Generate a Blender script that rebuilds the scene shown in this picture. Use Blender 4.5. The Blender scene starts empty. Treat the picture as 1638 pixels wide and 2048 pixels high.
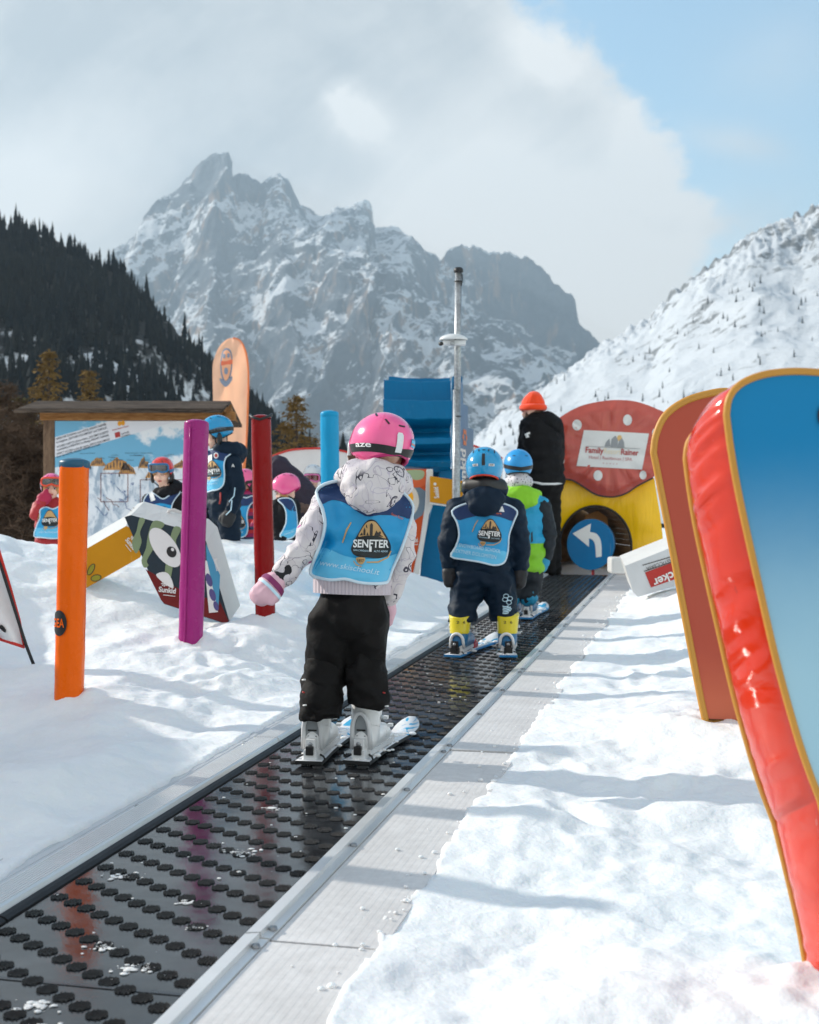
import bpy, bmesh, math, random
import numpy as np
from mathutils import Vector, Matrix, Euler, noise
from mathutils.bvhtree import BVHTree
random.seed(7)
sc = bpy.context.scene
COL = sc.collection
F = 2560.0; CX = 819.0; CY = 1024.0; CAMZ = 1.0
V = Vector

def P(px, py, d):
    return V(((px - CX) / F * d, d, CAMZ - (py - CY) / F * d))

def rgb(r, g, b):
    f = lambda c: c / 12.92 if c <= 0.04045 else ((c + 0.055) / 1.055) ** 2.4
    return (f(r / 255), f(g / 255), f(b / 255))

# ------------------------------------------------------------- node helpers
class S:
    """A float socket with arithmetic."""
    def __init__(s, nt, sock): s.nt = nt; s.k = sock
    def op(s, o, b=None, c=None, clamp=False):
        n = s.nt.nodes.new('ShaderNodeMath'); n.operation = o; n.use_clamp = clamp
        for i, x in enumerate((s, b, c)):
            if x is None: continue
            if isinstance(x, S): s.nt.links.new(x.k, n.inputs[i])
            else: n.inputs[i].default_value = x
        return S(s.nt, n.outputs[0])
    def __add__(s, b): return s.op('ADD', b)
    __radd__ = __add__
    def __sub__(s, b): return s.op('SUBTRACT', b)
    def __rsub__(s, b): return s.op('MULTIPLY', -1.0).op('ADD', b)
    def __mul__(s, b): return s.op('MULTIPLY', b)
    __rmul__ = __mul__
    def __truediv__(s, b): return s.op('DIVIDE', b)
    def abs(s): return s.op('ABSOLUTE')
    def clamp(s): return s.op('ADD', 0.0, clamp=True)
    def min(s, b): return s.op('MINIMUM', b)
    def max(s, b): return s.op('MAXIMUM', b)
    def gt(s, b): return s.op('GREATER_THAN', b)
    def lt(s, b): return s.op('LESS_THAN', b)
    def sm(s, a, b):
        n = s.nt.nodes.new('ShaderNodeMapRange'); n.interpolation_type = 'SMOOTHSTEP'
        s.nt.links.new(s.k, n.inputs[0])
        if a <= b:
            n.inputs[1].default_value = a; n.inputs[2].default_value = b
        else:
            n.inputs[1].default_value = b; n.inputs[2].default_value = a
            n.inputs[3].default_value = 1.0; n.inputs[4].default_value = 0.0
        return S(s.nt, n.outputs[0])

class G:
    """Node graph helper for one tree."""
    def __init__(s, nt): s.nt = nt
    def n(s, t, **kw):
        n = s.nt.nodes.new(t)
        for k, v in kw.items(): setattr(n, k, v)
        return n
    def l(s, a, b): s.nt.links.new(a.k if isinstance(a, S) else a, b)
    def coord(s, which='Object', scale=(1, 1, 1), rot=(0, 0, 0)):
        tc = s.n('ShaderNodeTexCoord'); mp = s.n('ShaderNodeMapping')
        mp.inputs['Scale'].default_value = scale; mp.inputs['Rotation'].default_value = rot
        s.l(tc.outputs[which], mp.inputs[0]); return mp.outputs[0]
    def pos(s): return s.n('ShaderNodeNewGeometry').outputs['Position']
    def scale(s, vec, sc):
        mp = s.n('ShaderNodeMapping'); mp.inputs['Scale'].default_value = sc
        s.l(vec, mp.inputs[0]); return mp.outputs[0]
    def noise(s, vec, scale=5, detail=4, rough=.55, dist=0.0, out=0):
        t = s.n('ShaderNodeTexNoise'); s.l(vec, t.inputs['Vector'])
        t.inputs['Scale'].default_value = scale; t.inputs['Detail'].default_value = detail
        t.inputs['Roughness'].default_value = rough; t.inputs['Distortion'].default_value = dist
        return S(s.nt, t.outputs[out])
    def voro(s, vec, scale=5, feature='F1', out=0, rnd=1.0):
        t = s.n('ShaderNodeTexVoronoi'); t.feature = feature; s.l(vec, t.inputs['Vector'])
        t.inputs['Scale'].default_value = scale
        t.inputs['Randomness'].default_value = rnd
        return S(s.nt, t.outputs[out])
    def xyz(s, vec):
        t = s.n('ShaderNodeSeparateXYZ'); s.l(vec, t.inputs[0])
        return [S(s.nt, o) for o in t.outputs]
    def mix(s, fac, a, b):
        m = s.n('ShaderNodeMix'); m.data_type = 'RGBA'
        if isinstance(fac, S): s.l(fac, m.inputs[0])
        else: m.inputs[0].default_value = fac
        for x, k in ((a, 6), (b, 7)):
            if isinstance(x, tuple): m.inputs[k].default_value = (*x[:3], 1)
            else: s.l(x, m.inputs[k])
        return m.outputs[2]
    def hsv(s, col, val):
        m = s.n('ShaderNodeHueSaturation')
        if isinstance(col, tuple): m.inputs['Color'].default_value = (*col, 1)
        else: s.l(col, m.inputs['Color'])
        s.l(val, m.inputs['Value']); return m.outputs[0]
    def bump(s, h, strength=.3, dist=.01, prev=None):
        b = s.n('ShaderNodeBump'); b.inputs['Strength'].default_value = strength
        b.inputs['Distance'].default_value = dist; s.l(h, b.inputs['Height'])
        if prev is not None: s.l(prev, b.inputs['Normal'])
        return b.outputs[0]

def newmat(name):
    m = bpy.data.materials.new(name); m.use_nodes = True
    nt = m.node_tree; g = G(nt); b = nt.nodes['Principled BSDF']
    return m, g, b

_mats = {}
def mat(name, col, rough=.5, metal=0.0, var=.12, vs=6.0, bump=.15, bs=60.0, bd=.004, spec=.5, coat=0.0, stretch=(1, 1, 1), sheen=0.0, trans=0.0, sub=0.0):
    if name in _mats: return _mats[name]
    m, g, b = newmat(name)
    co = g.coord('Object', stretch)
    n1 = g.noise(co, vs, 5, .6)
    col_s = g.hsv(col, n1 * (2 * var) + (1 - var))
    g.l(col_s, b.inputs['Base Color'])
    b.inputs['Roughness'].default_value = rough
    g.l((g.noise(co, vs * 2.3, 4, .6) * .25 + (rough - .125)).clamp(), b.inputs['Roughness'])
    b.inputs['Metallic'].default_value = metal
    b.inputs['Specular IOR Level'].default_value = spec
    if coat: b.inputs['Coat Weight'].default_value = coat; b.inputs['Coat Roughness'].default_value = .08
    if sheen: b.inputs['Sheen Weight'].default_value = sheen
    if sub:
        b.inputs['Subsurface Weight'].default_value = sub; b.inputs['Subsurface Radius'].default_value = (.01, .004, .002)
    if bump:
        g.l(g.bump(g.noise(co, bs, 4, .6), bump, bd), b.inputs['Normal'])
    _mats[name] = m
    return m

def vinyl(name, col, rough=.28, wr=.35, stretch=(1, 1, .35), ws=14, coat=.04, spec=.18):
    """Glossy tarpaulin with soft wrinkles."""
    if name in _mats: return _mats[name]
    m, g, b = newmat(name)
    co = g.coord('Object', stretch)
    n1 = g.noise(g.coord('Object'), 5, 6, .65)
    d = g.noise(g.coord('Object'), 40, 5, .7)
    c = g.hsv(col, n1 * .22 + .89)
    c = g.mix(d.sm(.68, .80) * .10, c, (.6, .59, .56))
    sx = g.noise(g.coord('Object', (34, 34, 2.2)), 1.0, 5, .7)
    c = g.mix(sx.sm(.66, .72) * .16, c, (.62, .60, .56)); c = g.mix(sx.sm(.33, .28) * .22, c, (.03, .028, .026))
    g.l(c, b.inputs['Base Color'])
    g.l((n1 * .2 + (rough - .08)).clamp(), b.inputs['Roughness'])
    b.inputs['Coat Weight'].default_value = coat; b.inputs['Coat Roughness'].default_value = .07; b.inputs['Specular IOR Level'].default_value = spec
    w = g.noise(co, ws, 3, .5, .6)
    b1 = g.bump(w, wr, .02)
    g.l(g.bump(g.noise(co, 90, 3, .5), .08, .003, b1), b.inputs['Normal'])
    _mats[name] = m
    return m

# ------------------------------------------------------------- mesh builder
class MB:
    def __init__(s): s.v = []; s.f = []; s.mi = []; s.sm = []; s.mats = []
    def slot(s, m):
        if m not in s.mats: s.mats.append(m)
        return s.mats.index(m)
    def add(s, vs, fs, m, smooth=False, M=None):
        o = len(s.v); k = s.slot(m)
        if M is not None: vs = [M @ V(v) for v in vs]
        s.v.extend([tuple(v) for v in vs])
        for f in fs:
            s.f.append([i + o for i in f]); s.mi.append(k); s.sm.append(smooth)
        return s
    def box(s, c, size, m, M=None, smooth=False):
        x, y, z = (a / 2 for a in size); c = V(c)
        vs = [c + V((sx * x, sy * y, sz * z)) for sz in (-1, 1) for sy in (-1, 1) for sx in (-1, 1)]
        fs = [(0, 2, 3, 1), (4, 5, 7, 6), (0, 1, 5, 4), (2, 6, 7, 3), (0, 4, 6, 2), (1, 3, 7, 5)]
        return s.add(vs, fs, m, smooth, M)
    def tube(s, path, rad, m, n=10, closed=False, cap=True, smooth=True, flat=1.0, upv=None, M=None):
        path = [V(p) for p in path]; k = len(path)
        if not hasattr(rad, '__len__'): rad = [rad] * k
        vs = []; fs = []
        prev = None
        for i, p in enumerate(path):
            if closed: t = path[(i + 1) % k] - path[i - 1]
            else: t = path[min(i + 1, k - 1)] - path[max(i - 1, 0)]
            t = t.normalized() if t.length > 1e-9 else V((0, 0, 1))
            if upv is not None: a = V(upv)
            elif prev is not None: a = prev
            else: a = V((0, 0, 1)) if abs(t.z) < .9 else V((0, 1, 0))
            b = t.cross(a)
            if b.length < 1e-6: b = t.cross(V((1, 0, 0)))
            b.normalize(); a = b.cross(t).normalized(); prev = a
            for j in range(n):
                th = 2 * math.pi * j / n
                vs.append(p + (b * math.cos(th) + a * math.sin(th) * flat) * rad[i])
        rng = k if closed else k - 1
        for i in range(rng):
            for j in range(n):
                a0 = i * n + j; a1 = i * n + (j + 1) % n; i2 = (i + 1) % k
                fs.append((a0, a1, i2 * n + (j + 1) % n, i2 * n + j))
        if cap and not closed:
            fs.append(tuple(range(n))[::-1]); fs.append(tuple((k - 1) * n + j for j in range(n)))
        return s.add(vs, fs, m, smooth, M)
    def lathe(s, prof, m, n=24, M=None, smooth=True, a0=0, a1=2 * math.pi):
        vs = []; fs = []; full = abs(a1 - a0 - 2 * math.pi) < 1e-6
        nn = n if full else n + 1
        for r, z in prof:
            for j in range(nn):
                th = a0 + (a1 - a0) * j / n
                vs.append(V((r * math.cos(th), r * math.sin(th), z)))
        for i in range(len(prof) - 1):
            for j in range(n):
                k = (j + 1) % nn
                fs.append((i * nn + j, i * nn + k, (i + 1) * nn + k, (i + 1) * nn + j))
        return s.add(vs, fs, m, smooth, M)
    def ell(s, c, r, m, M=None, nu=16, nv=10, R=None):
        c = V(c); vs = []; fs = []
        for i in range(nv + 1):
            ph = math.pi * i / nv
            for j in range(nu):
                th = 2 * math.pi * j / nu
                p = V((r[0] * math.sin(ph) * math.cos(th), r[1] * math.sin(ph) * math.sin(th), r[2] * math.cos(ph)))
                if R is not None: p = R @ p
                vs.append(c + p)
        for i in range(nv):
            for j in range(nu):
                fs.append((i * nu + j, (i + 1) * nu + j, (i + 1) * nu + (j + 1) % nu, i * nu + (j + 1) % nu))
        return s.add(vs, fs, m, True, M)
    def prism(s, front, off, m, mside=None, smooth_side=False, back=True):
        """front: list of 3-D points (polygon), extruded by the vector off."""
        n = len(front); off = V(off); fr = [V(p) for p in front]; bk = [p + off for p in fr]
        s.add(fr, [tuple(range(n))], m)
        if back: s.add(bk, [tuple(range(n))[::-1]], m)
        s.add(fr + bk, [(i, i + n, (i + 1) % n + n, (i + 1) % n) for i in range(n)], mside or m, smooth_side)
        return s
    def grid(s, fn, nu, nv, m, smooth=True, wrap=False):
        vs = [fn(i / nu, j / nv) for j in range(nv + 1) for i in range(nu + 1)]
        fs = [(j * (nu + 1) + i, j * (nu + 1) + i + 1, (j + 1) * (nu + 1) + i + 1, (j + 1) * (nu + 1) + i) for j in range(nv) for i in range(nu)]
        return s.add(vs, fs, m, smooth)
    def build(s, name, parent=None, bevel=0.0, seg=2, origin=None, fixn=True):
        me = bpy.data.meshes.new(name)
        o = V(origin) if origin is not None else V((0, 0, 0))
        me.from_pydata([(v[0] - o.x, v[1] - o.y, v[2] - o.z) for v in s.v], [], s.f)
        for m in s.mats: me.materials.append(m)
        me.polygons.foreach_set('material_index', s.mi)
        me.polygons.foreach_set('use_smooth', s.sm)
        me.update()
        if fixn:
            bm = bmesh.new(); bm.from_mesh(me)
            bmesh.ops.remove_doubles(bm, verts=bm.verts, dist=1e-5)
            bmesh.ops.recalc_face_normals(bm, faces=bm.faces)
            bm.to_mesh(me); bm.free()
        ob = bpy.data.objects.new(name, me); COL.objects.link(ob)
        ob.location = o
        if parent is not None:
            ob.parent = parent
            pw = world_loc(parent)
            ob.location = o - pw
        if bevel:
            b = ob.modifiers.new('bevel', 'BEVEL'); b.width = bevel; b.segments = seg; b.limit_method = 'ANGLE'; b.angle_limit = math.radians(40)
            b.harden_normals = False
        return ob

def world_loc(o):
    p = V((0, 0, 0))
    while o is not None: p += V(o.location); o = o.parent
    return p

def tag(o, label=None, cat=None, group=None, kind=None):
    if label: o['label'] = label
    if cat: o['category'] = cat
    if group: o['group'] = group
    if kind: o['kind'] = kind
    return o

def empty(name, loc, label=None, cat=None, group=None, kind=None):
    o = bpy.data.objects.new(name, None); COL.objects.link(o); o.location = loc; o.empty_display_size = .1
    return tag(o, label, cat, group, kind)

def smooth_poly(pts, n=6, closed=True):
    out = []; k = len(pts)
    rng = range(k) if closed else range(k - 1)
    for i in rng:
        if closed: p0, p1, p2, p3 = pts[i - 1], pts[i], pts[(i + 1) % k], pts[(i + 2) % k]
        else: p0, p1, p2, p3 = pts[max(i - 1, 0)], pts[i], pts[i + 1], pts[min(i + 2, k - 1)]
        for j in range(n):
            t = j / n
            out.append(tuple(.5 * (2 * b + (c - a) * t + (2 * a - 5 * b + 4 * c - d) * t * t + (3 * b - a - 3 * c + d) * t ** 3) for a, b, c, d in zip(p0, p1, p2, p3)))
    if not closed: out.append(tuple(pts[-1]))
    return out

def ellipse_px(cx, cy, rx, ry, n=24, rot=0.0):
    c, s_ = math.cos(rot), math.sin(rot)
    return [(cx + rx * math.cos(t) * c - ry * math.sin(t) * s_, cy + rx * math.cos(t) * s_ + ry * math.sin(t) * c) for t in (2 * math.pi * i / n for i in range(n))]

# ------------------------------------------------------------- lettering
_txt = {}
def text2d(txt, bold=.0, shear=0.0, maxlen=.12, spacing=1.0):
    """Flat lettering: (verts2d, tris, width) with cap height 1."""
    key = (txt, bold, shear, maxlen, spacing)
    if key in _txt: return _txt[key]
    cu = bpy.data.curves.new('t', 'FONT'); cu.body = txt; cu.size = 1.0; cu.offset = bold; cu.shear = shear; cu.space_character = spacing
    cu.resolution_u = 3
    ob = bpy.data.objects.new('t', cu); COL.objects.link(ob)
    bpy.context.view_layer.update()
    dg = bpy.context.evaluated_depsgraph_get()
    me = bpy.data.meshes.new_from_object(ob.evaluated_get(dg))
    bm = bmesh.new(); bm.from_mesh(me)
    bmesh.ops.triangulate(bm, faces=bm.faces)
    for _ in range(3):
        es = [e for e in bm.edges if e.calc_length() > maxlen]
        if not es: break
        bmesh.ops.subdivide_edges(bm, edges=es, cuts=1)
        bmesh.ops.triangulate(bm, faces=[f for f in bm.faces if len(f.verts) > 3])
    bm.verts.ensure_lookup_table()
    vs = [(v.co.x / .7, v.co.y / .7) for v in bm.verts]; fs = [tuple(v.index for v in f.verts) for f in bm.faces]
    bm.verts.index_update(); fs = [tuple(v.index for v in f.verts) for f in bm.faces]
    bm.free(); COL.objects.unlink(ob); bpy.data.objects.remove(ob); bpy.data.curves.remove(cu); bpy.data.meshes.remove(me)
    if vs:
        x0 = min(v[0] for v in vs); vs = [(x - x0, y) for x, y in vs]
    w = max((v[0] for v in vs), default=1)
    _txt[key] = (vs, fs, w)
    return _txt[key]

def put_text(mb, txt, start, end, height, m, fn, bold=.0, shear=0.0, maxlen=9, upv=None, spacing=1.0):
    """Lettering running from start to end in a 2-D (pixel) plane, fn maps the plane to 3-D."""
    vs, fs, w = text2d(txt, bold, shear, maxlen, spacing)
    sx, sy = start; ex, ey = end
    ux, uy = (ex - sx) / w, (ey - sy) / w
    L = math.hypot(ux, uy)
    if upv is None: vx, vy = uy / L * height, -ux / L * height
    else: vx, vy = upv[0] * height, upv[1] * height
    pts = [fn(sx + x * ux + y * vx, sy + x * uy + y * vy) for x, y in vs]
    mb.add(pts, fs, m)

# ------------------------------------------------------------- blobs (joined, remeshed volumes)
def _sphere(c, r, R=None, nu=14, nv=9):
    vs = []; fs = []
    c = V(c)
    vs.append(c + (R @ V((0, 0, r[2])) if R else V((0, 0, r[2]))))
    for i in range(1, nv):
        ph = math.pi * i / nv
        for j in range(nu):
            th = 2 * math.pi * j / nu
            p = V((r[0] * math.sin(ph) * math.cos(th), r[1] * math.sin(ph) * math.sin(th), r[2] * math.cos(ph)))
            vs.append(c + (R @ p if R else p))
    vs.append(c + (R @ V((0, 0, -r[2])) if R else V((0, 0, -r[2]))))
    for j in range(nu):
        fs.append((0, 1 + j, 1 + (j + 1) % nu))
        for i in range(nv - 2):
            a = 1 + i * nu
            fs.append((a + j, a + nu + j, a + nu + (j + 1) % nu, a + (j + 1) % nu))
        a = 1 + (nv - 2) * nu
        fs.append((len(vs) - 1, a + (j + 1) % nu, a + j))
    return vs, fs

def cap(*pts):
    """chain of (point, radius)"""
    return ('c', [(V(p), r) for p, r in pts])
def ell(c, r, rot=None):
    return ('e', V(c), r, Euler(rot).to_matrix() if rot else None)

def blob(prims, vox=.01, smooth=4, cuts=(), disp=None, join_smooth=.5):
    vs = []; fs = []
    def push(v, f):
        o = len(vs); vs.extend(v); fs.extend([tuple(i + o for i in q) for q in f])
    for p in prims:
        if p[0] == 'e': push(*_sphere(p[1], p[2], p[3]))
        else:
            ch = p[1]
            for (a, ra), (b, rb) in zip(ch, ch[1:]):
                n = max(2, int((b - a).length / (min(ra, rb) * .35)) + 1)
                for i in range(n + 1):
                    t = i / n
                    push(*_sphere(a.lerp(b, t), (ra + (rb - ra) * t,) * 3))
    me = bpy.data.meshes.new('tmp'); me.from_pydata([tuple(v) for v in vs], [], fs); me.update()
    ob = bpy.data.objects.new('tmp', me); COL.objects.link(ob)
    md = ob.modifiers.new('r', 'REMESH'); md.mode = 'VOXEL'; md.voxel_size = vox; md.adaptivity = 0
    sm = ob.modifiers.new('s', 'SMOOTH'); sm.factor = join_smooth; sm.iterations = smooth
    bpy.context.view_layer.update()
    dg = bpy.context.evaluated_depsgraph_get()
    m2 = bpy.data.meshes.new_from_object(ob.evaluated_get(dg))
    COL.objects.unlink(ob); bpy.data.objects.remove(ob); bpy.data.meshes.remove(me)
    bm = bmesh.new(); bm.from_mesh(m2); bpy.data.meshes.remove(m2)
    for co, no in cuts:
        geom = bm.verts[:] + bm.edges[:] + bm.faces[:]
        bmesh.ops.bisect_plane(bm, geom=geom, plane_co=co, plane_no=no, clear_outer=True)
        es = [e for e in bm.edges if e.is_boundary]
        if es: bmesh.ops.holes_fill(bm, edges=es, sides=0)
    if disp:
        bm.normal_update()
        new = [v.co + v.normal * disp(v.co) for v in bm.verts]
        for v, c in zip(bm.verts, new): v.co = c
    bm.verts.index_update()
    out = [v.co.copy() for v in bm.verts]; of = [tuple(v.index for v in f.verts) for f in bm.faces]
    bm.free()
    return out, of

def folds(amp, sx, sz, seed=0.0, ridge=True):
    def fn(p):
        q = V((p.x * sx + seed, p.y * sx + seed * 1.7, p.z * sz))
        a = noise.noise(q)
        if ridge: a = 1 - 2 * abs(a) - .45
        return amp * (a + .4 * noise.noise(q * 2.3 + V((5, 1, 2))))
    return fn
# ============================================================= camera
cam = bpy.data.cameras.new('camera'); camo = bpy.data.objects.new('camera', cam); COL.objects.link(camo)
camo.location = (0, 0, CAMZ); camo.rotation_euler = (math.radians(90), 0, 0)
cam.sensor_fit = 'VERTICAL'; cam.sensor_height = 36; cam.lens = 45.0
cam.clip_start = .1; cam.clip_end = 30000
cam.dof.use_dof = True; cam.dof.focus_distance = 4.6; cam.dof.aperture_fstop = 5.6
sc.camera = camo
sc.view_settings.view_transform = 'Standard'; sc.view_settings.look = 'None'; sc.view_settings.gamma = 1
sc.view_settings.exposure = EXPOSURE = 1.06
sc.cycles.use_denoising = True
sc.cycles.max_bounces = 8; sc.cycles.volume_bounces = 0
sc.cycles.sample_clamp_indirect = 6

# ============================================================= sun and sky
SUN_AZ = math.radians(68)      # to the left of the view direction (+Y)
SUN_EL = math.radians(27)
sdir = V((-math.sin(SUN_AZ) * math.cos(SUN_EL), math.cos(SUN_AZ) * math.cos(SUN_EL), math.sin(SUN_EL)))
sun = bpy.data.lights.new('sun', 'SUN'); sun.energy = 3.1; sun.angle = math.radians(.9); sun.color = (1.0, .94, .85)
suno = bpy.data.objects.new('sun', sun); COL.objects.link(suno)
suno.rotation_euler = sdir.to_track_quat('Z', 'Y').to_euler(); suno.location = (-20, 10, 30)

w = bpy.data.worlds.new('World'); sc.world = w; w.use_nodes = True
g = G(w.node_tree); nt = w.node_tree
bg = nt.nodes['Background']
sky = g.n('ShaderNodeTexSky', sky_type='NISHITA'); sky.sun_disc = False
sky.sun_elevation = SUN_EL; sky.sun_rotation = -SUN_AZ; sky.altitude = 1300; sky.air_density = 1.0; sky.dust_density = .6; sky.ozone_density = 1.2
SKY_STR = .15
tc = g.n('ShaderNodeTexCoord'); dirv = tc.outputs['Generated']
X, Y, Z = g.xyz(dirv)
Yc = Y.max(.15)
# directions as slopes (a fixed direction in the world, north = +Y)
ax = X / Yc; az = Z / Yc
nw = g.noise(g.scale(dirv, (1, 1, 1.3)), 5.0, 9, .62, .5)
nf = g.noise(g.scale(dirv, (1, 1, 1.3)), 15.0, 10, .66, .3)
smp = g.n('ShaderNodeMapping'); smp.inputs['Rotation'].default_value = (0, math.radians(38), 0); g.l(dirv, smp.inputs[0])
ns = g.noise(g.scale(smp.outputs[0], (1, 1, 3.0)), 4.0, 7, .6, .7)
def sl(px, py): return ((px - CX) / F, (CY - py) / F)
def bump2(px, py, sx, sy, rot=0.0, wob=.9):
    cx, cy = sl(px, py); sx /= F; sy /= F
    dx = ax - cx; dy = az - cy
    c, s_ = math.cos(rot), math.sin(rot)
    a = (dx * c + dy * s_) * (1 / sx) ; b = (dy * c - dx * s_) * (1 / sy)
    r2 = a * a + b * b + (nf - .5) * wob
    return (r2 * -1.0).op('EXPONENT')
cx, cy = sl(640, 640)
ea = ((ax - cx) * (F / 790)).max(0.0); eb = (az - cy) * (F / 790)
rad = (ea * ea + eb * eb).op('SQRT')
edge = rad + (nw - .5) * .34 + (nf - .5) * .34 - (ax * -1.0).max(0.0) * .9
cloud = edge.sm(1.04, .96)
rim = edge.sm(.80, 1.0) * X.gt(.02)
behind = Y.lt(.15) * (nw.sm(.30, .55))
cloud = (cloud + behind).clamp()
wisps = (bump2(1470, 285, 95, 34, -.2, 2.0) * .55 + bump2(1560, 120, 150, 110, .5, 2.4) * .22 + bump2(1500, 480, 190, 130, .2, 1.6) * .45).clamp()
cloud = (cloud + wisps * (1.0 - cloud)).clamp()
# brightness of the cloud: grey body, sunlit rims and holes
br = bump2(0, 420, 330, 150, .4, .6) * 1.15 + bump2(722, 238, 80, 42, -.75, 6.5) * 1.2 + bump2(1080, 95, 90, 50, -.7, 6.0) * .9 + bump2(1320, 300, 120, 75, -.9, 6.0) * .8 \
    + bump2(1180, 560, 380, 200, -.4, .5) * 1.05 + bump2(1050, 380, 300, 170, -.4, 1.2) * .35 + bump2(800, 440, 260, 80, 0, 1.2) * .4
br = (br + (nw - .5) * 1.0 + (nf - .5) * .7 + (ns - .5) * 1.3 + .20 + behind * .25 + rim * .30).clamp()
ccol = g.mix(br, (.268, .288, .300), (.545, .535, .515))
skyv = g.n('ShaderNodeVectorMath', operation='SCALE'); skm = g.n('ShaderNodeVectorMath', operation='MULTIPLY'); g.l(sky.outputs[0], skm.inputs[0]); skm.inputs[1].default_value = (.86, .97, .84); g.l(skm.outputs[0], skyv.inputs[0]); skyv.inputs['Scale'].default_value = SKY_STR * 1.0
cv = g.n('ShaderNodeVectorMath', operation='SCALE'); g.l(ccol, cv.inputs[0]); cv.inputs['Scale'].default_value = 1.0
mixc = g.mix(cloud * .96, skyv.outputs[0], cv.outputs[0])
inv = g.n('ShaderNodeVectorMath', operation='SCALE'); g.l(mixc, inv.inputs[0]); inv.inputs['Scale'].default_value = 1 / SKY_STR
g.l(inv.outputs[0], bg.inputs[0]); bg.inputs[1].default_value = SKY_STR

# ============================================================= haze
hm = bpy.data.materials.new('haze'); hm.use_nodes = True
hn = hm.node_tree; hn.nodes.remove(hn.nodes['Principled BSDF'])
pv = hn.nodes.new('ShaderNodeVolumePrincipled'); pv.inputs['Color'].default_value = (.66, .84, 1.0, 1)
pv.inputs['Density'].default_value = HAZE = .000165; pv.inputs['Anisotropy'].default_value = .2
hn.links.new(pv.outputs[0], hn.nodes['Material Output'].inputs['Volume'])

# ============================================================= belt frame
uv = V(((1420 - CX) / F, 1, (CY - 950) / F)).normalized()
vv = V((uv.y, -uv.x, 0)).normalized()
wv = vv.cross(uv).normalized()
BO = P(690, 1530, 4.39)
def B(u, v, w=0.0): return BO + uv * u + vv * v + wv * w
def belt_z(x, y):
    """height of the belt plane above a point"""
    p = V((x, y, 0)); return BO.z - ((x - BO.x) * wv.x + (y - BO.y) * wv.y) / wv.z
def belt_uv(x, y):
    q = V((x, y, belt_z(x, y))) - BO
    return q.dot(uv), q.dot(vv)
def belt_hit(px, py):
    r = P(px, py, 1.0) - V((0, 0, CAMZ))
    t = (BO - V((0, 0, CAMZ))).dot(wv) / r.dot(wv)
    return V((0, 0, CAMZ)) + r * t

# ============================================================= snow ground
ctl = []
def C(px, py, d): ctl.append(P(px, py, d))
for a in (-4, -2.5, -1, .5, 2, 3.5, 5, 6.5, 8, 9.5):
    for v_ in (-.60, .60):
        ctl.append(B(a, v_, -.005))
C(138, 1396, 5.3); C(382, 1288, 6.4); C(543, 1224, 6.9); C(66, 1326, 6.0); C(200, 1172, 7.5); C(330, 1205, 7.3); C(450, 1245, 7.15)
C(0, 1092, 8.4); C(90, 1096, 8.4); C(200, 1094, 8.6); C(330, 1090, 8.9); C(480, 1078, 9.0); C(600, 1086, 9.2); C(700, 1105, 9.4); C(830, 1150, 9.9); C(890, 1172, 10.4)
C(-250, 1095, 8.2)
for x, y, z in ((-3.3, 1.4, 1.6), (-3.2, 3.0, 1.75), (-3.1, 4.4, 1.75), (-3.05, 5.6, 1.7), (-3.15, 6.6, 1.45), (-4.0, 7.4, 1.1), (-5.0, 4, 1.7), (-3.6, 8.4, .7), (-1.75, 4.4, .08), (-1.3, 3.2, .05), (-2.2, 6.2, .35), (-2.1, 4.4, .22), (-2.2, 3.2, .2), (-2.15, 5.3, .28)): ctl.append(V((x, y, z - .36 if z > .5 else z - .05)))  # high points: unseen snow mound, shaped to shade the left bank and belt
for x, d in ((-100, 10.2), (90, 10.4), (330, 10.6), (480, 10.8), (600, 10.9), (-500, 10.5)): ctl.append(P(x, 1024 + .62 / d * F, d))
for x, y in ((-8, 14), (-4, 13), (-2, 13.5), (0, 13.5), (-12, 9), (-8, 20), (0, 20), (6, 20), (12, 16)): ctl.append(V((x, y, .30)))
C(0, 1560, 3.75); C(200, 1480, 4.7); C(400, 1420, 5.3); C(520, 1340, 6.0); C(700, 1270, 7.4); C(800, 1215, 8.7)
C(1300, 1195, 9.2); C(1440, 1425, 4.75); C(1622, 1945, 2.5); C(1400, 1250, 7.5); C(1700, 1400, 5.2); C(1900, 1700, 3.4)
for x, y in ((2.2, 2.2), (2.5, 3.0), (3.5, 4.5), (5, 6), (6, 9), (8, 12), (3.5, 10)): ctl.append(V((x, y, belt_z(x, y) + .06 + .03 * (x - 1))))
for x, y in ((-1.5, 1), (1, .5), (3, .5), (-1.5, -2), (2, -2)): ctl.append(V((x, y, belt_z(x, y) + (.02 if x > 0 else .03))))
A = np.array([[p.x, p.y] for p in ctl]); zz = np.array([p.z - belt_z(p.x, p.y) for p in ctl])
def phi(r2): return np.where(r2 > 1e-9, .5 * r2 * np.log(np.maximum(r2, 1e-9)), 0.0)
n_ = len(A)
K = phi(((A[:, None] - A[None]) ** 2).sum(-1)) + np.eye(n_) * .02
Q = np.hstack([np.ones((n_, 1)), A])
sol = np.linalg.solve(np.block([[K, Q], [Q.T, np.zeros((3, 3))]]), np.concatenate([zz, np.zeros(3)]))
def tps(x, y):
    r2 = (x[..., None] - A[:, 0]) ** 2 + (y[..., None] - A[:, 1]) ** 2
    return phi(r2) @ sol[:n_] + sol[n_] + sol[n_ + 1] * x + sol[n_ + 2] * y

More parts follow.
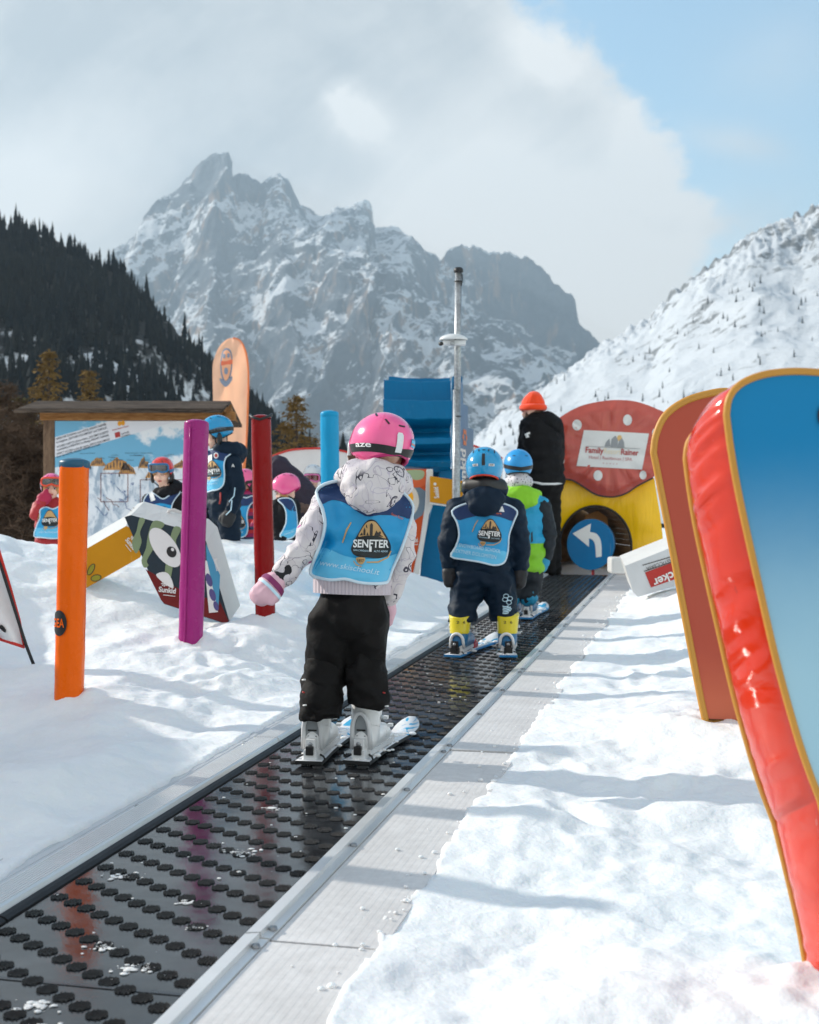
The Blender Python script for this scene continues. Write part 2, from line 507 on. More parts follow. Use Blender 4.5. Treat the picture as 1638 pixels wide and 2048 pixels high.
def lump(x, y):
    """trodden snow: soft mounds, scuffs and crumbs"""
    a = noise.fractal(V((x * 1.5, y * 1.5, 0)), .9, 2.1, 3) * .035
    q = V((x * 3.6 + .4 * noise.noise(V((x * 5, y * 5, 3))), y * 3.6, 4.2))
    b = noise.noise(q)
    c = noise.noise(V((x * 8.5, y * 8.5, 1.3)))
    d2 = noise.noise(V((x * 21, y * 21, 2.7)))
    cell = noise.cell(V((x * 3, y * 3, 0)))
    return a + .020 * b - .022 * max(0, .55 - abs(b) * 2.2) * (.5 + .5 * c) + .014 * c + .0065 * d2

def ground_z(x, y):
    x = np.asarray(x, float); y = np.asarray(y, float)
    bz = BO.z - ((x - BO.x) * wv.x + (y - BO.y) * wv.y) / wv.z
    r = np.sqrt(x * x + y * y)
    near = bz + tps(x, y)
    k = np.clip((r - 14) / 12, 0, 1); k = k * k * (3 - 2 * k)
    far = .25 - 4.0 * np.clip((r - 26) / 300, 0, 1) - 0.0 * r
    return near * (1 - k) + far * k

def ground_full(x, y, lumps=True):
    z = float(ground_z(np.array([x]), np.array([y]))[0])
    return z + (lump(x, y) if lumps else 0)

NR, NA = 430, 460
rs = np.concatenate([np.linspace(1.2, 7.5, 330, endpoint=False), np.linspace(7.5, 14.5, 160), np.geomspace(14.8, 9000, 70)])
an = np.radians(np.concatenate([np.linspace(-80, -30, 30, endpoint=False), np.linspace(-30, 30, NA - 60), np.linspace(30, 80, 31)[1:]]))
# fan of points around a pole a little behind the camera
PX0, PY0 = 0.0, -1.0
RR, AA = np.meshgrid(rs, an, indexing='ij')
GX = PX0 + RR * np.sin(AA); GY = PY0 + RR * np.cos(AA)
GZ = ground_z(GX, GY)
gv = []
for i in range(GX.shape[0]):
    for j in range(GX.shape[1]):
        x, y, z = GX[i, j], GY[i, j], GZ[i, j]
        if RR[i, j] < 60:
            u_, v_ = belt_uv(x, y)
            l = lump(x, y)
            z += l
            for bx_, by_ in ((P(138, 1398, 5.3).x, 5.3), (P(381, 1290, 6.4).x, 6.4), (P(541, 1226, 6.9).x, 6.9), (P(1420, 1440, 4.6).x, 4.65), (P(1640, 1945, 2.35).x, 2.4)):
                r2_ = (x - bx_) ** 2 + (y - by_) ** 2
                if r2_ < .2: z += .035 * math.exp(-r2_ / .018) * (1 + .9 * noise.noise(V((x * 14, y * 14, 5))))
            if -4 < u_ < 9.3:
                # packed flat towards the lift, cut away underneath it, a ragged lip over the outer edges
                lip = .035 * noise.noise(V((u_ * 3.1, 7, 0))) + .02 * noise.noise(V((u_ * 11, 3, 0))) + .004 * noise.noise(V((u_ * 31, 3, 0)))
                e = abs(v_ + .005) - .545 - lip * (1.0 if v_ > 0 else .75) + (.06 if v_ < 0 else 0)
                bzp = belt_z(x, y)
                if e < -.05: z = min(z, bzp - .09)
                elif e < 0:
                    z = bzp - .09 + (e + .05) / .05 * .102
                elif e < .28:
                    t = e / .28; t = t * t * (3 - 2 * t)
                    top = bzp + .012 + .006 * noise.noise(V((x * 9, y * 9, 0))) + .02 * t + l * .5
                    z = top * (1 - t) + z * t
        gv.append((x, y, z))
ga = np.array(gv); rngp = random.Random(11)
prints = []
for k in range(16):      # boot prints: short lines of steps, and single scuffs
    side = 1 if k % 2 else -1
    u0 = rngp.uniform(-2.0, 4.5); v0 = side * rngp.uniform(.75, 1.5); th = rngp.uniform(-.7, .7)
    for s_ in range(rngp.randint(2, 6)):
        p_ = B(u0 + s_ * .26 * math.cos(th), v0 + s_ * .26 * math.sin(th) + (.06 if s_ % 2 else -.06))
        prints.append((p_.x, p_.y, th + rngp.gauss(0, .25), rngp.uniform(.008, .018)))
for x_, y_, th, dp in prints:
    if abs(belt_uv(x_, y_)[1]) < .72 or y_ < 3.3: continue
    a_ = math.atan2(uv.y, uv.x) - th
    dx = ga[:, 0] - x_; dy = ga[:, 1] - y_
    near = (dx * dx + dy * dy) < .09
    du = (dx * math.cos(a_) + dy * math.sin(a_))[near] / .105; dv = (-dx * math.sin(a_) + dy * math.cos(a_))[near] / .045
    r2_ = du * du + dv * dv
    ga[near, 2] += -dp * np.exp(-r2_ ** 2) + dp * .45 * np.exp(-((np.sqrt(r2_) - 1.45) / .3) ** 2)
gv = [tuple(p_) for p_ in ga]
na = GX.shape[1]
gf = [(i * na + j, i * na + j + 1, (i + 1) * na + j + 1, (i + 1) * na + j) for i in range(GX.shape[0] - 1) for j in range(na - 1)]
m, g, b = newmat('snow')
co = g.pos()
n1 = g.noise(co, 2.2, 6, .6); n2 = g.noise(co, 17, 5, .6); n3 = g.noise(co, 190, 3, .6)
g.l(g.mix(n1.sm(.35, .7), (.80, .82, .83), (.89, .90, .895)), b.inputs['Base Color'])
b.inputs['Roughness'].default_value = .62; b.inputs['Specular IOR Level'].default_value = .35
b.inputs['Subsurface Weight'].default_value = .25; b.inputs['Subsurface Radius'].default_value = (.012, .018, .024); b.inputs['Subsurface Scale'].default_value = 1.0
b1 = g.bump(g.noise(co, 6, 4, .55), .4, .05); b2 = g.bump(n2, .42, .018, b1); b3 = g.bump(n3, .16, .004, b2); g.l(b3, b.inputs['Normal'])
sp = g.voro(co, 420, 'F1', 1)
SNOW = m
mb = MB(); mb.add(gv, gf, SNOW, True)
go = mb.build('ground', fixn=False); tag(go, kind='structure')

# ============================================================= mountains
def hill(name, sil, d0, d1, pyb, x0, x1, nx, nt, m, amp, jag, seed, back=.25, dfun=None, lac=1.0, pw=1.0, vst=1.0):
    sx = np.array([p[0] for p in sil], float); sy = np.array([p[1] for p in sil], float)
    vs = []
    nb = 14
    for j in range(-nb, nt + 1):
        t = j / nt
        for i in range(nx + 1):
            px = x0 + (x1 - x0) * i / nx
            ry = float(np.interp(px, sx, sy))
            dd0 = d0(px) if callable(d0) else d0
            if t >= 0:
                tt = t ** pw
                d = dd0 + (d1 - dd0) * t; py = ry + (pyb - ry) * tt
                p = P(px, py, d)
            else:
                q = -j / nb
                d = dd0 * (1 + back * q); p = P(px, ry, dd0); p = V((p.x * (1 + back * q), d, p.z - (p.z + 20) * q * .9))
            s_ = amp * 1.0
            f = min(1.0, max(t, 0) * 9 + .04) * (1 - max(0, t - .85) / .15 * .8 if t > .85 else 1)
            qv = V((p.x, p.y * .7, p.z * .55)) * (lac / amp) + V((seed, seed * 2, 0))
            h = noise.ridged_multi_fractal(V((qv.x * vst, qv.y, qv.z / vst)) * .16, .95, 2.1, 7, 1.0, 2.0) - 1.1
            h2 = noise.fractal(qv * 1.1 + V((9, 3, 1)), .8, 2.1, 5)
            p = p + V((.15 * h2, -.8 * h, .38 * h + .12 * h2)) * s_ * f
            p.z += jag * noise.fractal(V((px * .06, t * 30, seed)), .8, 2.1, 5) * max(0, 1 - max(t, 0) * 6) * (1 if t >= 0 else .2)
            vs.append(p)
    W = nx + 1
    fs = [(j * W + i, (j + 1) * W + i, (j + 1) * W + i + 1, j * W + i + 1) for j in range(nt + nb) for i in range(nx)]
    mb = MB(); mb.add(vs, fs, m, True)
    o = mb.build(name, fixn=False); tag(o, kind='structure')
    return vs, W, nb

# rock face with snow on its ledges
m, g, b = newmat('dolomite'); co = g.scale(g.pos(), (.6, .6, .6))
geo = g.n('ShaderNodeNewGeometry'); nx_, ny_, nz_ = g.xyz(geo.outputs['Normal'])
nA = g.noise(co, .0045, 9, .66, .6); nB = g.noise(co, .030, 9, .75, .5); tlt = g.n('ShaderNodeMapping'); tlt.inputs['Rotation'].default_value = (0, math.radians(24), 0); g.l(co, tlt.inputs[0])
nC = g.noise(g.scale(tlt.outputs[0], (.8, .8, 3.4)), .009, 9, .72, .6); nF = g.noise(co, .12, 6, .75); nD = g.noise(g.scale(co, (1.6, 1.6, .25)), .02, 7, .7, .5)
sn = (nz_ * .70 + (nB - .5) * 1.3 + (nC - .5) * 1.4 + (nA - .5) * 1.8 + (nD - .5) * 1.2 + (nF - .5) * 1.2).sm(.46, .62)
rock = g.mix(nB.sm(.3, .7), (.055, .075, .10), (.16, .18, .20))
rock = g.mix((nD.sm(.50, .60) * nA.sm(.42, .56)) * .9, rock, (.42, .28, .19))
g.l(g.mix(sn, rock, (.84, .87, .90)), b.inputs['Base Color'])
b.inputs['Roughness'].default_value = .9; b.inputs['Specular IOR Level'].default_value = .1
b1 = g.bump(nB, .9, 26); g.l(g.bump(nC, .7, 16, b1), b.inputs['Normal'])
SIL_M = [(-200, 700), (100, 600), (180, 565), (215, 525), (250, 497), (300, 450), (345, 403), (370, 377), (390, 358), (415, 327), (432, 314), (447, 309), (458, 313), (464, 325), (466, 352), (472, 374), (485, 368), (497, 363), (510, 373), (530, 378), (545, 365), (560, 361), (576, 363), (588, 385), (600, 408), (625, 426), (640, 433), (665, 419), (683, 414), (700, 410), (720, 405), (733, 403), (745, 414), (747, 455), (760, 453), (778, 450), (797, 450), (820, 475), (850, 500), (868, 502), (880, 517), (897, 497), (925, 487), (945, 486), (968, 498), (1010, 500), (1050, 508), (1080, 526), (1110, 560), (1130, 578), (1150, 596), (1158, 640), (1200, 685), (1300, 770), (1500, 900)]
hill('mountain', SIL_M, 5000, 2500, 1032, -150, 1450, 620, 260, m, 500, 13, 3.3, vst=2.1, back=.08)

# snowy slope on the right
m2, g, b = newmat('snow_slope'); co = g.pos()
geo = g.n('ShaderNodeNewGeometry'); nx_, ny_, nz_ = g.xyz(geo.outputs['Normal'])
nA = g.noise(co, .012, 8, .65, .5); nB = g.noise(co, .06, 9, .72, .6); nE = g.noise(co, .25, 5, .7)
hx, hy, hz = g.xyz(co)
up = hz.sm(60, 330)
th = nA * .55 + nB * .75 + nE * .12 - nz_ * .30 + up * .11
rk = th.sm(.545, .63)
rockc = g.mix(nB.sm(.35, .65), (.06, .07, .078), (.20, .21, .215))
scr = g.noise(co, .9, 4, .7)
g.l(g.mix((rk * .92 + scr.sm(.56, .64) * nB.sm(.42, .55) * .45).clamp(), (.60, .635, .67), rockc), b.inputs['Base Color'])  # snow tone darkened, cloud shade put into the colour; specks are rock and scrub
b.inputs['Roughness'].default_value = .85; b.inputs['Specular IOR Level'].default_value = .15
b1 = g.bump(nB, .5, 5); g.l(g.bump(nE, .35, 1.5, b1), b.inputs['Normal'])
SIL_R = [(700, 1040), (860, 960), (900, 925), (940, 888), (1000, 832), (1060, 792), (1150, 730), (1205, 687), (1240, 667), (1300, 632), (1350, 578), (1400, 545), (1450, 508), (1500, 468), (1560, 440), (1605, 428), (1640, 405), (1700, 380), (1800, 320), (2000, 280), (2600, 250)]
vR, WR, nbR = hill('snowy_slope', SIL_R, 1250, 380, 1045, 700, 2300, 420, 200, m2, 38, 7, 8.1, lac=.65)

# forested hill on the left
m3, g, b = newmat('forest_floor'); co = g.pos()
nA = g.noise(co, .057, 7, .62, .5); nB = g.noise(co, .28, 6, .65)
hx, hy, hz = g.xyz(co)
low = hz.sm(50, 21)
sn = (nA * .7 + nB * .5 + low * .22).sm(.70, .80)
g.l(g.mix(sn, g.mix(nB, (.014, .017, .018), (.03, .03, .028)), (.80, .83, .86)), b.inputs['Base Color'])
b.inputs['Roughness'].default_value = .95
g.l(g.bump(nB, .8, 2), b.inputs['Normal'])
SIL_F = [(-900, 300), (-300, 410), (0, 452), (60, 467), (130, 494), (200, 532), (250, 556), (300, 602), (350, 660), (400, 706), (430, 745), (500, 800), (540, 838), (560, 866), (620, 925), (700, 985), (760, 1030), (900, 1060)]
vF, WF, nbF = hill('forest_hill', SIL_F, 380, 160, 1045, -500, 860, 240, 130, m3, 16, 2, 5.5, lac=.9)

# conifers of the far wood: one mass
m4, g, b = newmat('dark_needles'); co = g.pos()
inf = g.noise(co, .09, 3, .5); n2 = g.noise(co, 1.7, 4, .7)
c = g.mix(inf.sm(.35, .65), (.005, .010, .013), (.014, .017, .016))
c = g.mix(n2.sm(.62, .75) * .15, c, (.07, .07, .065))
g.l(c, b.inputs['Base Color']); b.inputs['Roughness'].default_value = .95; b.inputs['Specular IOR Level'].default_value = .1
def conifer_low(rng, h, rad, lean=0.0):
    """layered ragged cone"""
    vs = []; fs = []
    L = rng.randint(5, 7); k = 7
    for i in range(L):
        z0 = h * (.06 + .86 * i / L); z1 = z0 + h * (1.75 / L) * (.8 if i == L - 1 else 1)
        r = rad * (1 - i / (L + .4)) ** .85 * rng.uniform(.85, 1.15)
        o = len(vs); a0 = rng.random() * 6
        vs.append((lean * z1, 0, min(z1, h)))
        for j in range(k):
            a = a0 + 2 * math.pi * j / k; rr = r * rng.uniform(.55, 1.25)
            vs.append((rr * math.cos(a) + lean * z0, rr * math.sin(a), z0 - rng.uniform(0, .06) * h))
        fs += [(o, o + 1 + j, o + 1 + (j + 1) % k) for j in range(k)]
    return vs, fs
rng = random.Random(3)
protos = [conifer_low(rng, 1.0, rng.uniform(.13, .2)) for _ in range(14)]
wv_, wf_ = [], []
cnt = 0
for _ in range(14000):
    i = rng.randrange(WF - 1); j = rng.randrange(nbF, nbF + 122)
    t = (j - nbF) / 130
    p = vF[j * WF + i]
    clear = noise.fractal(V((p.x * .038, p.y * .038, p.z * .057)), .9, 2, 4)
    px_ = p.x / p.y * F + CX; py_ = CY - (p.z - CAMZ) / p.y * F
    dens = 1.0
    if py_ > 640 and px_ < 470: dens = .10 if clear > -.05 else .55
    if rng.random() > dens: continue
    q = vF[j * WF + i + 1]; s_ = rng.random(); p = p.lerp(q, s_)
    h = .53 * rng.uniform(7.5, 14.5) * (.8 + .4 * t if t > .1 else .85)
    if rng.random() < .08: h *= 1.3
    vs, fs = protos[rng.randrange(14)]
    a = rng.random() * 6.28; ca, sa = math.cos(a), math.sin(a); wd = rng.uniform(.8, 1.25)
    o = len(wv_)
    wv_ += [(p.x + (x * ca - y * sa) * h * wd, p.y + (x * sa + y * ca) * h * wd, p.z - .2 + z * h) for x, y, z in vs]
    wf_ += [[k + o for k in f] for f in fs]
    cnt += 1
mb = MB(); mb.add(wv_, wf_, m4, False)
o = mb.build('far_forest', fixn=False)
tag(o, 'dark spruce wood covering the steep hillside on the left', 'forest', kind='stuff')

# sparse small trees on the snowy slope: each one a thing
m5 = mat('slope_needles', (.035, .042, .045), .95, var=.2, bump=0)
pm = []
for i in range(5):
    mb = MB(); vs, fs = conifer_low(rng, 1.0, rng.uniform(.14, .24)); mb.add(vs, fs, m5)
    me = mb.build('slope_conifer', fixn=False); pm.append(me.data); bpy.data.objects.remove(me)
made = 0
while made < 130:
    i = rng.randrange(20, 300); j = rng.randrange(nbR + 20, nbR + 170)
    p = vR[j * WR + i]
    px_ = p.x / p.y * F + CX; py_ = CY - (p.z - CAMZ) / p.y * F
    if not (930 < px_ < 1640 and 560 < py_ < 960): continue
    if px_ > 1130 and py_ > 830: continue
    line = 690 + (px_ - 1200) * -.55
    cl = noise.noise(V((p.x * .02, p.y * .02, 0)))
    if cl < -.05 + .3 * rng.random() - .2: continue
    if py_ < line + 40 and rng.random() < .7: continue
    o = bpy.data.objects.new('slope_conifer', pm[rng.randrange(5)]); COL.objects.link(o)
    h = rng.uniform(2.0, 6.0) * (p.y / 800)
    o.location = p - V((0, 0, .3)); o.scale = (h * .8, h * .8, h); o.rotation_euler.z = rng.random() * 6
    tag(o, 'tiny dark conifer standing alone on the snowy slope to the right', 'tree', 'sparse conifers on the snowy slope')
    made += 1

# ============================================================= nearer trees
needle = mat('gold_needles', (.17, .105, .035), .9, var=.35, vs=3, bump=0, spec=.2)
needle2 = mat('green_needles', (.08, .068, .025), .9, var=.35, vs=3, bump=0, spec=.2)
larch = mat('bare_twigs', (.095, .062, .042), .95, var=.35, vs=2, bump=0, spec=.1)
bark = mat('bark', (.07, .05, .04), .9, bump=.5, bs=40)
def spruce(name, base, h, rad, label, seed, nd, layers=26, fill=1.0):
    rng = random.Random(seed)
    root = empty(name, base, label, 'tree', 'spruces behind the nursery slope')
    mb = MB(); mb.tube([V(base), V(base) + V((0, 0, h * .5)), V(base) + V((.02, 0, h))], [h * .022, h * .014, .008], bark, 8)
    tr = mb.build('trunk', root)
    c = MB(); vs = []; fs = []
    bx = V(base)
    for i in range(layers):
        f = i / layers; z = h * (.10 + .9 * f)
        L = rad * (1 - f) ** .8 * 1.0 + .05
        nb_ = rng.randint(7, 10)
        for kb in range(nb_):
            a = rng.random() * 6.283; l = L * rng.uniform(.6, 1.2); dr = rng.uniform(.05, .4)
            dx, dy = math.cos(a), math.sin(a)
            for q in range(int((9 + l * 13) * fill)):
                s_ = rng.random() ** .7
                p = bx + V((dx * l * s_, dy * l * s_, z - dr * l * s_ + .22 * l * s_ * s_))
                p += V((rng.gauss(0, .05), rng.gauss(0, .05), rng.gauss(0, .03))) * (1 + h * .1)
                sz = rng.uniform(.05, .12) * (.5 + h * .10)
                e1 = V((rng.gauss(dx, .5), rng.gauss(dy, .5), rng.gauss(-.25, .35))).normalized() * sz
                e2 = V((rng.gauss(0, 1), rng.gauss(0, 1), rng.gauss(0, .6))).normalized() * sz * .38
                o = len(vs); vs += [p - e1 * .2 - e2, p + e1, p - e1 * .2 + e2, p + e1 * .5 - V((0, 0, sz * .35))]
                fs += [(o, o + 1, o + 2), (o, o + 1, o + 3)]
    c.add(vs, fs, nd); c.build('crown', root, fixn=False)
    return root
def gz(px, d):
    x = (px - CX) / F * d
    return V((x, d, ground_full(x, d, False)))
def tree_px(px, top, d, rad, label, seed, nd, **k):
    b_ = gz(px, d); h = P(px, top, d).z - b_.z
    return spruce('spruce_tree', b_, h, rad, label, seed, nd, **k)
tree_px(97, 696, 30, 1.05, 'golden brown spruce rising behind the left end of the map board roof', 1, needle)
tree_px(178, 736, 34, .85, 'smaller golden spruce rising just above the map board roof', 2, needle)
tree_px(592, 786, 32, 1.25, 'golden green spruce standing between the dark red post and the light blue post', 3, needle)
tree_px(470, 905, 30, 1.0, 'low dark spruce seen between the flag and the dark red post', 4, needle2)
tree_px(40, 790, 26, 1.0, 'dark spruce at the picture edge beside the map board', 5, needle2)
tree_px(655, 900, 38, 1.0, 'dark low spruce behind the light blue post', 6, needle2)
# leafless larch thicket on the far left: stems you can tell apart
def bare(px, top, d, seed, label):
    rng = random.Random(seed); b_ = gz(px, d); h = P(px, top, d).z - b_.z
    root = empty('larch_tree', b_, label, 'tree', 'leafless larches left of the map board')
    mb = MB(); mb.tube([b_ - V((0, 0, .1)), b_ + V((rng.gauss(0, .05), 0, h * .5)), b_ + V((rng.gauss(0, .1), 0, h))], [h * .016, h * .01, .006], bark, 7)
    mb.build('trunk', root)
    vs = []; fs = []
    for i in range(150):
        f = rng.random() ** .9; z = h * (.05 + .93 * f); a = rng.random() * 6.283; L = (1 - f) ** .7 * h * .27 + .1
        d_ = V((math.cos(a), math.sin(a), rng.uniform(-.1, .5))); o0 = b_ + V((0, 0, z))
        for q in range(16):
            s_ = rng.random(); p = o0 + d_ * L * s_
            e = V((rng.gauss(d_.x, .6), rng.gauss(d_.y, .6), rng.gauss(.1, .6))).normalized() * rng.uniform(.12, .34)
            t2 = V((rng.gauss(0, 1), rng.gauss(0, 1), rng.gauss(0, 1))).normalized() * .011
            o = len(vs); vs += [p - t2, p + t2, p + e]; fs.append((o, o + 1, o + 2))
            p2 = p + e * .5; e2 = V((rng.gauss(0, 1), rng.gauss(0, 1), rng.gauss(0, 1))).normalized() * .12
            vs += [p2 - t2, p2 + t2, p2 + e2]; fs.append((o + 3, o + 4, o + 5))
    c = MB(); c.add(vs, fs, larch); c.build('crown', root, fixn=False)
for k, (px, top, d) in enumerate(((-60, 730, 24), (5, 770, 22), (50, 815, 23), (85, 850, 20), (20, 860, 19), (-30, 820, 18), (70, 900, 19), (105, 900, 24), (125, 850, 28))):
    bare(px, top, d, 20 + k, 'leafless brown larch in the thicket left of the map board')
# ============================================================= haze volume
mb = MB(); mb.box((0, 2700, 500), (7600, 5600, 2000), hm)
hb = mb.build('haze'); tag(hb, kind='stuff'); hb.location.z = 0
for v_ in hb.data.vertices:
    if v_.co.z < 0: v_.co.z = -60
    if v_.co.y < 0: v_.co.y = -300

# ============================================================= conveyor
U0, U1 = -4.0, 8.6
conv = empty('conveyor_lift', B(U0, 0), 'black studded conveyor belt lift running uphill between metal rails and pale planks', 'conveyor lift')
m, g, b = newmat('belt_rubber'); co = g.pos()
n1 = g.noise(co, 3.0, 6, .65); n2 = g.noise(co, 14, 5, .7); n3 = g.noise(co, 60, 3, .6)
base = g.mix(n1.sm(.4, .7), (.012, .013, .015), (.055, .058, .062))
fl = (n2 * .7 + n3 * .35).sm(.66, .74) * n1.sm(.5, .62)
g.l(g.mix(fl * .35, base, (.6, .63, .66)), b.inputs['Base Color'])
g.l((n2 * .22 + n1 * .16 - .06 + fl * .4).clamp(), b.inputs['Roughness'])
b.inputs['Specular IOR Level'].default_value = .75
g.l(g.bump(n2, .12, .006, g.bump(g.noise(co, 5, 2, .5), .10, .03)), b.inputs['Normal'])
BELT = m
RUB = mat('pad_rubber', (.010, .010, .011), .25, var=.1, bump=0, spec=.8)
ALU = mat('aluminium', (.74, .74, .73), .42, .55, var=.14, vs=4, bump=.12, bs=70)
ALUD = mat('dull_aluminium', (.62, .63, .63), .5, .4, var=.18, vs=5, bump=.2, bs=50)
PLK, g, b = newmat('plank_grey'); co = g.pos()
n1 = g.noise(co, 2.5, 6, .65); n2 = g.noise(co, 30, 4, .7)
g.l(g.mix((n1 * .6 + n2 * .4).sm(.35, .7), (.58, .56, .545), (.74, .72, .705)), b.inputs['Base Color']); b.inputs['Roughness'].default_value = .55
g.l(g.bump(n2, .2, .004), b.inputs['Normal'])
DARK = mat('black_gap', (.01, .01, .011), .6, bump=0)
BOLT = mat('bolt_steel', (.30, .31, .32), .4, .9, bump=0)

mb = MB()
NB = 60
for i in range(NB):
    a, c_ = U0 + (U1 - U0) * i / NB, U0 + (U1 - U0) * (i + 1) / NB
    for k in range(6):
        v0, v1 = -.305 + .555 * k / 6, -.305 + .555 * (k + 1) / 6
        mb.add([B(a, v0), B(c_, v0), B(c_, v1), B(a, v1)], [(0, 3, 2, 1)], BELT, True)
mb.add([B(U0, -.305, -.03), B(U1, -.305, -.03), B(U1, .25, -.03), B(U0, .25, -.03)], [(0, 1, 2, 3)], DARK)
for u_ in (1.62, 4.9, -1.95):
    mb.add([B(u_, -.3, .0015), B(u_ + .012, -.3, .0015), B(u_ + .012, .245, .0015), B(u_, .245, .0015)], [(0, 3, 2, 1)], RUB)
belt = mb.build('belt', conv)
# studded pads moulded into the belt: 11 columns, each column shifted
rng = random.Random(5)
mb = MB()
ring = [(math.cos(2 * math.pi * k / 12), math.sin(2 * math.pi * k / 12)) for k in range(12)]
hexg = [(x + (.5 if y % 2 else 0), y * .866) for y in range(-3, 4) for x in range(-3, 4)]
hexg = [p for p in hexg if math.hypot(*p) < 2.65]
vs = []; fs = []; discf = []
for c_ in range(11):
    v0 = -.275 + c_ * .0495
    u_ = U0 + .05 - (c_ * .030) % .118
    while u_ < U1 - .03:
        uu = u_ + rng.uniform(-.002, .002)
        o = len(vs)
        vs += [B(uu + .0212 * x, v0 + .0212 * y, .0018) for x, y in ring]; discf.append(tuple(range(o, o + 12))[::-1])
        near = uu < 3.2
        for (x, y) in (hexg if near else [h for h in hexg if math.hypot(*h) < 1.2 or (int(h[0] * 2) % 2 == 0)]):
            cu, cv = uu + x * .0073, v0 + y * .0073
            r = .0026; hh = .0046
            o = len(vs); k = 5
            vs += [B(cu + r * math.cos(6.283 * q / k), cv + r * math.sin(6.283 * q / k), .001) for q in range(k)]
            vs += [B(cu + r * .55 * math.cos(6.283 * q / k), cv + r * .55 * math.sin(6.283 * q / k), hh) for q in range(k)]
            vs.append(B(cu, cv, hh + .001))
            for q in range(k):
                fs.append((o + q, o + (q + 1) % k, o + k + (q + 1) % k, o + k + q)); fs.append((o + k + q, o + k + (q + 1) % k, o + 2 * k))
        u_ += .118
mb.add(vs, fs, RUB, False)
no_ = len(mb.f); k_ = mb.slot(mat('pad_base', (.004, .004, .0045), .75, bump=0, spec=.15)); mb.f += [list(f) for f in discf]; mb.mi += [k_] * len(discf); mb.sm += [False] * len(discf)
pads = mb.build('stud_pads', belt, fixn=False); pads['kind'] = 'stuff'
# bits of snow lying on the belt
mb = MB()
for u_, v_, r in ((-2.0, -.26, .05), (-2.25, -.1, .035), (-1.75, -.02, .025), (-1.45, .03, .02), (-2.15, .05, .04), (-1.85, .09, .03), (-1.3, -.2, .03), (-1.05, .02, .03), (-2.05, .0, .03), (-1.6, .12, .015), (-2.45, -.2, .04), (-.6, -.05, .02)):
    for q in range(46):
        a = rng.random() * 6.28; d_ = r * abs(rng.gauss(0, .75)); s_ = r * (.04 + .20 * rng.random() ** 2)
        mb.ell(B(u_ + d_ * math.cos(a) * .8, v_ + d_ * 1.2 * math.sin(a), .002), (s_ * rng.uniform(.8, 1.5), s_ * rng.uniform(.7, 1.2), s_ * .28), SNOW, nu=8, nv=5)
for q in range(170):
    u_ = -3 + 9.5 * rng.random() ** 1.3; v_ = .548 - abs(rng.gauss(0, .05)); s_ = .002 + .010 * rng.random() ** 2
    mb.ell(B(u_, v_, .008), (s_, s_ * .9, s_ * .6), SNOW, nu=6, nv=4)
for q in range(90):
    u_ = rng.uniform(-2.6, 4); v_ = rng.uniform(-.29, .24); s_ = rng.uniform(.0015, .005)
    mb.ell(B(u_, v_, .003), (s_ * 1.5, s_ * 1.3, s_ * .5), SNOW, nu=6, nv=4)
sc_ = mb.build('snow_crumbs'); tag(sc_, kind='stuff')

def extrude_u(mb, prof, a, c_, m, smooth=False):
    """prof: list of (v,w), extruded along the belt"""
    n = len(prof); vs = [B(a, v, w_) for v, w_ in prof] + [B(c_, v, w_) for v, w_ in prof]
    fs = [(i, (i + 1) % n, (i + 1) % n + n, i + n) for i in range(n)] + [tuple(range(n)), tuple(range(n, 2 * n))[::-1]]
    mb.add(vs, fs, m, smooth)
joints = [-4.0, -1.65, .28, 2.16, 4.15, 6.05, 8.0, 8.6]
def ribs(v0, v1, w0, n, h=.0022):
    out = []
    for i in range(n):
        a = v0 + (v1 - v0) * i / n; d_ = (v1 - v0) / n
        out += [(a, w0), (a + d_ * .55, w0), (a + d_ * .6, w0 - h), (a + d_ * .95, w0 - h)]
    out.append((v1, w0)); return out
for a, c_ in zip(joints, joints[1:]):
    a += .004; c_ -= .004
    # left rail: ribbed crown, black lip beside the belt
    mb = MB()
    extrude_u(mb, [(-.425, -.05)] + [(-.425, .022)] + ribs(-.42, -.345, .026, 8) + [(-.338, .022), (-.332, .006), (-.332, -.05)], a, c_, ALU)
    extrude_u(mb, [(-.331, -.03), (-.331, .012), (-.318, .010), (-.308, .004), (-.306, -.03)], a, c_, DARK)
    mb.build('left_rail', conv)
    mb = MB(); extrude_u(mb, [(-.565, -.04)] + ribs(-.565, -.427, .006, 5, .0016) + [(-.427, -.04)], a, c_, ALUD)
    for u_ in (a + .06, (a + c_) / 2, c_ - .06):
        mb.lathe([(0, .006), (.009, .0055), (.011, .0)], BOLT, 10, M=Matrix.Translation(B(u_, -.445, .006)))
    mb.build('left_side_plate', conv)
    mb = MB()
    extrude_u(mb, [(.251, -.03), (.251, .012), (.256, .018), (.288, .022), (.289, .010), (.309, .009), (.309, -.03)], a, c_, ALU)
    for u_ in (a + .05, a + (c_ - a) * .36, a + (c_ - a) * .68, c_ - .05):
        mb.lathe([(0, .007), (.008, .0065), (.010, .0)], BOLT, 10, M=Matrix.Translation(B(u_, .299, .010)))
    mb.build('right_rail', conv)
    # walkway: ribbed planks
    mb = MB()
    wid = .555 + rng.uniform(-.006, .006)
    extrude_u(mb, [(.311, -.04)] + ribs(.311, wid, .004 + rng.uniform(0, .004), 12, .0003) + [(wid, -.04)], a + .003, c_ - .003, PLK)
    mb.build('walkway_plank', conv)

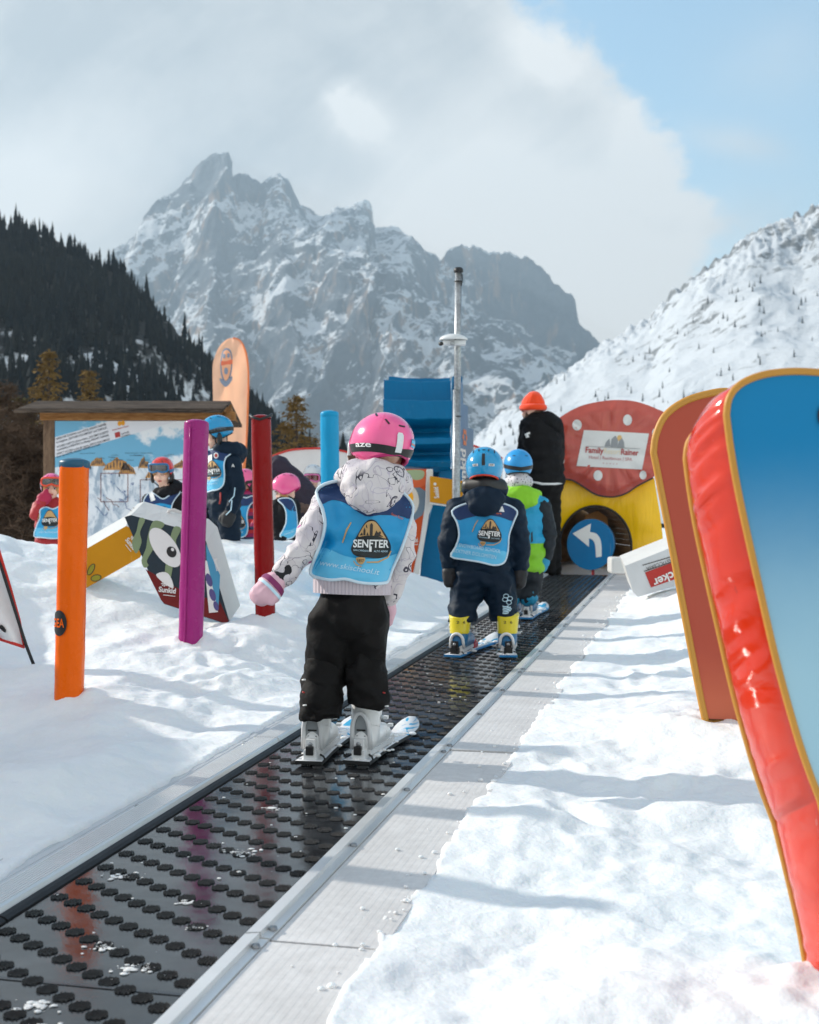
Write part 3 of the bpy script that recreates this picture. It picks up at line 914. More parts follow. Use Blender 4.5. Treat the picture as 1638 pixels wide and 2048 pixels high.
# ============================================================= padded slalom posts
def post(px_top, py_top, px_bot, py_bot, d, rad, m, label, capm=None, trim=None, seed=1, logo=None, dd=0.0, pointed=False, seam=None):
    top = P(px_top, py_top, d + dd); bot = P(px_bot, py_bot, d)
    ax_ = top - bot; bot = bot - ax_.normalized() * .12
    root = empty('padded_post', P(px_bot, py_bot, d), label, 'post', 'padded slalom posts beside the lift')
    mb = MB(); n = 36; L = 60
    t = (top - bot).normalized(); a = V((1, 0, 0)); b_ = t.cross(a).normalized(); a = b_.cross(t)
    def pt(u, v):
        th = 2 * math.pi * u
        w_ = noise.noise(V((math.cos(th) * 1.6 + seed, math.sin(th) * 1.6, v * 14 + th * 1.2))) * .028 + noise.noise(V((math.cos(th) * 3 + seed, math.sin(th) * 3, v * 24))) * .016
        sq = 1 + .03 * math.cos(4 * th + seed)
        r = rad * (sq + w_)
        if v > .985: r *= .985
        p = bot.lerp(top, v) + (a * math.cos(th) + b_ * math.sin(th)) * r
        if pointed and v > .9: p -= t * (.018 * (abs(math.cos(th)) > .75) * (v - .9) * 10 - .008 * (v - .9) * 10)
        return p
    mb.grid(pt, n, L, m)
    sl_ = mb.build('sleeve', root)
    mb = MB(); cm = capm or m
    M = Matrix.Translation(top) @ t.to_track_quat('Z', 'Y').to_matrix().to_4x4()
    mb.lathe([(rad * 1.0, -.024), (rad * 1.035, -.022), (rad * 1.04, -.004), (rad * 1.0, .004), (rad * .8, .010), (rad * .4, .016), (0, .017)] if capm else
             [(rad * .99, -.004), (rad * 1.0, .003), (rad * .85, .010), (rad * .4, .018), (0, .02)], cm, 28, M=M)
    if trim:
        pts = []
        for k in range(40):
            th = 2 * math.pi * k / 40
            zig = -.012 + .03 * abs(((k / 40 * 4) % 2) - 1)
            pts.append(top + (a * math.cos(th) + b_ * math.sin(th)) * rad * 1.03 + t * zig)
        mb.tube(pts, .007, trim, 6, closed=True)
    mb.build('cap', root)
    if seam is not None:
        mb = MB(); th = seam
        mb.tube([bot.lerp(top, q) + (a * math.cos(th) + b_ * math.sin(th)) * rad * 1.035 for q in [i / 14 * .98 for i in range(15)]], .005, m, 6)
        mb.build('seam', root)
    return root, (bot, top, a, b_, t)
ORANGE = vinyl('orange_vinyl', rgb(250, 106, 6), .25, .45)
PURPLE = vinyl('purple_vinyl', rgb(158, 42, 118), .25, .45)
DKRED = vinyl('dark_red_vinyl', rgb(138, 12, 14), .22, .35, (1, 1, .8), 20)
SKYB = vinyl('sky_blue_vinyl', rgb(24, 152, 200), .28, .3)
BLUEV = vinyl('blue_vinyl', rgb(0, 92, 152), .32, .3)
TEAL = mat('teal_trim', rgb(24, 84, 110), .4)
BLK = mat('black_trim', (.012, .012, .012), .45)
r0, fr = post(149, 924, 138, 1398, 5.3, .0605, ORANGE, 'bright orange padded post with a teal cap and a round black emblem', TEAL, seed=3)
# round emblem on the orange post, wrapped round the sleeve
bot, top, a_, b_, t_ = fr
def wrap(px, py, rr=1.05):
    """pixel on the front of the orange sleeve -> point on its surface"""
    c = bot.lerp(top, 0); v_ = (P(149, py, 5.3).z - bot.z) / (top.z - bot.z)
    axp = bot.lerp(top, v_); cxp = CX + axp.x / axp.y * F
    s_ = max(-.98, min(.98, (px - cxp) / 29.5)); th = math.asin(s_)
    R_ = .0605 * rr
    return axp + V((math.sin(th) * R_, -math.cos(th) * R_, 0))
mb = MB()
pts = [(q * .999) for q in range(28)]
disc = [(126 + 16 * r * math.cos(k / 28 * 6.2832), 1244 + 25.5 * r * math.sin(k / 28 * 6.2832)) for r in (1, .75, .5, .25) for k in range(28)]
vs = [wrap(x, y, 1.07) for x, y in disc] + [wrap(126, 1244, 1.07)]
fs = [(r * 28 + k, r * 28 + (k + 1) % 28, (r + 1) * 28 + (k + 1) % 28, (r + 1) * 28 + k) for r in range(3) for k in range(28)] + [(84 + k, 84 + (k + 1) % 28, 112) for k in range(28)]
mb.add(vs, fs, BLK, True)
put_text(mb, 'GEA', (111, 1252), (137, 1252), 17, ORANGE, lambda x, y: wrap(x, y, 1.10), .02, maxlen=.15)
mb.build('emblem', r0)
post(393, 846, 381, 1290, 6.4, .060, PURPLE, 'tall purple padded post in front of the striped obstacle', seed=5, seam=-1.9)
r2, fr2 = post(522, 836, 530, 1190, 6.9, .0555, DKRED, 'wrinkled dark red padded post with a black zigzag trim, on an orange spike', trim=BLK, seed=9, pointed=True)
mb = MB(); mb.tube([P(535, 1150, 6.9), P(541, 1226, 6.9), P(541, 1240, 6.9)], .010, mat('orange_spike', rgb(250, 90, 20), .4), 8); mb.build('spike', r2)
YEL = mat('print_yellow', rgb(235, 160, 25), .45)
post(659, 826, 662, 1180, 8.3, .0585, SKYB, 'light blue padded post behind the child in the pink helmet', SKYB, seed=12)
# one more orange post of the row, just outside the picture, throws its shade across the planks
post(-255, 900, -262, 1560, 3.75, .0605, ORANGE, 'orange padded post at the near end of the row beyond the picture edge', TEAL, seed=15)

post(-150, 880, -118, 1480, 4.45, .0605, DKRED, 'unseen dark red padded post added beyond the picture edge to shade the planks', trim=BLK, seed=18, pointed=True)  # unseen post, added to throw a wider shade band on the planks
# ============================================================= small white flag on the far left
root = empty('feather_flag', P(68, 1328, 6.0), 'white pennant with a red border on a thin black stick at the left edge', 'flag')
mb = MB(); mb.tube([P(70, 1336, 6.0), P(52, 1290, 6.0), P(-15, 1080, 6.0), P(-70, 860, 6.0)], [.008, .008, .007, .005], BLK, 8); mb.build('pole', root)
CLW = mat('white_cloth', (.78, .78, .77), .75, bump=.3, bs=25, bd=.01); REDB = mat('red_border', rgb(200, 40, 25), .55)
mb = MB()
edge_r = [(48, 1294), (38, 1240), (20, 1175), (0, 1110), (-40, 980), (-75, 850)]
edge_l = [(-10, 1275), (-50, 1250), (-90, 1190), (-120, 1100), (-130, 980), (-110, 855)]
def flg(u, v):
    k = v * 5; i = min(4, int(k)); f = k - i
    r_ = [edge_r[i][q] * (1 - f) + edge_r[i + 1][q] * f for q in (0, 1)]; l_ = [edge_l[i][q] * (1 - f) + edge_l[i + 1][q] * f for q in (0, 1)]
    return P(r_[0] * u + l_[0] * (1 - u), r_[1] * u + l_[1] * (1 - u), 6.0 + .03 * math.sin(u * 7 + v * 4))
mb.grid(flg, 12, 24, CLW)
mb.tube([flg(1, k / 20) for k in range(21)], .008, REDB, 6); mb.tube([flg(k / 10, 0) for k in range(11)], .008, REDB, 6); mb.tube([flg(0, k / 20) for k in range(21)], .008, REDB, 6)
mb.tube([flg(.55 + .05 * math.sin(k), .14 + .03 * math.cos(k * 1.3)) + V((0, -.006, 0)) for k in [i * .6 for i in range(9)]], .005, BLK, 5)
mb.build('pennant', root)

# ============================================================= helpers for flat-fronted pads
def fpx(d): return lambda x, y: P(x, y, d)
def slab(mb, poly, d, off, m, mside=None, lift=0.0):
    mb.prism([P(x, y, d) for x, y in poly], off, m, mside)
def decal(mb, poly, d, m, k=.004):
    """thin printed patch standing proud of a front at depth d"""
    mb.prism([P(x, y, d - k) for x, y in poly], V((0, k * .8, 0)), m, back=False)
WHV = vinyl('white_vinyl', (.70, .69, .66), .35, .25)
OCH = vinyl('ochre_vinyl', rgb(205, 140, 22), .35, .15)
OLIVE = mat('print_olive', rgb(150, 140, 20), .45)
WPR = mat('print_white', (.78, .77, .74), .5)
def sunkid(mb, s, e, h, d, m=None, k=.006):
    m = m or WPR
    put_text(mb, 'Sunkid', s, e, h, m, lambda x, y: P(x, y, d - k), .03)
    dx, dy = e[0] - s[0], e[1] - s[1]; L = math.hypot(dx, dy); ux, uy = dx / L, dy / L
    c = (s[0] + ux * L * .28 + uy * h * 1.7, s[1] + uy * L * .28 - ux * h * 1.7)
    for q in range(8):
        a = q * math.pi / 4
        decal(mb, ellipse_px(c[0] + math.cos(a) * h * .45, c[1] + math.sin(a) * h * .45, h * .2, h * .11, 8, a), d, m, k)
    decal(mb, ellipse_px(c[0], c[1], h * .2, h * .2, 10), d, m, k + .001)
    a, b2 = (s[0] - uy * h * .5, s[1] + ux * h * .5), (e[0] - uy * h * .5, e[1] + ux * h * .5)
    decal(mb, [(a[0] + ux * L * .3, a[1] + uy * L * .3), b2, (b2[0] - uy * 1.2, b2[1] + ux * 1.2), (a[0] + ux * L * .3 - uy * 1.2, a[1] + uy * L * .3 + ux * 1.2)], d, m, k)

# ============================================================= striped obstacle
d = 7.0
root = empty('striped_obstacle', P(390, 1235, d), 'slanted padded board with green stripes, a white eye and a dark red foot', 'play obstacle')
NAVY = vinyl('navy_vinyl', rgb(46, 58, 66), .35, .12); SAGE = mat('print_sage', rgb(128, 146, 108), .5); MAROON = vinyl('maroon_vinyl', rgb(112, 34, 32), .35, .12)
CYAN = mat('print_cyan', rgb(70, 150, 185), .5)
mb = MB(); off = V((.035, .18, .075))
face = [(249, 1034), (262, 1030), (395, 1066), (412, 1082), (459, 1243), (452, 1248), (328, 1208), (322, 1200)]
slab(mb, face, d, off, NAVY, WHV)
fd = d
decal(mb, [(291, 1138), (322, 1200), (328, 1207), (452, 1247), (457, 1242), (438, 1200), (380, 1190), (340, 1168)], fd, MAROON, .003)
for st in ([(279, 1037), (290, 1040), (280, 1064), (283, 1085), (272, 1107), (264, 1085), (273, 1062)], [(307, 1042), (329, 1048), (316, 1066), (311, 1090), (294, 1120), (297, 1131), (288, 1135), (283, 1120), (292, 1096), (296, 1070)],
           [(348, 1054), (362, 1058), (352, 1080), (353, 1096), (340, 1084)], [(333, 1124), (345, 1132), (338, 1165), (330, 1150)], [(386, 1070), (398, 1080), (392, 1110), (380, 1130), (372, 1150), (366, 1140)]):
    decal(mb, smooth_poly(st, 4), fd, SAGE, .003)
decal(mb, ellipse_px(330, 1095, 22, 46, 30, -.62), fd, WPR, .005)
decal(mb, ellipse_px(343, 1104, 9.5, 11.5, 20, -.5), fd, BLK, .007); decal(mb, ellipse_px(345, 1099, 3, 3.6, 12, -.5), fd, WPR, .009)
decal(mb, smooth_poly([(312, 1150), (328, 1144), (340, 1152), (347, 1176), (330, 1168)], 4), fd, WPR, .005)
decal(mb, [(412, 1088), (440, 1150), (437, 1218), (428, 1226), (415, 1180)], fd, CYAN, .005)
for e in ((418, 1160, 6, 14, -.3), (425, 1190, 6, 13, -.3), (432, 1212, 5, 10, -.3)): decal(mb, ellipse_px(*e[:4], 14, e[4]), fd, mat('print_violet', rgb(84, 76, 130), .5), .007)
decal(mb, [(408, 1120), (414, 1122), (436, 1224), (418, 1226)], fd, WPR, .006)
sunkid(mb, (317, 1183), (351, 1187), 10, fd)
put_text(mb, 'Sunkid', (427, 1118), (433, 1142), 7, WPR, fpx(fd - .008), .02)
pan = mb.build('board', root, bevel=.006)
mb = MB(); a = P(249, 1034, d); b2 = P(395, 1066, d)
for k in (.42, .62):
    mb.tube([a.lerp(b2, s_) + off * k + V((0, 0, .004)) for s_ in (0, .5, 1)], .003, mat('zip_grey', (.3, .3, .3), .4), 6)
mb.build('zip', root)
mb = MB(); p0 = P(316, 1052, d) + off * .72; p1 = P(362, 1065, d) + off * .72
mb.tube([p0, p0 + V((.01, 0, .03)), p0.lerp(p1, .3) + V((0, 0, .045)), p0.lerp(p1, .7) + V((0, 0, .04)), p1 + V((-.01, 0, .025)), p1], .009, WHV, 8, flat=.5); mb.build('handle', root)
mb = MB(); mb.prism([P(x, y, d + .12) for x, y in [(438, 1238), (452, 1238), (466, 1264), (458, 1270), (450, 1262)]], V((0, .1, 0)), BLUEV); mb.build('foot', root)

# leaning ochre pad behind it
d = 7.35
root = empty('ochre_obstacle', P(220, 1165, d), 'ochre padded board leaning sideways behind the striped obstacle', 'play obstacle')
mb = MB(); slab(mb, [(120, 1128), (252, 1052), (262, 1056), (284, 1108), (280, 1115), (196, 1163), (130, 1200), (122, 1195)], d, V((-.02, .22, .075)), OCH, WHV)
for e in ((182, 1139, 6, 13, .5), (192, 1156, 11, 7, -.2)):
    decal(mb, ellipse_px(e[0], e[1], e[2], e[3], 18, e[4]), d, BLK, .003); decal(mb, ellipse_px(e[0], e[1], e[2] - 1.6, e[3] - 1.6, 18, e[4]), d, OLIVE, .005)
sunkid(mb, (250, 1080), (266, 1100), 9, d)
mb.build('board', root, bevel=.006)

# ============================================================= blue stepped tower with its art boards
d = 12.0
root = empty('padded_tower', P(850, 1165, d), 'tall blue padded tower of overhanging foam steps beside the metal pole', 'play tower')
steps = [(738, .66, 775), (751, .62, 775), (751, .36, 766), (795, .31, 766), (797, .02, 766), (834, -.02, 767), (850, .24, 768), (858, .26, 769), (872, .0, 770), (884, -.02, 770), (898, .22, 772), (904, .22, 772), (918, -.02, 774), (930, .02, 782), (938, .14, 800), (938, .70, 800)]
mb = MB(); L_ = [P(xl, y, d) + V((0, dy, 0)) for y, dy, xl in steps]; R_ = [P(904 - (2 if y > 840 else 0), y + 3, d) + V((0, dy, 0)) for y, dy, xl in steps]
n = len(steps); NX = 14
def sag(i, k):
    p = L_[i].lerp(R_[i], k / NX); s_ = math.sin(math.pi * k / NX)
    return p + V((0, -.015 * noise.noise(V((k * .5, i * 1.3, 2))), -.012 * s_ + .008 * noise.noise(V((k * .4, i * 2.1, 0)))))
vs = [sag(i, k) for i in range(n) for k in range(NX + 1)]
fs = [(i * (NX + 1) + k, i * (NX + 1) + k + 1, (i + 1) * (NX + 1) + k + 1, (i + 1) * (NX + 1) + k) for i in range(n - 1) for k in range(NX)]
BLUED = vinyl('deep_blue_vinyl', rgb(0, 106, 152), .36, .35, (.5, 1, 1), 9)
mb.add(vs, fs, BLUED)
mb.add(L_ , [tuple(range(n))], BLUED); mb.add(R_, [tuple(range(n))[::-1]], BLUED)
mb.build('foam_steps', root, bevel=.008)
mb = MB(); slab(mb, [(845, 938), (905, 938), (905, 752), (925, 752), (925, 1200), (845, 1185)], d + .62, V((0, .35, 0)), BLUED); mb.build('back_pad', root, bevel=.01)
mb = MB(); mb.prism([P(880, 940, d + .12), P(924, 940, d + .12), P(924, 1190, d + .12), P(838, 1180, d + .12), P(845, 1100, d + .12)], V((0, .3, 0)), BLUED); mb.build('lower_pad', root, bevel=.01)
# stepped side board seen edge-on, with lettering
mb = MB()
side = [(760, .1), (760, .30), (802, .30), (802, .62), (846, .62), (846, .98), (1000, .98), (1000, .1)]
def sd(y, dy): 
    return P(916, y, d + .15) + V((.06 * dy / .3, dy, 0))
SLATE = vinyl('slate_blue_vinyl', rgb(70, 112, 150), .4, .15)
mb.prism([sd(y, dy) for y, dy in side], V((-.04, 0, 0)), SLATE, BLUEV)
def sdt(x, y): return sd(y, x) + V((.003, -.001, 0))
put_text(mb, 'Sunkid', (.45, 990), (.45, 895), .34, WPR, sdt, .03, upv=(-1, 0))
o8 = [(.34 + .09 * math.cos(q), 882 + 13 * math.sin(q) ) for q in [i * .52 for i in range(12)]]
for q in range(6):
    a = q * math.pi / 3
    pp = [sdt(.40 + .10 * math.cos(a) + .05 * math.cos(k), 870 + 13 * math.sin(a) + 6 * math.sin(k)) for k in [i * .785 for i in range(8)]]
    mb.add(pp, [tuple(range(8))], mat('print_orange', rgb(230, 120, 40), .5))
mb.build('side_board', root)
# board with round printed shapes below the steps
d2 = 11.85
ORB = mat('print_rust', rgb(212, 92, 38), .45); GRN = mat('print_pale_green', rgb(160, 176, 136), .5); SLT = mat('print_slate', rgb(104, 124, 140), .5); CRM = mat('print_cream', (.72, .68, .60), .5); YOLK = mat('print_yolk', rgb(250, 176, 10), .45); RUST = vinyl('rust_vinyl', rgb(205, 84, 38), .35, .12)
mb = MB(); body = [(770, 940), (850, 938), (858, 938), (853, 1000), (840, 1090), (826, 1160), (770, 1160)]
slab(mb, body, d2, V((0, .22, 0)), RUST, WHV)
decal(mb, [(772, 980), (810, 968), (840, 975), (855, 985), (852, 1010), (845, 1030), (825, 1044), (800, 1048), (772, 1045)], d2, SLT, .003)
decal(mb, smooth_poly([(790, 941), (852, 941), (852, 968), (830, 975), (805, 965)], 4), d2, ORB, .005)
decal(mb, smooth_poly([(812, 941), (846, 941), (846, 956), (830, 960), (815, 950)], 4), d2, GRN, .007)
decal(mb, smooth_poly([(790, 975), (812, 966), (832, 980), (838, 1005), (828, 1028), (808, 1024), (792, 1010)], 4), d2, CRM, .006)
decal(mb, ellipse_px(815, 995, 12, 15, 20), d2, YOLK, .008)
sunkid(mb, (818, 1086), (836, 1084), 8, d2)
mb.build('art_board', root)
mb = MB(); mb.prism([P(x, y, d2 - .03) for x, y in [(853, 938), (866, 938), (866, 1010), (858, 1030), (838, 1152), (825, 1152), (840, 1080), (850, 1010)]], V((0, .24, 0)), WHV); mb.build('white_edge', root, bevel=.01)
mb = MB(); slab(mb, [(860, 952), (926, 962), (926, 1014), (860, 1004)], d2 - .2, V((0, .12, 0)), OCH, OCH); slab(mb, [(860, 1004.5), (926, 1014.5), (926, 1018), (860, 1008)], d2 - .2, V((0, .12, 0)), WHV, WHV)
put_text(mb, 'Sunkid', (878, 996), (876, 974), 9, WPR, fpx(d2 - .206), .03)
decal(mb, ellipse_px(870, 968, 3, 3, 10), d2 - .2, WPR, .005)
decal(mb, ellipse_px(922, 975, 8, 9, 14), d2 - .2, BLK, .004); decal(mb, ellipse_px(923, 975, 7, 8, 14), d2 - .2, OLIVE, .006)
mb.build('yellow_board', root, bevel=.006)

# ============================================================= metal pole with camera
d = 11.5
root = empty('camera_pole', P(911, 1140, d), 'tall galvanised pole with a black cap carrying a white camera housing', 'pole')
GALV, g, b = newmat('galvanised'); co = g.coord('Object')
sp_ = g.voro(co, 55, 'F1', 0); n1 = g.noise(co, 12, 5, .6)
g.l(g.mix((sp_ * .5 + n1 * .6).sm(.3, .8), (.26, .27, .28), (.46, .48, .49)), b.inputs['Base Color']); b.inputs['Metallic'].default_value = .75; b.inputs['Roughness'].default_value = .42
mb = MB(); r_ = 7.4 / F * d
mb.tube([P(911, 1160, d), P(914, 780, d)], r_ * 1.08, GALV, 20); mb.tube([P(914, 850, d), P(917, 545, d)], r_ * .93, GALV, 20)
for y in (562, 832): mb.tube([P(917 - (y - 545) * .009, y, d), P(917 - (y - 545) * .009, y + 2, d)], r_ * 1.12, BLK, 20)
mb.build('pole', root)
mb = MB(); mb.lathe([(0, .028), (r_ * .9, .026), (r_ * 1.25, .012), (r_ * 1.32, -.012), (r_ * 1.1, -.02)], BLK, 20, M=Matrix.Translation(P(917, 541, d))); mb.tube([P(924, 548, d - .01), P(925, 560, d - .02), P(922, 572, d - .02)], .005, BLK, 6); mb.build('cap', root)
HOUS = mat('white_plastic', (.74, .75, .75), .4)
mb = MB(); c0 = P(907, 679, d - .1)
mb.lathe([(0, .05), (.05, .046), (.095, .032), (.122, .012), (.127, -.004), (.118, -.008)], HOUS, 28, M=Matrix.Translation(c0) @ Matrix.Diagonal((1, .8, 1, 1)))
mb.build('housing', root)
mb = MB(); mb.box(P(909, 686, d - .1), (.20, .09, .042), HOUS); mb.box(P(905, 687, d - .16), (.04, .04, .035), GALV); mb.build('body', root, bevel=.006)
mb = MB(); mb.tube([P(884, 687, d - .12), P(880, 688, d - .14)], .017, BLK, 12); mb.build('lens', root)

# ============================================================= mushroom tunnel
d = 13.4
root = empty('mushroom_tunnel', P(1190, 1150, d), 'mushroom shaped tunnel with a red spotted cap and a yellow stem around an arch', 'play tunnel')
CAPR = vinyl('brick_red_vinyl', rgb(194, 84, 70), .16, .6, (2.5, 1, .4), 6, .35, .4); STEM = vinyl('yellow_vinyl', rgb(255, 196, 0), .16, .6, (2.5, 1, .4), 6, .3, .3)
capo = smooth_poly([(1108, 870), (1118, 838), (1159, 813), (1206, 802), (1243, 800), (1276, 804), (1312, 817), (1337, 832), (1346, 870), (1330, 920), (1306, 955), (1275, 972), (1252, 986), (1224, 993), (1192, 989), (1164, 972), (1145, 961), (1122, 957), (1106, 930)], 5)
def fold_front(mb, poly, d, m, amp, cxp, cyp, nr=16, fq=9.0, inner=None, puff=.06):
    """padded front: polygon filled from its outline towards a centre, with radiating folds"""
    n = len(poly); vs = []; fs = []
    for j in range(nr + 1):
        t = j / nr
        for i, (x, y) in enumerate(poly):
            if inner: ix, iy = inner[i]
            else: ix, iy = cxp, cyp
            px, py = x + (ix - x) * t, y + (iy - y) * t
            ang = math.atan2(y - cyp, x - cxp)
            w_ = noise.noise(V((ang * fq * .55, t * 1.1, 3.0))) + .6 * noise.noise(V((ang * fq * 1.3, t * 1.6, 1.0)))
            e = math.sin(math.pi * min(1, t * 1.6 + .05)) if not inner else math.sin(math.pi * t)
            vs.append(P(px, py, d) + V((0, -puff * min(1, t * 5) * (1 if not inner else (1 - t ** 4)) - amp * w_ * max(0, e), 0)))
    for j in range(nr):
        for i in range(n):
            fs.append((j * n + i, j * n + (i + 1) % n, (j + 1) * n + (i + 1) % n, (j + 1) * n + i))
    mb.add(vs, fs, m, True)
    return BVHTree.FromPolygons(vs, fs)
def on_front(bvh, d, lift=.004):
    """pixel -> point just in front of a padded front"""
    def fn(x, y):
        o = V((0, 0, CAMZ)); r = (P(x, y, 10) - o).normalized()
        h = bvh.ray_cast(o, r)
        p = h[0] if h[0] is not None else P(x, y, d - .06)
        return p - r * lift
    return fn
def fan(mb, poly, fn, m, rings=4):
    cxp = sum(p[0] for p in poly) / len(poly); cyp = sum(p[1] for p in poly) / len(poly); n = len(poly)
    vs = [fn(x + (cxp - x) * j / rings, y + (cyp - y) * j / rings) for j in range(rings) for x, y in poly] + [fn(cxp, cyp)]
    fs = [(j * n + i, j * n + (i + 1) % n, (j + 1) * n + (i + 1) % n, (j + 1) * n + i) for j in range(rings - 1) for i in range(n)] + [((rings - 1) * n + i, (rings - 1) * n + (i + 1) % n, rings * n) for i in range(n)]
    mb.add(vs, fs, m, True)
def quad_on(mb, q, fn, m, n=14):
    def f(u, v):
        x = (q[0][0] * (1 - u) + q[1][0] * u) * (1 - v) + (q[3][0] * (1 - u) + q[2][0] * u) * v
        y = (q[0][1] * (1 - u) + q[1][1] * u) * (1 - v) + (q[3][1] * (1 - u) + q[2][1] * u) * v
        return fn(x, y)
    mb.grid(f, n, n, m)
mb = MB(); bv = fold_front(mb, capo, d - .10, CAPR, .045, 1222, 895, 20, 7)
mb.prism([P(x, y, d - .1) for x, y in capo], V((0, .4, 0)), CAPR, smooth_side=True)
fn = on_front(bv, d)
for e in ((1154, 850, 9.5, 11), (1255, 840, 9, 11), (1312, 866, 8, 10), (1196, 951, 9, 10.5), (1122, 921, 7, 11), (1286, 950, 7, 9)): fan(mb, ellipse_px(*e, 20), fn, WPR, 3)
fn2 = on_front(bv, d, .006); fn3 = on_front(bv, d, .009); fn4 = on_front(bv, d, .012)
quad_on(mb, [(1168, 860), (1298, 867), (1284, 939), (1153, 932)], fn2, WPR)
GRY = mat('print_grey', rgb(150, 152, 154), .5); TAN = mat('print_tan', rgb(225, 185, 120), .5); RDT = mat('print_red', rgb(176, 48, 44), .5); PNK = mat('print_rose', rgb(190, 110, 112), .5)
fan(mb, [(1209, 893), (1212, 884), (1219, 877), (1221, 893)], fn3, GRY, 2); fan(mb, [(1221, 894), (1223, 878), (1231, 871), (1236, 880), (1235, 894)], fn3, GRY, 2); fan(mb, [(1234, 895), (1238, 882), (1244, 876), (1248, 884), (1249, 895)], fn3, GRY, 2)
fan(mb, ellipse_px(1239, 876, 5, 6, 12), on_front(bv, d, .0075), TAN, 2)
fan(mb, [(1172, 892), (1280, 897), (1280, 898), (1172, 893)], fn3, GRY, 2)
put_text(mb, 'Family', (1171, 905), (1207, 907), 11.5, RDT, fn4, .02); put_text(mb, 'Resort', (1208, 907), (1241, 909), 11, mat('print_pale_gold', rgb(238, 222, 190), .5), fn4, .0); put_text(mb, 'Rainer', (1242, 909), (1277, 911), 11.5, RDT, fn4, .02)
put_text(mb, 'Hotel | Residences | SPA', (1178, 917), (1264, 922), 6.5, PNK, fn4, 0)
for k in range(5): fan(mb, [(1207 + k * 6.7 + 1.5 * math.cos(1.2566 * q * 2 - 1.57), 926.5 + k * .3 + 1.6 * math.sin(1.2566 * q * 2 - 1.57)) for q in range(5)], fn4, PNK, 2)
mb.build('cap', root, fixn=True)
# stem with its arch
arch = [(1120 + 0, 1150)] + [(1191 - 72 * math.cos(t), 1092 - 80 * math.sin(t)) for t in [math.pi * k / 22 for k in range(23)]] + [(1264, 1150)]
outer = [(1094, 1152), (1096, 1100), (1098, 1060), (1102, 1020), (1106, 985), (1112, 958)] + [(1112 + 196 * k / 12, 955) for k in range(1, 12)] + [(1308, 956), (1313, 990), (1319, 1025), (1324, 1065), (1327, 1090), (1328, 1110), (1328, 1130), (1328, 1152)]
assert len(outer) == len(arch), (len(outer), len(arch))
mb = MB(); n = len(arch); vs = []; fs = []; NRR = 14
for j in range(NRR + 1):
    t = j / NRR
    for i in range(n):
        x = outer[i][0] + (arch[i][0] - outer[i][0]) * t; y = outer[i][1] + (arch[i][1] - outer[i][1]) * t
        w_ = noise.noise(V((i * .75, t * .9, 7))) + .6 * noise.noise(V((i * 1.7, t * 1.3, 2)))
        vs.append(P(x, y, d) + V((0, -.05 * math.sin(math.pi * min(1, .12 + t * .88)) - .045 * w_ * math.sin(math.pi * t), 0)))
fs = [(j * n + i, j * n + i + 1, (j + 1) * n + i + 1, (j + 1) * n + i) for j in range(NRR) for i in range(n - 1)]
mb.add(vs, fs, STEM, True); bs_ = BVHTree.FromPolygons(vs, fs)
mb.prism([P(x, y, d) for x, y in outer], V((0, .3, 0)), STEM, smooth_side=True, back=False) if False else None
ol = [P(x, y, d) for x, y in outer]; mb.add(ol + [p + V((0, .3, 0)) for p in ol], [(i, i + 1, i + 1 + n, i + n) for i in range(n - 1)], STEM, True)
mb.tube([P(x, y, d - .01) for x, y in arch], .012, BLK, 6)
wave = smooth_poly([(1106, 952), (1122, 957), (1145, 961), (1164, 972), (1192, 989), (1224, 994), (1252, 987), (1275, 972), (1306, 956)], 5, False)
mb.tube([P(x, y, d - .155) for x, y in wave], .009, BLK, 6)
fs_ = on_front(bs_, d, .006); LEAF = mat('print_leaf', rgb(80, 130, 30), .5)
for e in ((1108, 1022, 3.2, 8, .5), (1116, 1022, 3.2, 8, -.5), (1106, 1032, 3, 6, 1.2), (1117, 1033, 3, 6, -1.2)): fan(mb, ellipse_px(*e[:4], 10, e[4]), fs_, LEAF, 2)
fan(mb, ellipse_px(1112, 1026, 1.6, 8, 10, 0), on_front(bs_, d, .009), BLK, 2)
fan(mb, [(1289, 1108), (1293, 1094), (1298, 1110)], fs_, RDT, 2)
mb.build('stem', root)
WOODT, g, b = newmat('tunnel_planks'); co = g.coord('Object')
gr = g.noise(g.scale(co, (5, 1, 5)), 2, 5, .6)
g.l(g.mix(gr.sm(.3, .7), (.20, .115, .055), (.40, .25, .13)), b.inputs['Base Color']); b.inputs['Roughness'].default_value = .75
mb = MB(); iv = [P(x, y, d + .02) for x, y in arch]
for i in range(n - 1):
    a, b2 = iv[i], iv[i + 1]; c_ = P(1191, 1100, d)
    a2 = a.lerp(V((c_.x, a.y, c_.z)), -.01); b3 = b2.lerp(V((c_.x, a.y, c_.z)), -.01)
    q = (b3 - a2) * .004
    mb.add([a2 + q, b3 - q, b3 - q + V((0, 2.2, 0)), a2 + q + V((0, 2.2, 0))], [(0, 1, 2, 3)], WOODT)
bk = [(x, y) for x, y in arch]; mb.prism([P(1191 + (x - 1191) * 1.02, 1100 + (y - 1100) * 1.02, d) + V((0, 2.25, 0)) for x, y in bk], V((0, .05, 0)), WOODT)
mb.prism([P(x, y, d + .7) for x, y in [(1165, 1150), (1166, 1045), (1172, 1030), (1196, 1022), (1214, 1034), (1218, 1060), (1219, 1150)]], V((0, .04, 0)), mat('tan_board', rgb(206, 148, 86), .6))
mb.build('plank_lining', root)

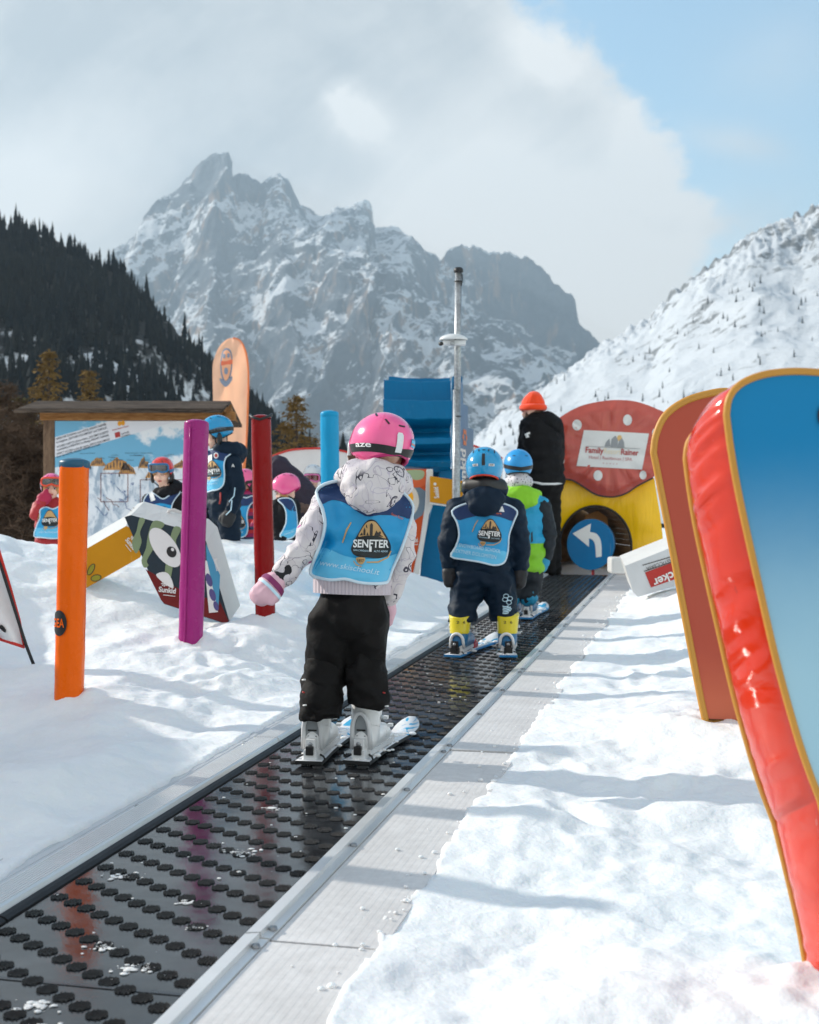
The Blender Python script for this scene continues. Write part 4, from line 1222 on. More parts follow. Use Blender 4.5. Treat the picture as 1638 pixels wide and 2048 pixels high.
# round blue arrow sign in the arch
d = 12.95
root = empty('arrow_sign', P(1186, 1150, d), 'round blue padded sign with a white left-turn arrow on a red stake', 'sign')
mb = MB(); SGB = vinyl('sign_blue', rgb(0, 106, 158), .3, .12)
fr_ = ellipse_px(1181, 1089, 47, 51, 40); mb.prism([P(x, y, d) for x, y in fr_], V((.055, .26, -.0)), SGB, smooth_side=True)
ar = [(1145, 1067), (1182, 1047), (1180, 1064)] + smooth_poly([(1180, 1064), (1192, 1067), (1200, 1077), (1203, 1092), (1203.5, 1113)], 4, False) + [(1192, 1115)] + smooth_poly([(1192, 1115), (1191, 1098), (1189, 1086), (1184, 1079), (1178, 1077)], 4, False) + [(1178, 1094)]
decal(mb, ar, d, WPR, .004); mb.build('disc', root, bevel=.012)
mb = MB(); mb.tube([P(1186, 1130, d + .12), P(1186, 1165, d + .12)], .016, mat('red_stake', rgb(150, 30, 25), .5), 10); mb.build('stake', root)

# white block at the end of the walkway and the lettered box
d = 10.6
root = empty('foam_block', P(1245, 1150, d), 'small plain white foam block at the top end of the pale planks', 'foam block')
mb = MB(); mb.box(P(1246, 1131, d) + V((0, .1, 0)), (.20, .22, .135), WHV); mb.build('block', root, bevel=.02)
d = 9.3
root = empty('lettered_box', P(1300, 1190, d), 'white padded box lying upside down with a red lettered panel', 'padded box')
GRW = vinyl('greyish_white_vinyl', (.62, .63, .64), .35, .2)
mb = MB(); fpoly = [(1250, 1132), (1345, 1094), (1420, 1064), (1438, 1130), (1350, 1172), (1276, 1194), (1266, 1184)]
slab(mb, fpoly, d, V((.03, .42, .06)), GRW, WHV)
def up(s, e, h, t, m, bold=.02):
    put_text(mb, t, s, e, h, m, fpx(d - .008), bold)
RB = mat('print_box_red', rgb(178, 32, 22), .45); BRN = mat('print_brown', rgb(60, 50, 45), .5)
decal(mb, [(1290, 1145), (1345, 1125), (1425, 1094), (1434, 1126), (1360, 1155), (1302, 1175)], d, RB, .004)
decal(mb, [(1285, 1130), (1345, 1112), (1420, 1085), (1420, 1086.5), (1345, 1113.5), (1285, 1131.5)], d, BRN, .004); decal(mb, [(1288, 1142), (1345, 1123), (1422, 1093), (1422, 1094), (1345, 1124.5), (1288, 1143.5)], d, BRN, .005)
up((1348, 1115), (1292, 1135), 7.5, 'PASTICCERIA', BRN, 0)
up((1382, 1126), (1304, 1160), 17, 'Zuecker', WPR, .02)
mb.build('box', root, bevel=.012)

# ============================================================= giant padded skis on the right
def big_ski(name, label, base_l, edge, d, dvec, thick, face_m, side_m, extra=None, puff=1.0):
    """edge: outline of the front face in pixels at depth d; dvec depth lean"""
    root = empty(name, P(*base_l, d), label, 'giant ski', 'giant padded skis standing in the snow')
    mb = MB(); y0 = max(p[1] for p in edge)
    def fp(x, y): return P(x, y, d + dvec * (y0 - y) / 1000)
    front = [fp(x, y) for x, y in edge]
    mb.add(front, [tuple(range(len(edge)))], face_m)
    nback = len(edge); NS = 9
    vs = []; off = thick
    for j in range(NS + 1):
        t = j / NS
        for i, p in enumerate(front):
            a, b2 = front[i - 1], front[(i + 1) % nback]
            nrm = (b2 - a).cross(off).normalized()
            w_ = noise.noise(V((i * .9, t * .8 + i * .05, d))) + .8 * noise.noise(V((i * 1.9, t * 1.1 + i * .1, d * 2)))
            vs.append(p + off * t + nrm * (.0065 * w_ + .017) * puff * math.sin(math.pi * t) ** .7)
    fs = [(j * nback + i, j * nback + (i + 1) % nback, (j + 1) * nback + (i + 1) % nback, (j + 1) * nback + i) for j in range(NS) for i in range(nback)]
    mb.add(vs, fs, side_m, True)
    mb.add([p + off for p in front], [tuple(range(nback))[::-1]], face_m)
    if extra: extra(mb, fp)
    body = mb.build('body', root)
    mb = MB(); PIP = mat('ochre_piping', rgb(196, 138, 50), .5, bump=.4, bs=80)
    mb.tube(front, .0085 * max(.8, d / 3), PIP, 8, closed=True); mb.tube([p + off for p in front], .0085 * max(.8, d / 3), PIP, 8, closed=True)
    mb.build('piping', root)
    return root
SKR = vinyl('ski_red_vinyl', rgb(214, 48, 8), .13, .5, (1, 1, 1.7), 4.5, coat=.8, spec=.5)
m, g, b = newmat('ski_blue_print'); co = g.coord('Object'); hx, hy, hz = g.xyz(co)
n1 = g.noise(co, 3, 5, .6)
g.l(g.mix((hz + n1 * .12).sm(1.22, .72), rgb(0, 124, 176), rgb(160, 198, 214)), b.inputs['Base Color']); b.inputs['Roughness'].default_value = .4; b.inputs['Specular IOR Level'].default_value = .25
SKB = m
m, g, b = newmat('ski_orange_print'); co = g.coord('Object'); hx, hy, hz = g.xyz(co); n1 = g.noise(co, 3, 5, .6); n2 = g.noise(g.coord('Object', (1, 1, 1), (0, .5, 0)), 30, 5, .8)
c = g.mix((hz + n1 * .15).sm(.35, .62), rgb(200, 96, 62), rgb(176, 66, 40)); c = g.mix(n2.sm(.70, .76) * .35, c, (.12, .05, .04))
g.l(c, b.inputs['Base Color']); b.inputs['Roughness'].default_value = .4
SKO = m
# the nearer, blue faced
tipb = smooth_poly([(1453, 830), (1459, 795), (1482, 768), (1525, 750), (1580, 743), (1640, 745), (1700, 752), (1750, 775), (1775, 830)], 6, False)
left_b = smooth_poly([(1640, 1600), (1600, 1490), (1555, 1330), (1520, 1180), (1480, 1000), (1462, 900), (1453, 830)], 8, False)
edgeb = smooth_poly([(1712, 1935), (1688, 1800), (1640, 1600)], 8, False)[:-1] + left_b[:-1] + tipb + smooth_poly([(1775, 830), (1800, 1000), (1850, 1250), (1920, 1600), (1985, 1960)], 8, False)[1:]
def exb(mb, fp):
    fan(mb, ellipse_px(1646, 832, 12, 22, 16), lambda x, y: fp(x, y) - V((0, .004, 0)), BLK, 2)
big_ski('giant_ski', 'nearest giant padded ski with a blue face and glossy red sides', (1640, 1945), edgeb, 2.35, .0, V((-.045, .135, -.075)), SKB, SKR, exb)
# the farther, orange faced
tipo = smooth_poly([(1307, 905), (1312, 870), (1330, 832), (1365, 805), (1410, 789), (1460, 783), (1520, 800), (1560, 840), (1575, 900)], 6, False)
edgeo = smooth_poly([(1412, 1445), (1400, 1390), (1375, 1260), (1345, 1100), (1318, 960), (1307, 905)], 8, False)[:-1] + tipo + smooth_poly([(1575, 900), (1600, 1100), (1635, 1300), (1665, 1440)], 8, False)[1:]
def exo(mb, fp):
    f1 = lambda x, y: fp(x, y) - V((0, .003, 0)); f2 = lambda x, y: fp(x, y) - V((0, .006, 0)); PL = mat('print_plum', rgb(48, 28, 52), .45)
    fan(mb, smooth_poly([(1416, 868), (1412, 840), (1424, 822), (1440, 822), (1440, 840), (1430, 856)], 4), f1, PL, 2); fan(mb, smooth_poly([(1422, 858), (1420, 842), (1428, 830), (1440, 830), (1432, 846)], 4), f2, mat('print_pale_blue', rgb(150, 178, 196), .5), 2)
    fan(mb, smooth_poly([(1404, 1090), (1406, 1130), (1418, 1175), (1440, 1215), (1470, 1210), (1450, 1090), (1425, 1060), (1408, 1060)], 4), f1, PL, 3); fan(mb, smooth_poly([(1409, 1095), (1412, 1130), (1424, 1170), (1445, 1205), (1465, 1200), (1446, 1095), (1425, 1070), (1413, 1070)], 4), f2, mat('print_pale_blue', rgb(150, 178, 196), .5), 3)
    fan(mb, ellipse_px(1462, 1360, 5, 14, 14), f1, PL, 2)
rt = big_ski('giant_ski', 'orange faced giant padded ski with ochre piping, behind the blue faced one', (1430, 1440), edgeo, 4.6, .0, V((.034, .14, -.01)), SKO, MAROON, exo, .3)

# ============================================================= map board under a little roof
d = 13.0
root = empty('map_board', P(97, 1090, d), 'large ski map board in a wooden frame under a weathered plank roof', 'info board')
def woodm(name, c0, c1, st):
    m, g, b = newmat(name); co = g.coord('Object', st)
    n1 = g.noise(co, 3.2, 7, .7, .8); n2 = g.noise(co, 14, 4, .6)
    g.l(g.mix((n1 * .7 + n2 * .4).sm(.35, .75), c0, c1), b.inputs['Base Color']); b.inputs['Roughness'].default_value = .85; b.inputs['Specular IOR Level'].default_value = .12
    g.l(g.bump(n1 + n2 * .5, .5, .012), b.inputs['Normal']); return m
WARM = woodm('warm_beam', (.20, .085, .025), (.46, .23, .09), (1.2, 6, 9)); WPOST = woodm('grey_post', (.10, .065, .045), (.26, .17, .11), (8, 8, 1.2)); WROOF = woodm('weathered_roof', (.02, .014, .011), (.13, .098, .075), (.8, 5, 9))
mb = MB(); mb.box(P(97, 826, d) + V((0, .08, -.95)), (.12, .12, 1.9), WPOST); mb.build('post', root, bevel=.006)
mb = MB(); mb.box(P(440, 826, d) + V((0, .08, -.95)), (.12, .12, 1.9), WPOST); mb.build('post', root, bevel=.006)
mb = MB(); mb.box(P(276, 832, d) + V((0, .02, 0)), (1.98, .10, .085), WARM); mb.build('beam', root, bevel=.006)
mb = MB()
for k, (y0, y1, dd0, dd1) in enumerate(((798, 810, .22, -.02), (809, 822, -.01, -.28), (821, 826, -.27, -.30))):
    xl0, xl1 = 62 - k * 6, 56 - k * 6
    q = [P(xl0, y0, 13) + V((0, dd0, 0)), P(455 - k, y0, 13) + V((0, dd0, 0)), P(456 - k * 2, y1, 13) + V((0, dd1, 0)), P(xl1, y1, 13) + V((0, dd1, 0))]
    mb.prism(q, V((0, .03, -.02)), WROOF)
qb = [P(62, 798, 13) + V((0, .22, 0)), P(455, 798, 13) + V((0, .22, 0)), P(462, 838, 13) + V((0, .85, -.0)), P(58, 838, 13) + V((0, .85, 0))]
mb.prism(qb, V((0, .0, -.03)), WROOF); mb.build('roof', root)
mb = MB(); mb.add([P(455, 802, 13) + V((0, .22, 0)), P(452, 824, 13) + V((0, -.25, 0)), P(458, 836, 13) + V((0, .7, 0))], [(0, 1, 2)], WARM); mb.prism([P(448, 806, 13) + V((0, .2, 0)), P(446, 842, 13) + V((0, -.2, 0)), P(466, 842, 13) + V((0, -.2, 0)), P(458, 806, 13) + V((0, .2, 0))], V((0, .05, 0)), WARM); mb.build('gable', root)
# the printed map: sky, diagonal white band, painted peaks and pistes
MP, g, b = newmat('map_print'); co = g.coord('Object'); hx, hy, hz = g.xyz(co)
# object origin at the panel's lower left, metres
n1 = g.noise(co, 2.3, 7, .6); n2 = g.noise(g.scale(co, (1, 1, .6)), 7, 7, .65, .8); n3 = g.noise(g.scale(co, (1, 1, .5), ), 3.6, 6, .65, 2.2)
zs = hz - 1.30 + (n1 - .5) * .1
skyc = g.mix((n1 + (hx - .9) * .12).sm(.52, .60), rgb(110, 176, 208), (.84, .86, .88))
snowc = g.mix((n3 * .6 + n2 * .5).sm(.50, .64), (.80, .84, .88), rgb(160, 178, 194))
ridge = (n2 - .5) * .55 + (n1 - .5) * .3
top_ = hz - (ridge + .93)
rockp = g.mix(n2.sm(.42, .6), rgb(70, 60, 55), rgb(205, 150, 80))
isr = top_.lt(0.0) * (hz.gt(9.0))
c = g.mix((hz + (n1 - .5) * .25).gt(.72), snowc, skyc)
c = g.mix(isr, c, rockp)
band = hz - (hx * .294 + .833)
c = g.mix(band.gt(0.0) * band.lt(.20), c, (.78, .78, .82))
g.l(c, b.inputs['Base Color']); b.inputs['Roughness'].default_value = .35
mb = MB(); slab(mb, [(110, 842), (448, 842), (448, 1078), (110, 1078)], d, V((0, .03, 0)), MP, WPOST)
TXT = mat('print_ink', rgb(52, 56, 70), .5); LGT = mat('print_frame', rgb(120, 52, 52), .5); BLG = mat('print_label_blue', rgb(60, 100, 160), .5)
ff = fpx(d - .004)
lines = ['DIREKTER ZUGANG vom HOTEL RESORT RAINER', 'ins Skigebiet „SEXTNER DOLOMITEN“ und ZURÜCK!', 'ACCESSO DIRETTO all\'area sciistica „DOLOMITI DI SESTO“', 'e possibilità di RIENTRO in albergo RESORT RAINER!', 'DIRECT ACCESS to the ski resort „SESTO DOLOMITES“', 'from the HOTEL RESORT RAINER and back!']
for (t, s, e) in zip(lines, ((113, 880), (113, 887), (114, 896), (114, 902), (114, 910), (114, 916)), ((213, 850), (214, 857), (218, 865), (218, 872), (221, 880), (201, 890))):
    put_text(mb, t, s, e, 4.0, TXT, ff, .012, maxlen=99)
put_text(mb, 'Family Resort Rainer', (225, 862), (258, 853), 3.2, RDT, ff, .01, maxlen=99)
for e in ((239, 847, 4, 5), (246, 846, 4, 5)): decal(mb, ellipse_px(*e, 10), d, YEL, .004)
decal(mb, [(229, 866), (239, 863), (241, 873), (231, 876)], d, RDT, .004); put_text(mb, 'SEXTNER', (243, 870), (259, 865), 3.2, TXT, ff, .01, maxlen=99); put_text(mb, 'DOLOMITEN', (243, 875), (261, 870), 3.2, TXT, ff, .01, maxlen=99)
put_text(mb, 'Dolomiti del Comelico', (160, 908), (190, 907), 2.2, TXT, ff, 0, maxlen=99); put_text(mb, 'Sextner Dolomiten - Dolomiti di Sesto', (250, 907), (305, 907), 2.2, TXT, ff, 0, maxlen=99)
rngm = random.Random(4)
for k in range(16):
    x, y = rngm.uniform(180, 365), rngm.uniform(910, 922); put_text(mb, rngm.choice(['Rotwand', 'Elfer', 'Zwölfer', 'Helm', 'Haunold']), (x, y), (x + 13, y), 2.0, TXT, ff, 0, maxlen=99)
def pk(poly, base):
    decal(mb, poly, d, base, .003)
PKA = mat('print_peak_tan', rgb(196, 142, 78), .5, var=.5, vs=40, bump=0); PKB = mat('print_peak_dark', rgb(88, 74, 66), .5, var=.5, vs=40, bump=0)
for x0, x1, y0, hgt in ((178, 212, 932, 22), (205, 262, 940, 30), (236, 272, 948, 30), (276, 300, 936, 24), (290, 330, 956, 24), (345, 375, 936, 20), (375, 420, 940, 26)):
    k = 9; pts = [(x0, y0)]
    pts += [(x0 + (x1 - x0) * (i + .5) / k, y0 - hgt * (math.sin(math.pi * (i + .6) / (k + .4)) * rngm.uniform(.55, 1.0))) for i in range(k)] + [(x1, y0)]
    decal(mb, pts, d, PKA, .003)
    for i in range(1, k + 1):
        p = pts[i]; decal(mb, [p, (p[0] + 2.2, p[1] + 8), (p[0] + .5, y0 - 2), (p[0] - 1, p[1] + 9)], d, PKB, .0045)
def frm(x0, y0, x1, y1):
    for q in ([(x0, y0), (x1, y0), (x1, y0 + 1.2), (x0, y0 + 1.2)], [(x0, y1), (x1, y1), (x1, y1 + 1.2), (x0, y1 + 1.2)], [(x0, y0), (x0 + 1.2, y0), (x0 + 1.2, y1), (x0, y1)], [(x1, y0), (x1 + 1.2, y0), (x1 + 1.2, y1), (x1, y1)]): decal(mb, q, d, LGT, .004)
frm(201, 946, 255, 1003); frm(280, 959, 372, 1030)
for k in range(26):
    x, y = rngm.uniform(186, 345), rngm.uniform(950, 1030)
    put_text(mb, str(rngm.randint(1, 29)), (x, y), (x + 3.5, y), 3, BLG, ff, .02, maxlen=99)
for k in range(9):
    x, y = rngm.uniform(190, 330), rngm.uniform(960, 1020)
    pts = [P(x + q * 4 + rngm.uniform(-2, 2), y + q * 5 * rngm.uniform(.4, 1), d - .004) for q in range(7)]
    mb.tube(pts, .0025, LGT if k % 2 else BLG, 4)
mbp = mb.build('map_panel', root, origin=P(110, 1078, d))

# ============================================================= feather banner behind the board
d = 15.0
root = empty('beach_flag', P(492, 1060, d), 'tall peach coloured feather flag with a rounded top behind the map board', 'flag')
m, g, b = newmat('peach_cloth'); co = g.coord('Object')
n1 = g.noise(g.coord('Object', (3, 1, .6), (0, .5, 0)), 2.5, 4, .5)
b.inputs['Base Color'].default_value = (*rgb(255, 208, 180), 1); b.inputs['Roughness'].default_value = .7
g.l(g.bump(n1, .5, .05), b.inputs['Normal']); b.inputs['Transmission Weight'].default_value = 0
tr = g.n('ShaderNodeBsdfTranslucent'); tr.inputs[0].default_value = (*rgb(255, 190, 148), 1); ms = g.n('ShaderNodeMixShader'); ms.inputs[0].default_value = .55
g.l(b.outputs[0], ms.inputs[1]); g.l(tr.outputs[0], ms.inputs[2]); g.l(ms.outputs[0], m.node_tree.nodes['Material Output'].inputs[0])
PEACH = m
lft = [(427, 1060), (427, 900), (426, 800), (425, 735), (430, 712), (438, 694), (448, 683), (458, 677), (466, 676)]
rgt = [(470, 1060), (485, 960), (493, 880), (496, 800), (497, 750), (494, 715), (487, 692), (478, 680), (466, 676)]
Lp = smooth_poly(lft, 5, False); Rp = smooth_poly(rgt, 5, False)
def fl2(u, v):
    k = v * (len(Lp) - 1); i = min(len(Lp) - 2, int(k)); f = k - i
    l_ = [Lp[i][q] * (1 - f) + Lp[i + 1][q] * f for q in (0, 1)]; r_ = [Rp[i][q] * (1 - f) + Rp[i + 1][q] * f for q in (0, 1)]
    y = l_[1] * (1 - u) + r_[1] * u
    return P(l_[0] * (1 - u) + r_[0] * u, y, d + .05 * math.sin(u * 5 + y * .02) * (1 - u) + .02 * noise.noise(V((u * 4, y * .03, 0))))
mb = MB(); mb.grid(fl2, 20, 60, PEACH); bvf = BVHTree.FromPolygons([V(v) for v in mb.v], mb.f)
ff = on_front(bvf, d, .008); f2 = on_front(bvf, d, .014); f3 = on_front(bvf, d, .02)
EMB = mat('print_faded_blue', rgb(140, 150, 168), .6); PCH = mat('print_peach', rgb(250, 180, 140), .6); CRL = mat('print_coral', rgb(238, 120, 84), .6)
fan(mb, smooth_poly([(441, 722), (445, 702), (453, 696), (462, 702), (465, 722), (462, 750), (452, 768), (442, 750)], 4), ff, EMB, 4)
fan(mb, smooth_poly([(443.5, 722), (447, 705), (453, 700), (460, 705), (462.5, 722), (460, 746), (452, 763), (444.5, 746)], 4), f2, PCH, 4)
fan(mb, [(442, 722), (465, 719), (465, 728), (442, 731)], f3, CRL, 2)
for e in ((448, 712, 3, 5), (457, 711, 3, 5), (452, 742, 4, 7)): fan(mb, ellipse_px(*e, 10), f3, EMB, 2)
fan(mb, smooth_poly([(440, 756), (452, 766), (463, 752), (464, 760), (452, 774), (441, 764)], 3), f3, EMB, 2)
mb.build('banner', root)
mb = MB(); mb.tube([P(470, 1075, d)] + [P(x, y, d) for x, y in Rp], [.016] * 10 + [.011] * (len(Rp) - 9), mat('orange_pole', rgb(238, 130, 70), .5), 8); mb.build('pole', root)

# ============================================================= white rounded board behind the children
d = 16.0
root = empty('rounded_board', P(650, 1060, d), 'white board with an arched red rimmed top behind the children on the left', 'board')
mb = MB(); ark = smooth_poly([(500, 1060), (503, 980), (530, 925), (570, 903), (620, 897), (670, 899), (720, 915), (745, 950), (752, 1060)], 6, False)
slab(mb, ark, d, V((0, .06, 0)), mat('board_white', (.74, .74, .73), .45), REDB); mb.build('panel', root)
mb = MB(); mb.tube([P(x, y, d - .01) for x, y in ark], .012, REDB, 6); mb.build('rim', root)
# low board partly hidden right of the pole
d = 15.5
root = empty('low_banner', P(960, 1010, d), 'low white banner with a red top edge behind the blue helmets', 'board')
mb = MB(); slab(mb, [(930, 890), (950, 893), (975, 903), (1005, 918), (1005, 1020), (930, 1020)], d, V((0, .05, 0)), mat('board_white', (.74, .74, .73), .45)); mb.build('panel', root)
mb = MB(); mb.tube([P(928, 889, d), P(950, 892, d), P(975, 902, d), P(1005, 917, d)], .014, REDB, 6); mb.build('rim', root)
# ============================================================= people
from mathutils.geometry import delaunay_2d_cdt
def inside(poly, x, y):
    c = False; n = len(poly)
    for i in range(n):
        x1, y1 = poly[i]; x2, y2 = poly[i - 1]
        if (y1 > y) != (y2 > y) and x < (x2 - x1) * (y - y1) / (y2 - y1) + x1: c = not c
    return c
def patch2d(poly, cell):
    dens = []
    n = len(poly)
    for i in range(n):
        a, b2 = poly[i], poly[(i + 1) % n]
        k = max(1, int(math.hypot(b2[0] - a[0], b2[1] - a[1]) / cell))
        dens += [(a[0] + (b2[0] - a[0]) * j / k, a[1] + (b2[1] - a[1]) * j / k) for j in range(k)]
    pts = [V((x, y)) for x, y in dens]; m_ = len(pts)
    xs = [p[0] for p in dens]; ys = [p[1] for p in dens]
    y = min(ys) + cell * .7; r = 0
    while y < max(ys):
        x = min(xs) + cell * (.5 if r % 2 else .95)
        while x < max(xs):
            if inside(dens, x, y) and min((x - q[0]) ** 2 + (y - q[1]) ** 2 for q in dens) > (.55 * cell) ** 2: pts.append(V((x, y)))
            x += cell
        y += cell * .87; r += 1
    out = delaunay_2d_cdt(pts, [(i, (i + 1) % m_) for i in range(m_)], [], 1, 1e-4)
    return [(v.x, v.y) for v in out[0]], [tuple(f) for f in out[2]], dens

class Drape:
    """how far in front of the body a hanging sheet lies, read from the clothes underneath"""
    def __init__(s, meshes, d, box, step=3.0, gap=.010, wr=.004, seed=0, blur=3, fq=(.03, .012)):
        s.x0, s.y0, x1, y1 = box; s.st = step; s.wr = wr; s.seed = seed; s.fq = fq
        nx = int((x1 - s.x0) / step) + 2; ny = int((y1 - s.y0) / step) + 2
        bv = [BVHTree.FromPolygons([V(v) for v in vs], fs) for vs, fs in meshes]
        D = np.full((ny, nx), np.nan); o = V((0, 0, CAMZ))
        for j in range(ny):
            for i in range(nx):
                r = (P(s.x0 + i * step, s.y0 + j * step, 1) - o)
                for b in bv:
                    h = b.ray_cast(o, r.normalized())
                    if h[0] is not None:
                        y = h[0].y
                        if np.isnan(D[j, i]) or y < D[j, i]: D[j, i] = y
        if np.isnan(D).all(): D[:] = d
        mx = np.nanmax(D); mn = np.nanmin(D)
        miss = np.isnan(D); W = np.where(miss, np.nanmean(D), D)
        for _ in range(80):
            p = np.pad(W, 1, mode='edge'); a = (p[:-2, 1:-1] + p[2:, 1:-1] + p[1:-1, :-2] + p[1:-1, 2:]) / 4
            W = np.where(miss, a, W)
        raw = W.copy()
        for _ in range(blur):
            p = np.pad(W, 1, mode='edge'); a = (p[:-2, 1:-1] + p[2:, 1:-1] + p[1:-1, :-2] + p[1:-1, 2:] + p[1:-1, 1:-1]) / 5
            W = np.minimum(a, raw)
        for _ in range(3):
            p = np.pad(W, 1, mode='edge'); W = (p[:-2, 1:-1] + p[2:, 1:-1] + p[1:-1, :-2] + p[1:-1, 2:] + p[1:-1, 1:-1]) / 5
        s.D = W - gap; s.nx = nx; s.ny = ny
    def at(s, x, y, lift=0.0):
        fx = min(max((x - s.x0) / s.st, 0), s.nx - 1.001); fy = min(max((y - s.y0) / s.st, 0), s.ny - 1.001)
        i, j = int(fx), int(fy); a, b = fx - i, fy - j; D = s.D
        v = (D[j, i] * (1 - a) + D[j, i + 1] * a) * (1 - b) + (D[j + 1, i] * (1 - a) + D[j + 1, i + 1] * a) * b
        q = noise.noise(V((x * s.fq[0], y * s.fq[1], s.seed))) + .5 * noise.noise(V((x * s.fq[0] * 2 + y * .02, y * s.fq[1] * 2.5, s.seed + 4)))
        return P(x, y, v - lift - s.wr * (q + .6))
def drape_patch(mb, dr, poly, cell, m, lift):
    vs, fs, dn = patch2d(poly, cell)
    mb.add([dr.at(x, y, lift) for x, y in vs], fs, m, True); return dn
def drape_text(mb, dr, t, s_, e, h, m, lift, bold=.0, shear=0.0, upv=None, maxlen=.3):
    put_text(mb, t, s_, e, h, m, lambda x, y: dr.at(x, y, lift), bold, shear, maxlen, upv)

BIBB = mat('bib_blue', rgb(20, 150, 204), .42, var=.06, bump=.12, bs=120, bd=.002); BIBL = mat('bib_light_blue', rgb(92, 186, 224), .42, var=.06, bump=.12, bs=120, bd=.002); BIBN = mat('bib_navy', rgb(16, 50, 98), .6, var=.1, bump=.2, bs=140, bd=.002)
PIPE = mat('bib_piping', rgb(206, 224, 234), .6, bump=.1); BADGE = mat('badge_black', rgb(14, 22, 24), .5, bump=0); GOLD = mat('badge_gold', rgb(196, 156, 100), .5, bump=0); LETT = mat('badge_white', (.82, .82, .80), .5, bump=0); SHAD = mat('badge_brown', rgb(46, 36, 30), .5, bump=0); PALE = mat('bib_pale_letters', rgb(196, 226, 240), .5, bump=0)
ORL = mat('bib_orange_letters', rgb(215, 100, 50), .5, bump=0)

def senfter(mb, dr, cx, cy, k, tilt=0.0, lift=.003, detail=True, txt='SENFTER', kx=1.0):
    """the black and gold badge: k = pixels per unit (badge about 80 units wide)"""
    c, s_ = math.cos(tilt), math.sin(tilt)
    T = lambda p: (cx + (p[0] * c - p[1] * s_) * k * kx, cy + (p[0] * s_ + p[1] * c) * k)
    PP = lambda pts: [T(p) for p in pts]
    egg = smooth_poly([(-41, 22), (-36, 6), (-26, -14), (-16, -32), (-6, -40), (6, -39), (18, -26), (32, -6), (40, 12), (37, 28), (20, 37), (-10, 37), (-32, 34)], 4)
    drape_patch(mb, dr, PP(egg), 9 * k, BADGE, lift)
    dome = smooth_poly([(-27, -5), (-22, -18), (-14, -31), (-5, -37), (6, -36), (16, -25), (25, -10), (29, -3), (14, -7), (0, -8), (-14, -7)], 3)
    drape_patch(mb, dr, PP(dome), 9 * k, GOLD, lift + .0012)
    if detail:
        for q in ([(-4, -8), (-4, -30), (-1, -34), (2, -30), (2, -8)], [(-17, -8), (-17, -18), (-15, -24), (-13, -18), (-13, -8)], [(-25, -7), (-20, -14), (-18, -8)], [(5, -8), (9, -19), (13, -14), (17, -18), (24, -6)], [(-11, -8), (-9, -15), (-6, -8)]):
            drape_patch(mb, dr, PP(q), 9 * k, SHAD, lift + .0024)
        drape_text(mb, dr, 'SAN CANDIDO', T((-36, 24.5)), T((-5, 25.5)), 3.6 * k, PALE, lift + .0024, 0, upv=(s_, -c))
        drape_text(mb, dr, 'ALTO ADIGE', T((6, 25.5)), T((34, 24.5)), 3.6 * k, PALE, lift + .0024, 0, upv=(s_, -c))
    drape_text(mb, dr, txt, T((-37, 17)), T((36, 15)), 15.5 * k, LETT, lift + .0026, .025, upv=(s_, -c))
    drape_patch(mb, dr, PP([(-4, 14), (1, 14), (1, 25), (-4, 25)]), 9 * k, LETT, lift + .0026)
    sw = [(-44, -34), (-53, -18), (-60, 8), (-58, 10), (-50, -16), (-42, -33)]
    drape_patch(mb, dr, PP(sw), 9 * k, GOLD, lift)
    drape_patch(mb, dr, PP([(-36, 45), (-30, 54), (-18, 57), (-18, 55), (-29, 52), (-34, 45)]), 9 * k, GOLD, lift)
    drape_patch(mb, dr, PP([(-8, 48), (16, 47), (36, 36), (42, 22), (40, 21), (34, 34), (15, 44), (-8, 45.5)]), 9 * k, GOLD, lift)
    drape_patch(mb, dr, PP(smooth_poly([(-29, 38), (-12, 38), (-13, 47), (-20, 52), (-28, 46)], 3)), 9 * k, GOLD, lift + .0012)
    if detail: drape_text(mb, dr, '1857', T((-27, 47)), T((-14, 47)), 6 * k, SHAD, lift + .0024, 0, upv=(s_, -c))

def bib(root, d, meshes, outline, scale, yoke=None, low=None, extra=None, cell=7, wr=.004, gap=.012, seed=0, fq=(.03, .012), pipe=.0055):
    xs = [p[0] for p in outline]; ys = [p[1] for p in outline]
    dr = Drape(meshes, d, (min(xs) - 8, min(ys) - 8, max(xs) + 8, max(ys) + 8), max(1.5, cell * .45), gap, wr, seed, fq=fq)
    mb = MB()
    vs, fs, dn = patch2d(outline, cell)
    n = len(vs)
    mb.add([dr.at(x, y) for x, y in vs], fs, BIBB, True); mb.add([dr.at(x, y, -.003) for x, y in vs], fs, BIBN, True)
    if low: drape_patch(mb, dr, low, cell, BIBL, .0012)
    if yoke:
        for y_ in (yoke if isinstance(yoke[0], list) else [yoke]): drape_patch(mb, dr, y_, cell, BIBN, .0014)
    if extra: extra(mb, dr)
    mb.tube([dr.at(x, y, .001) for x, y in dn], pipe, PIPE, 6, closed=True)
    o = mb.build('bib', root, fixn=False); return o, dr

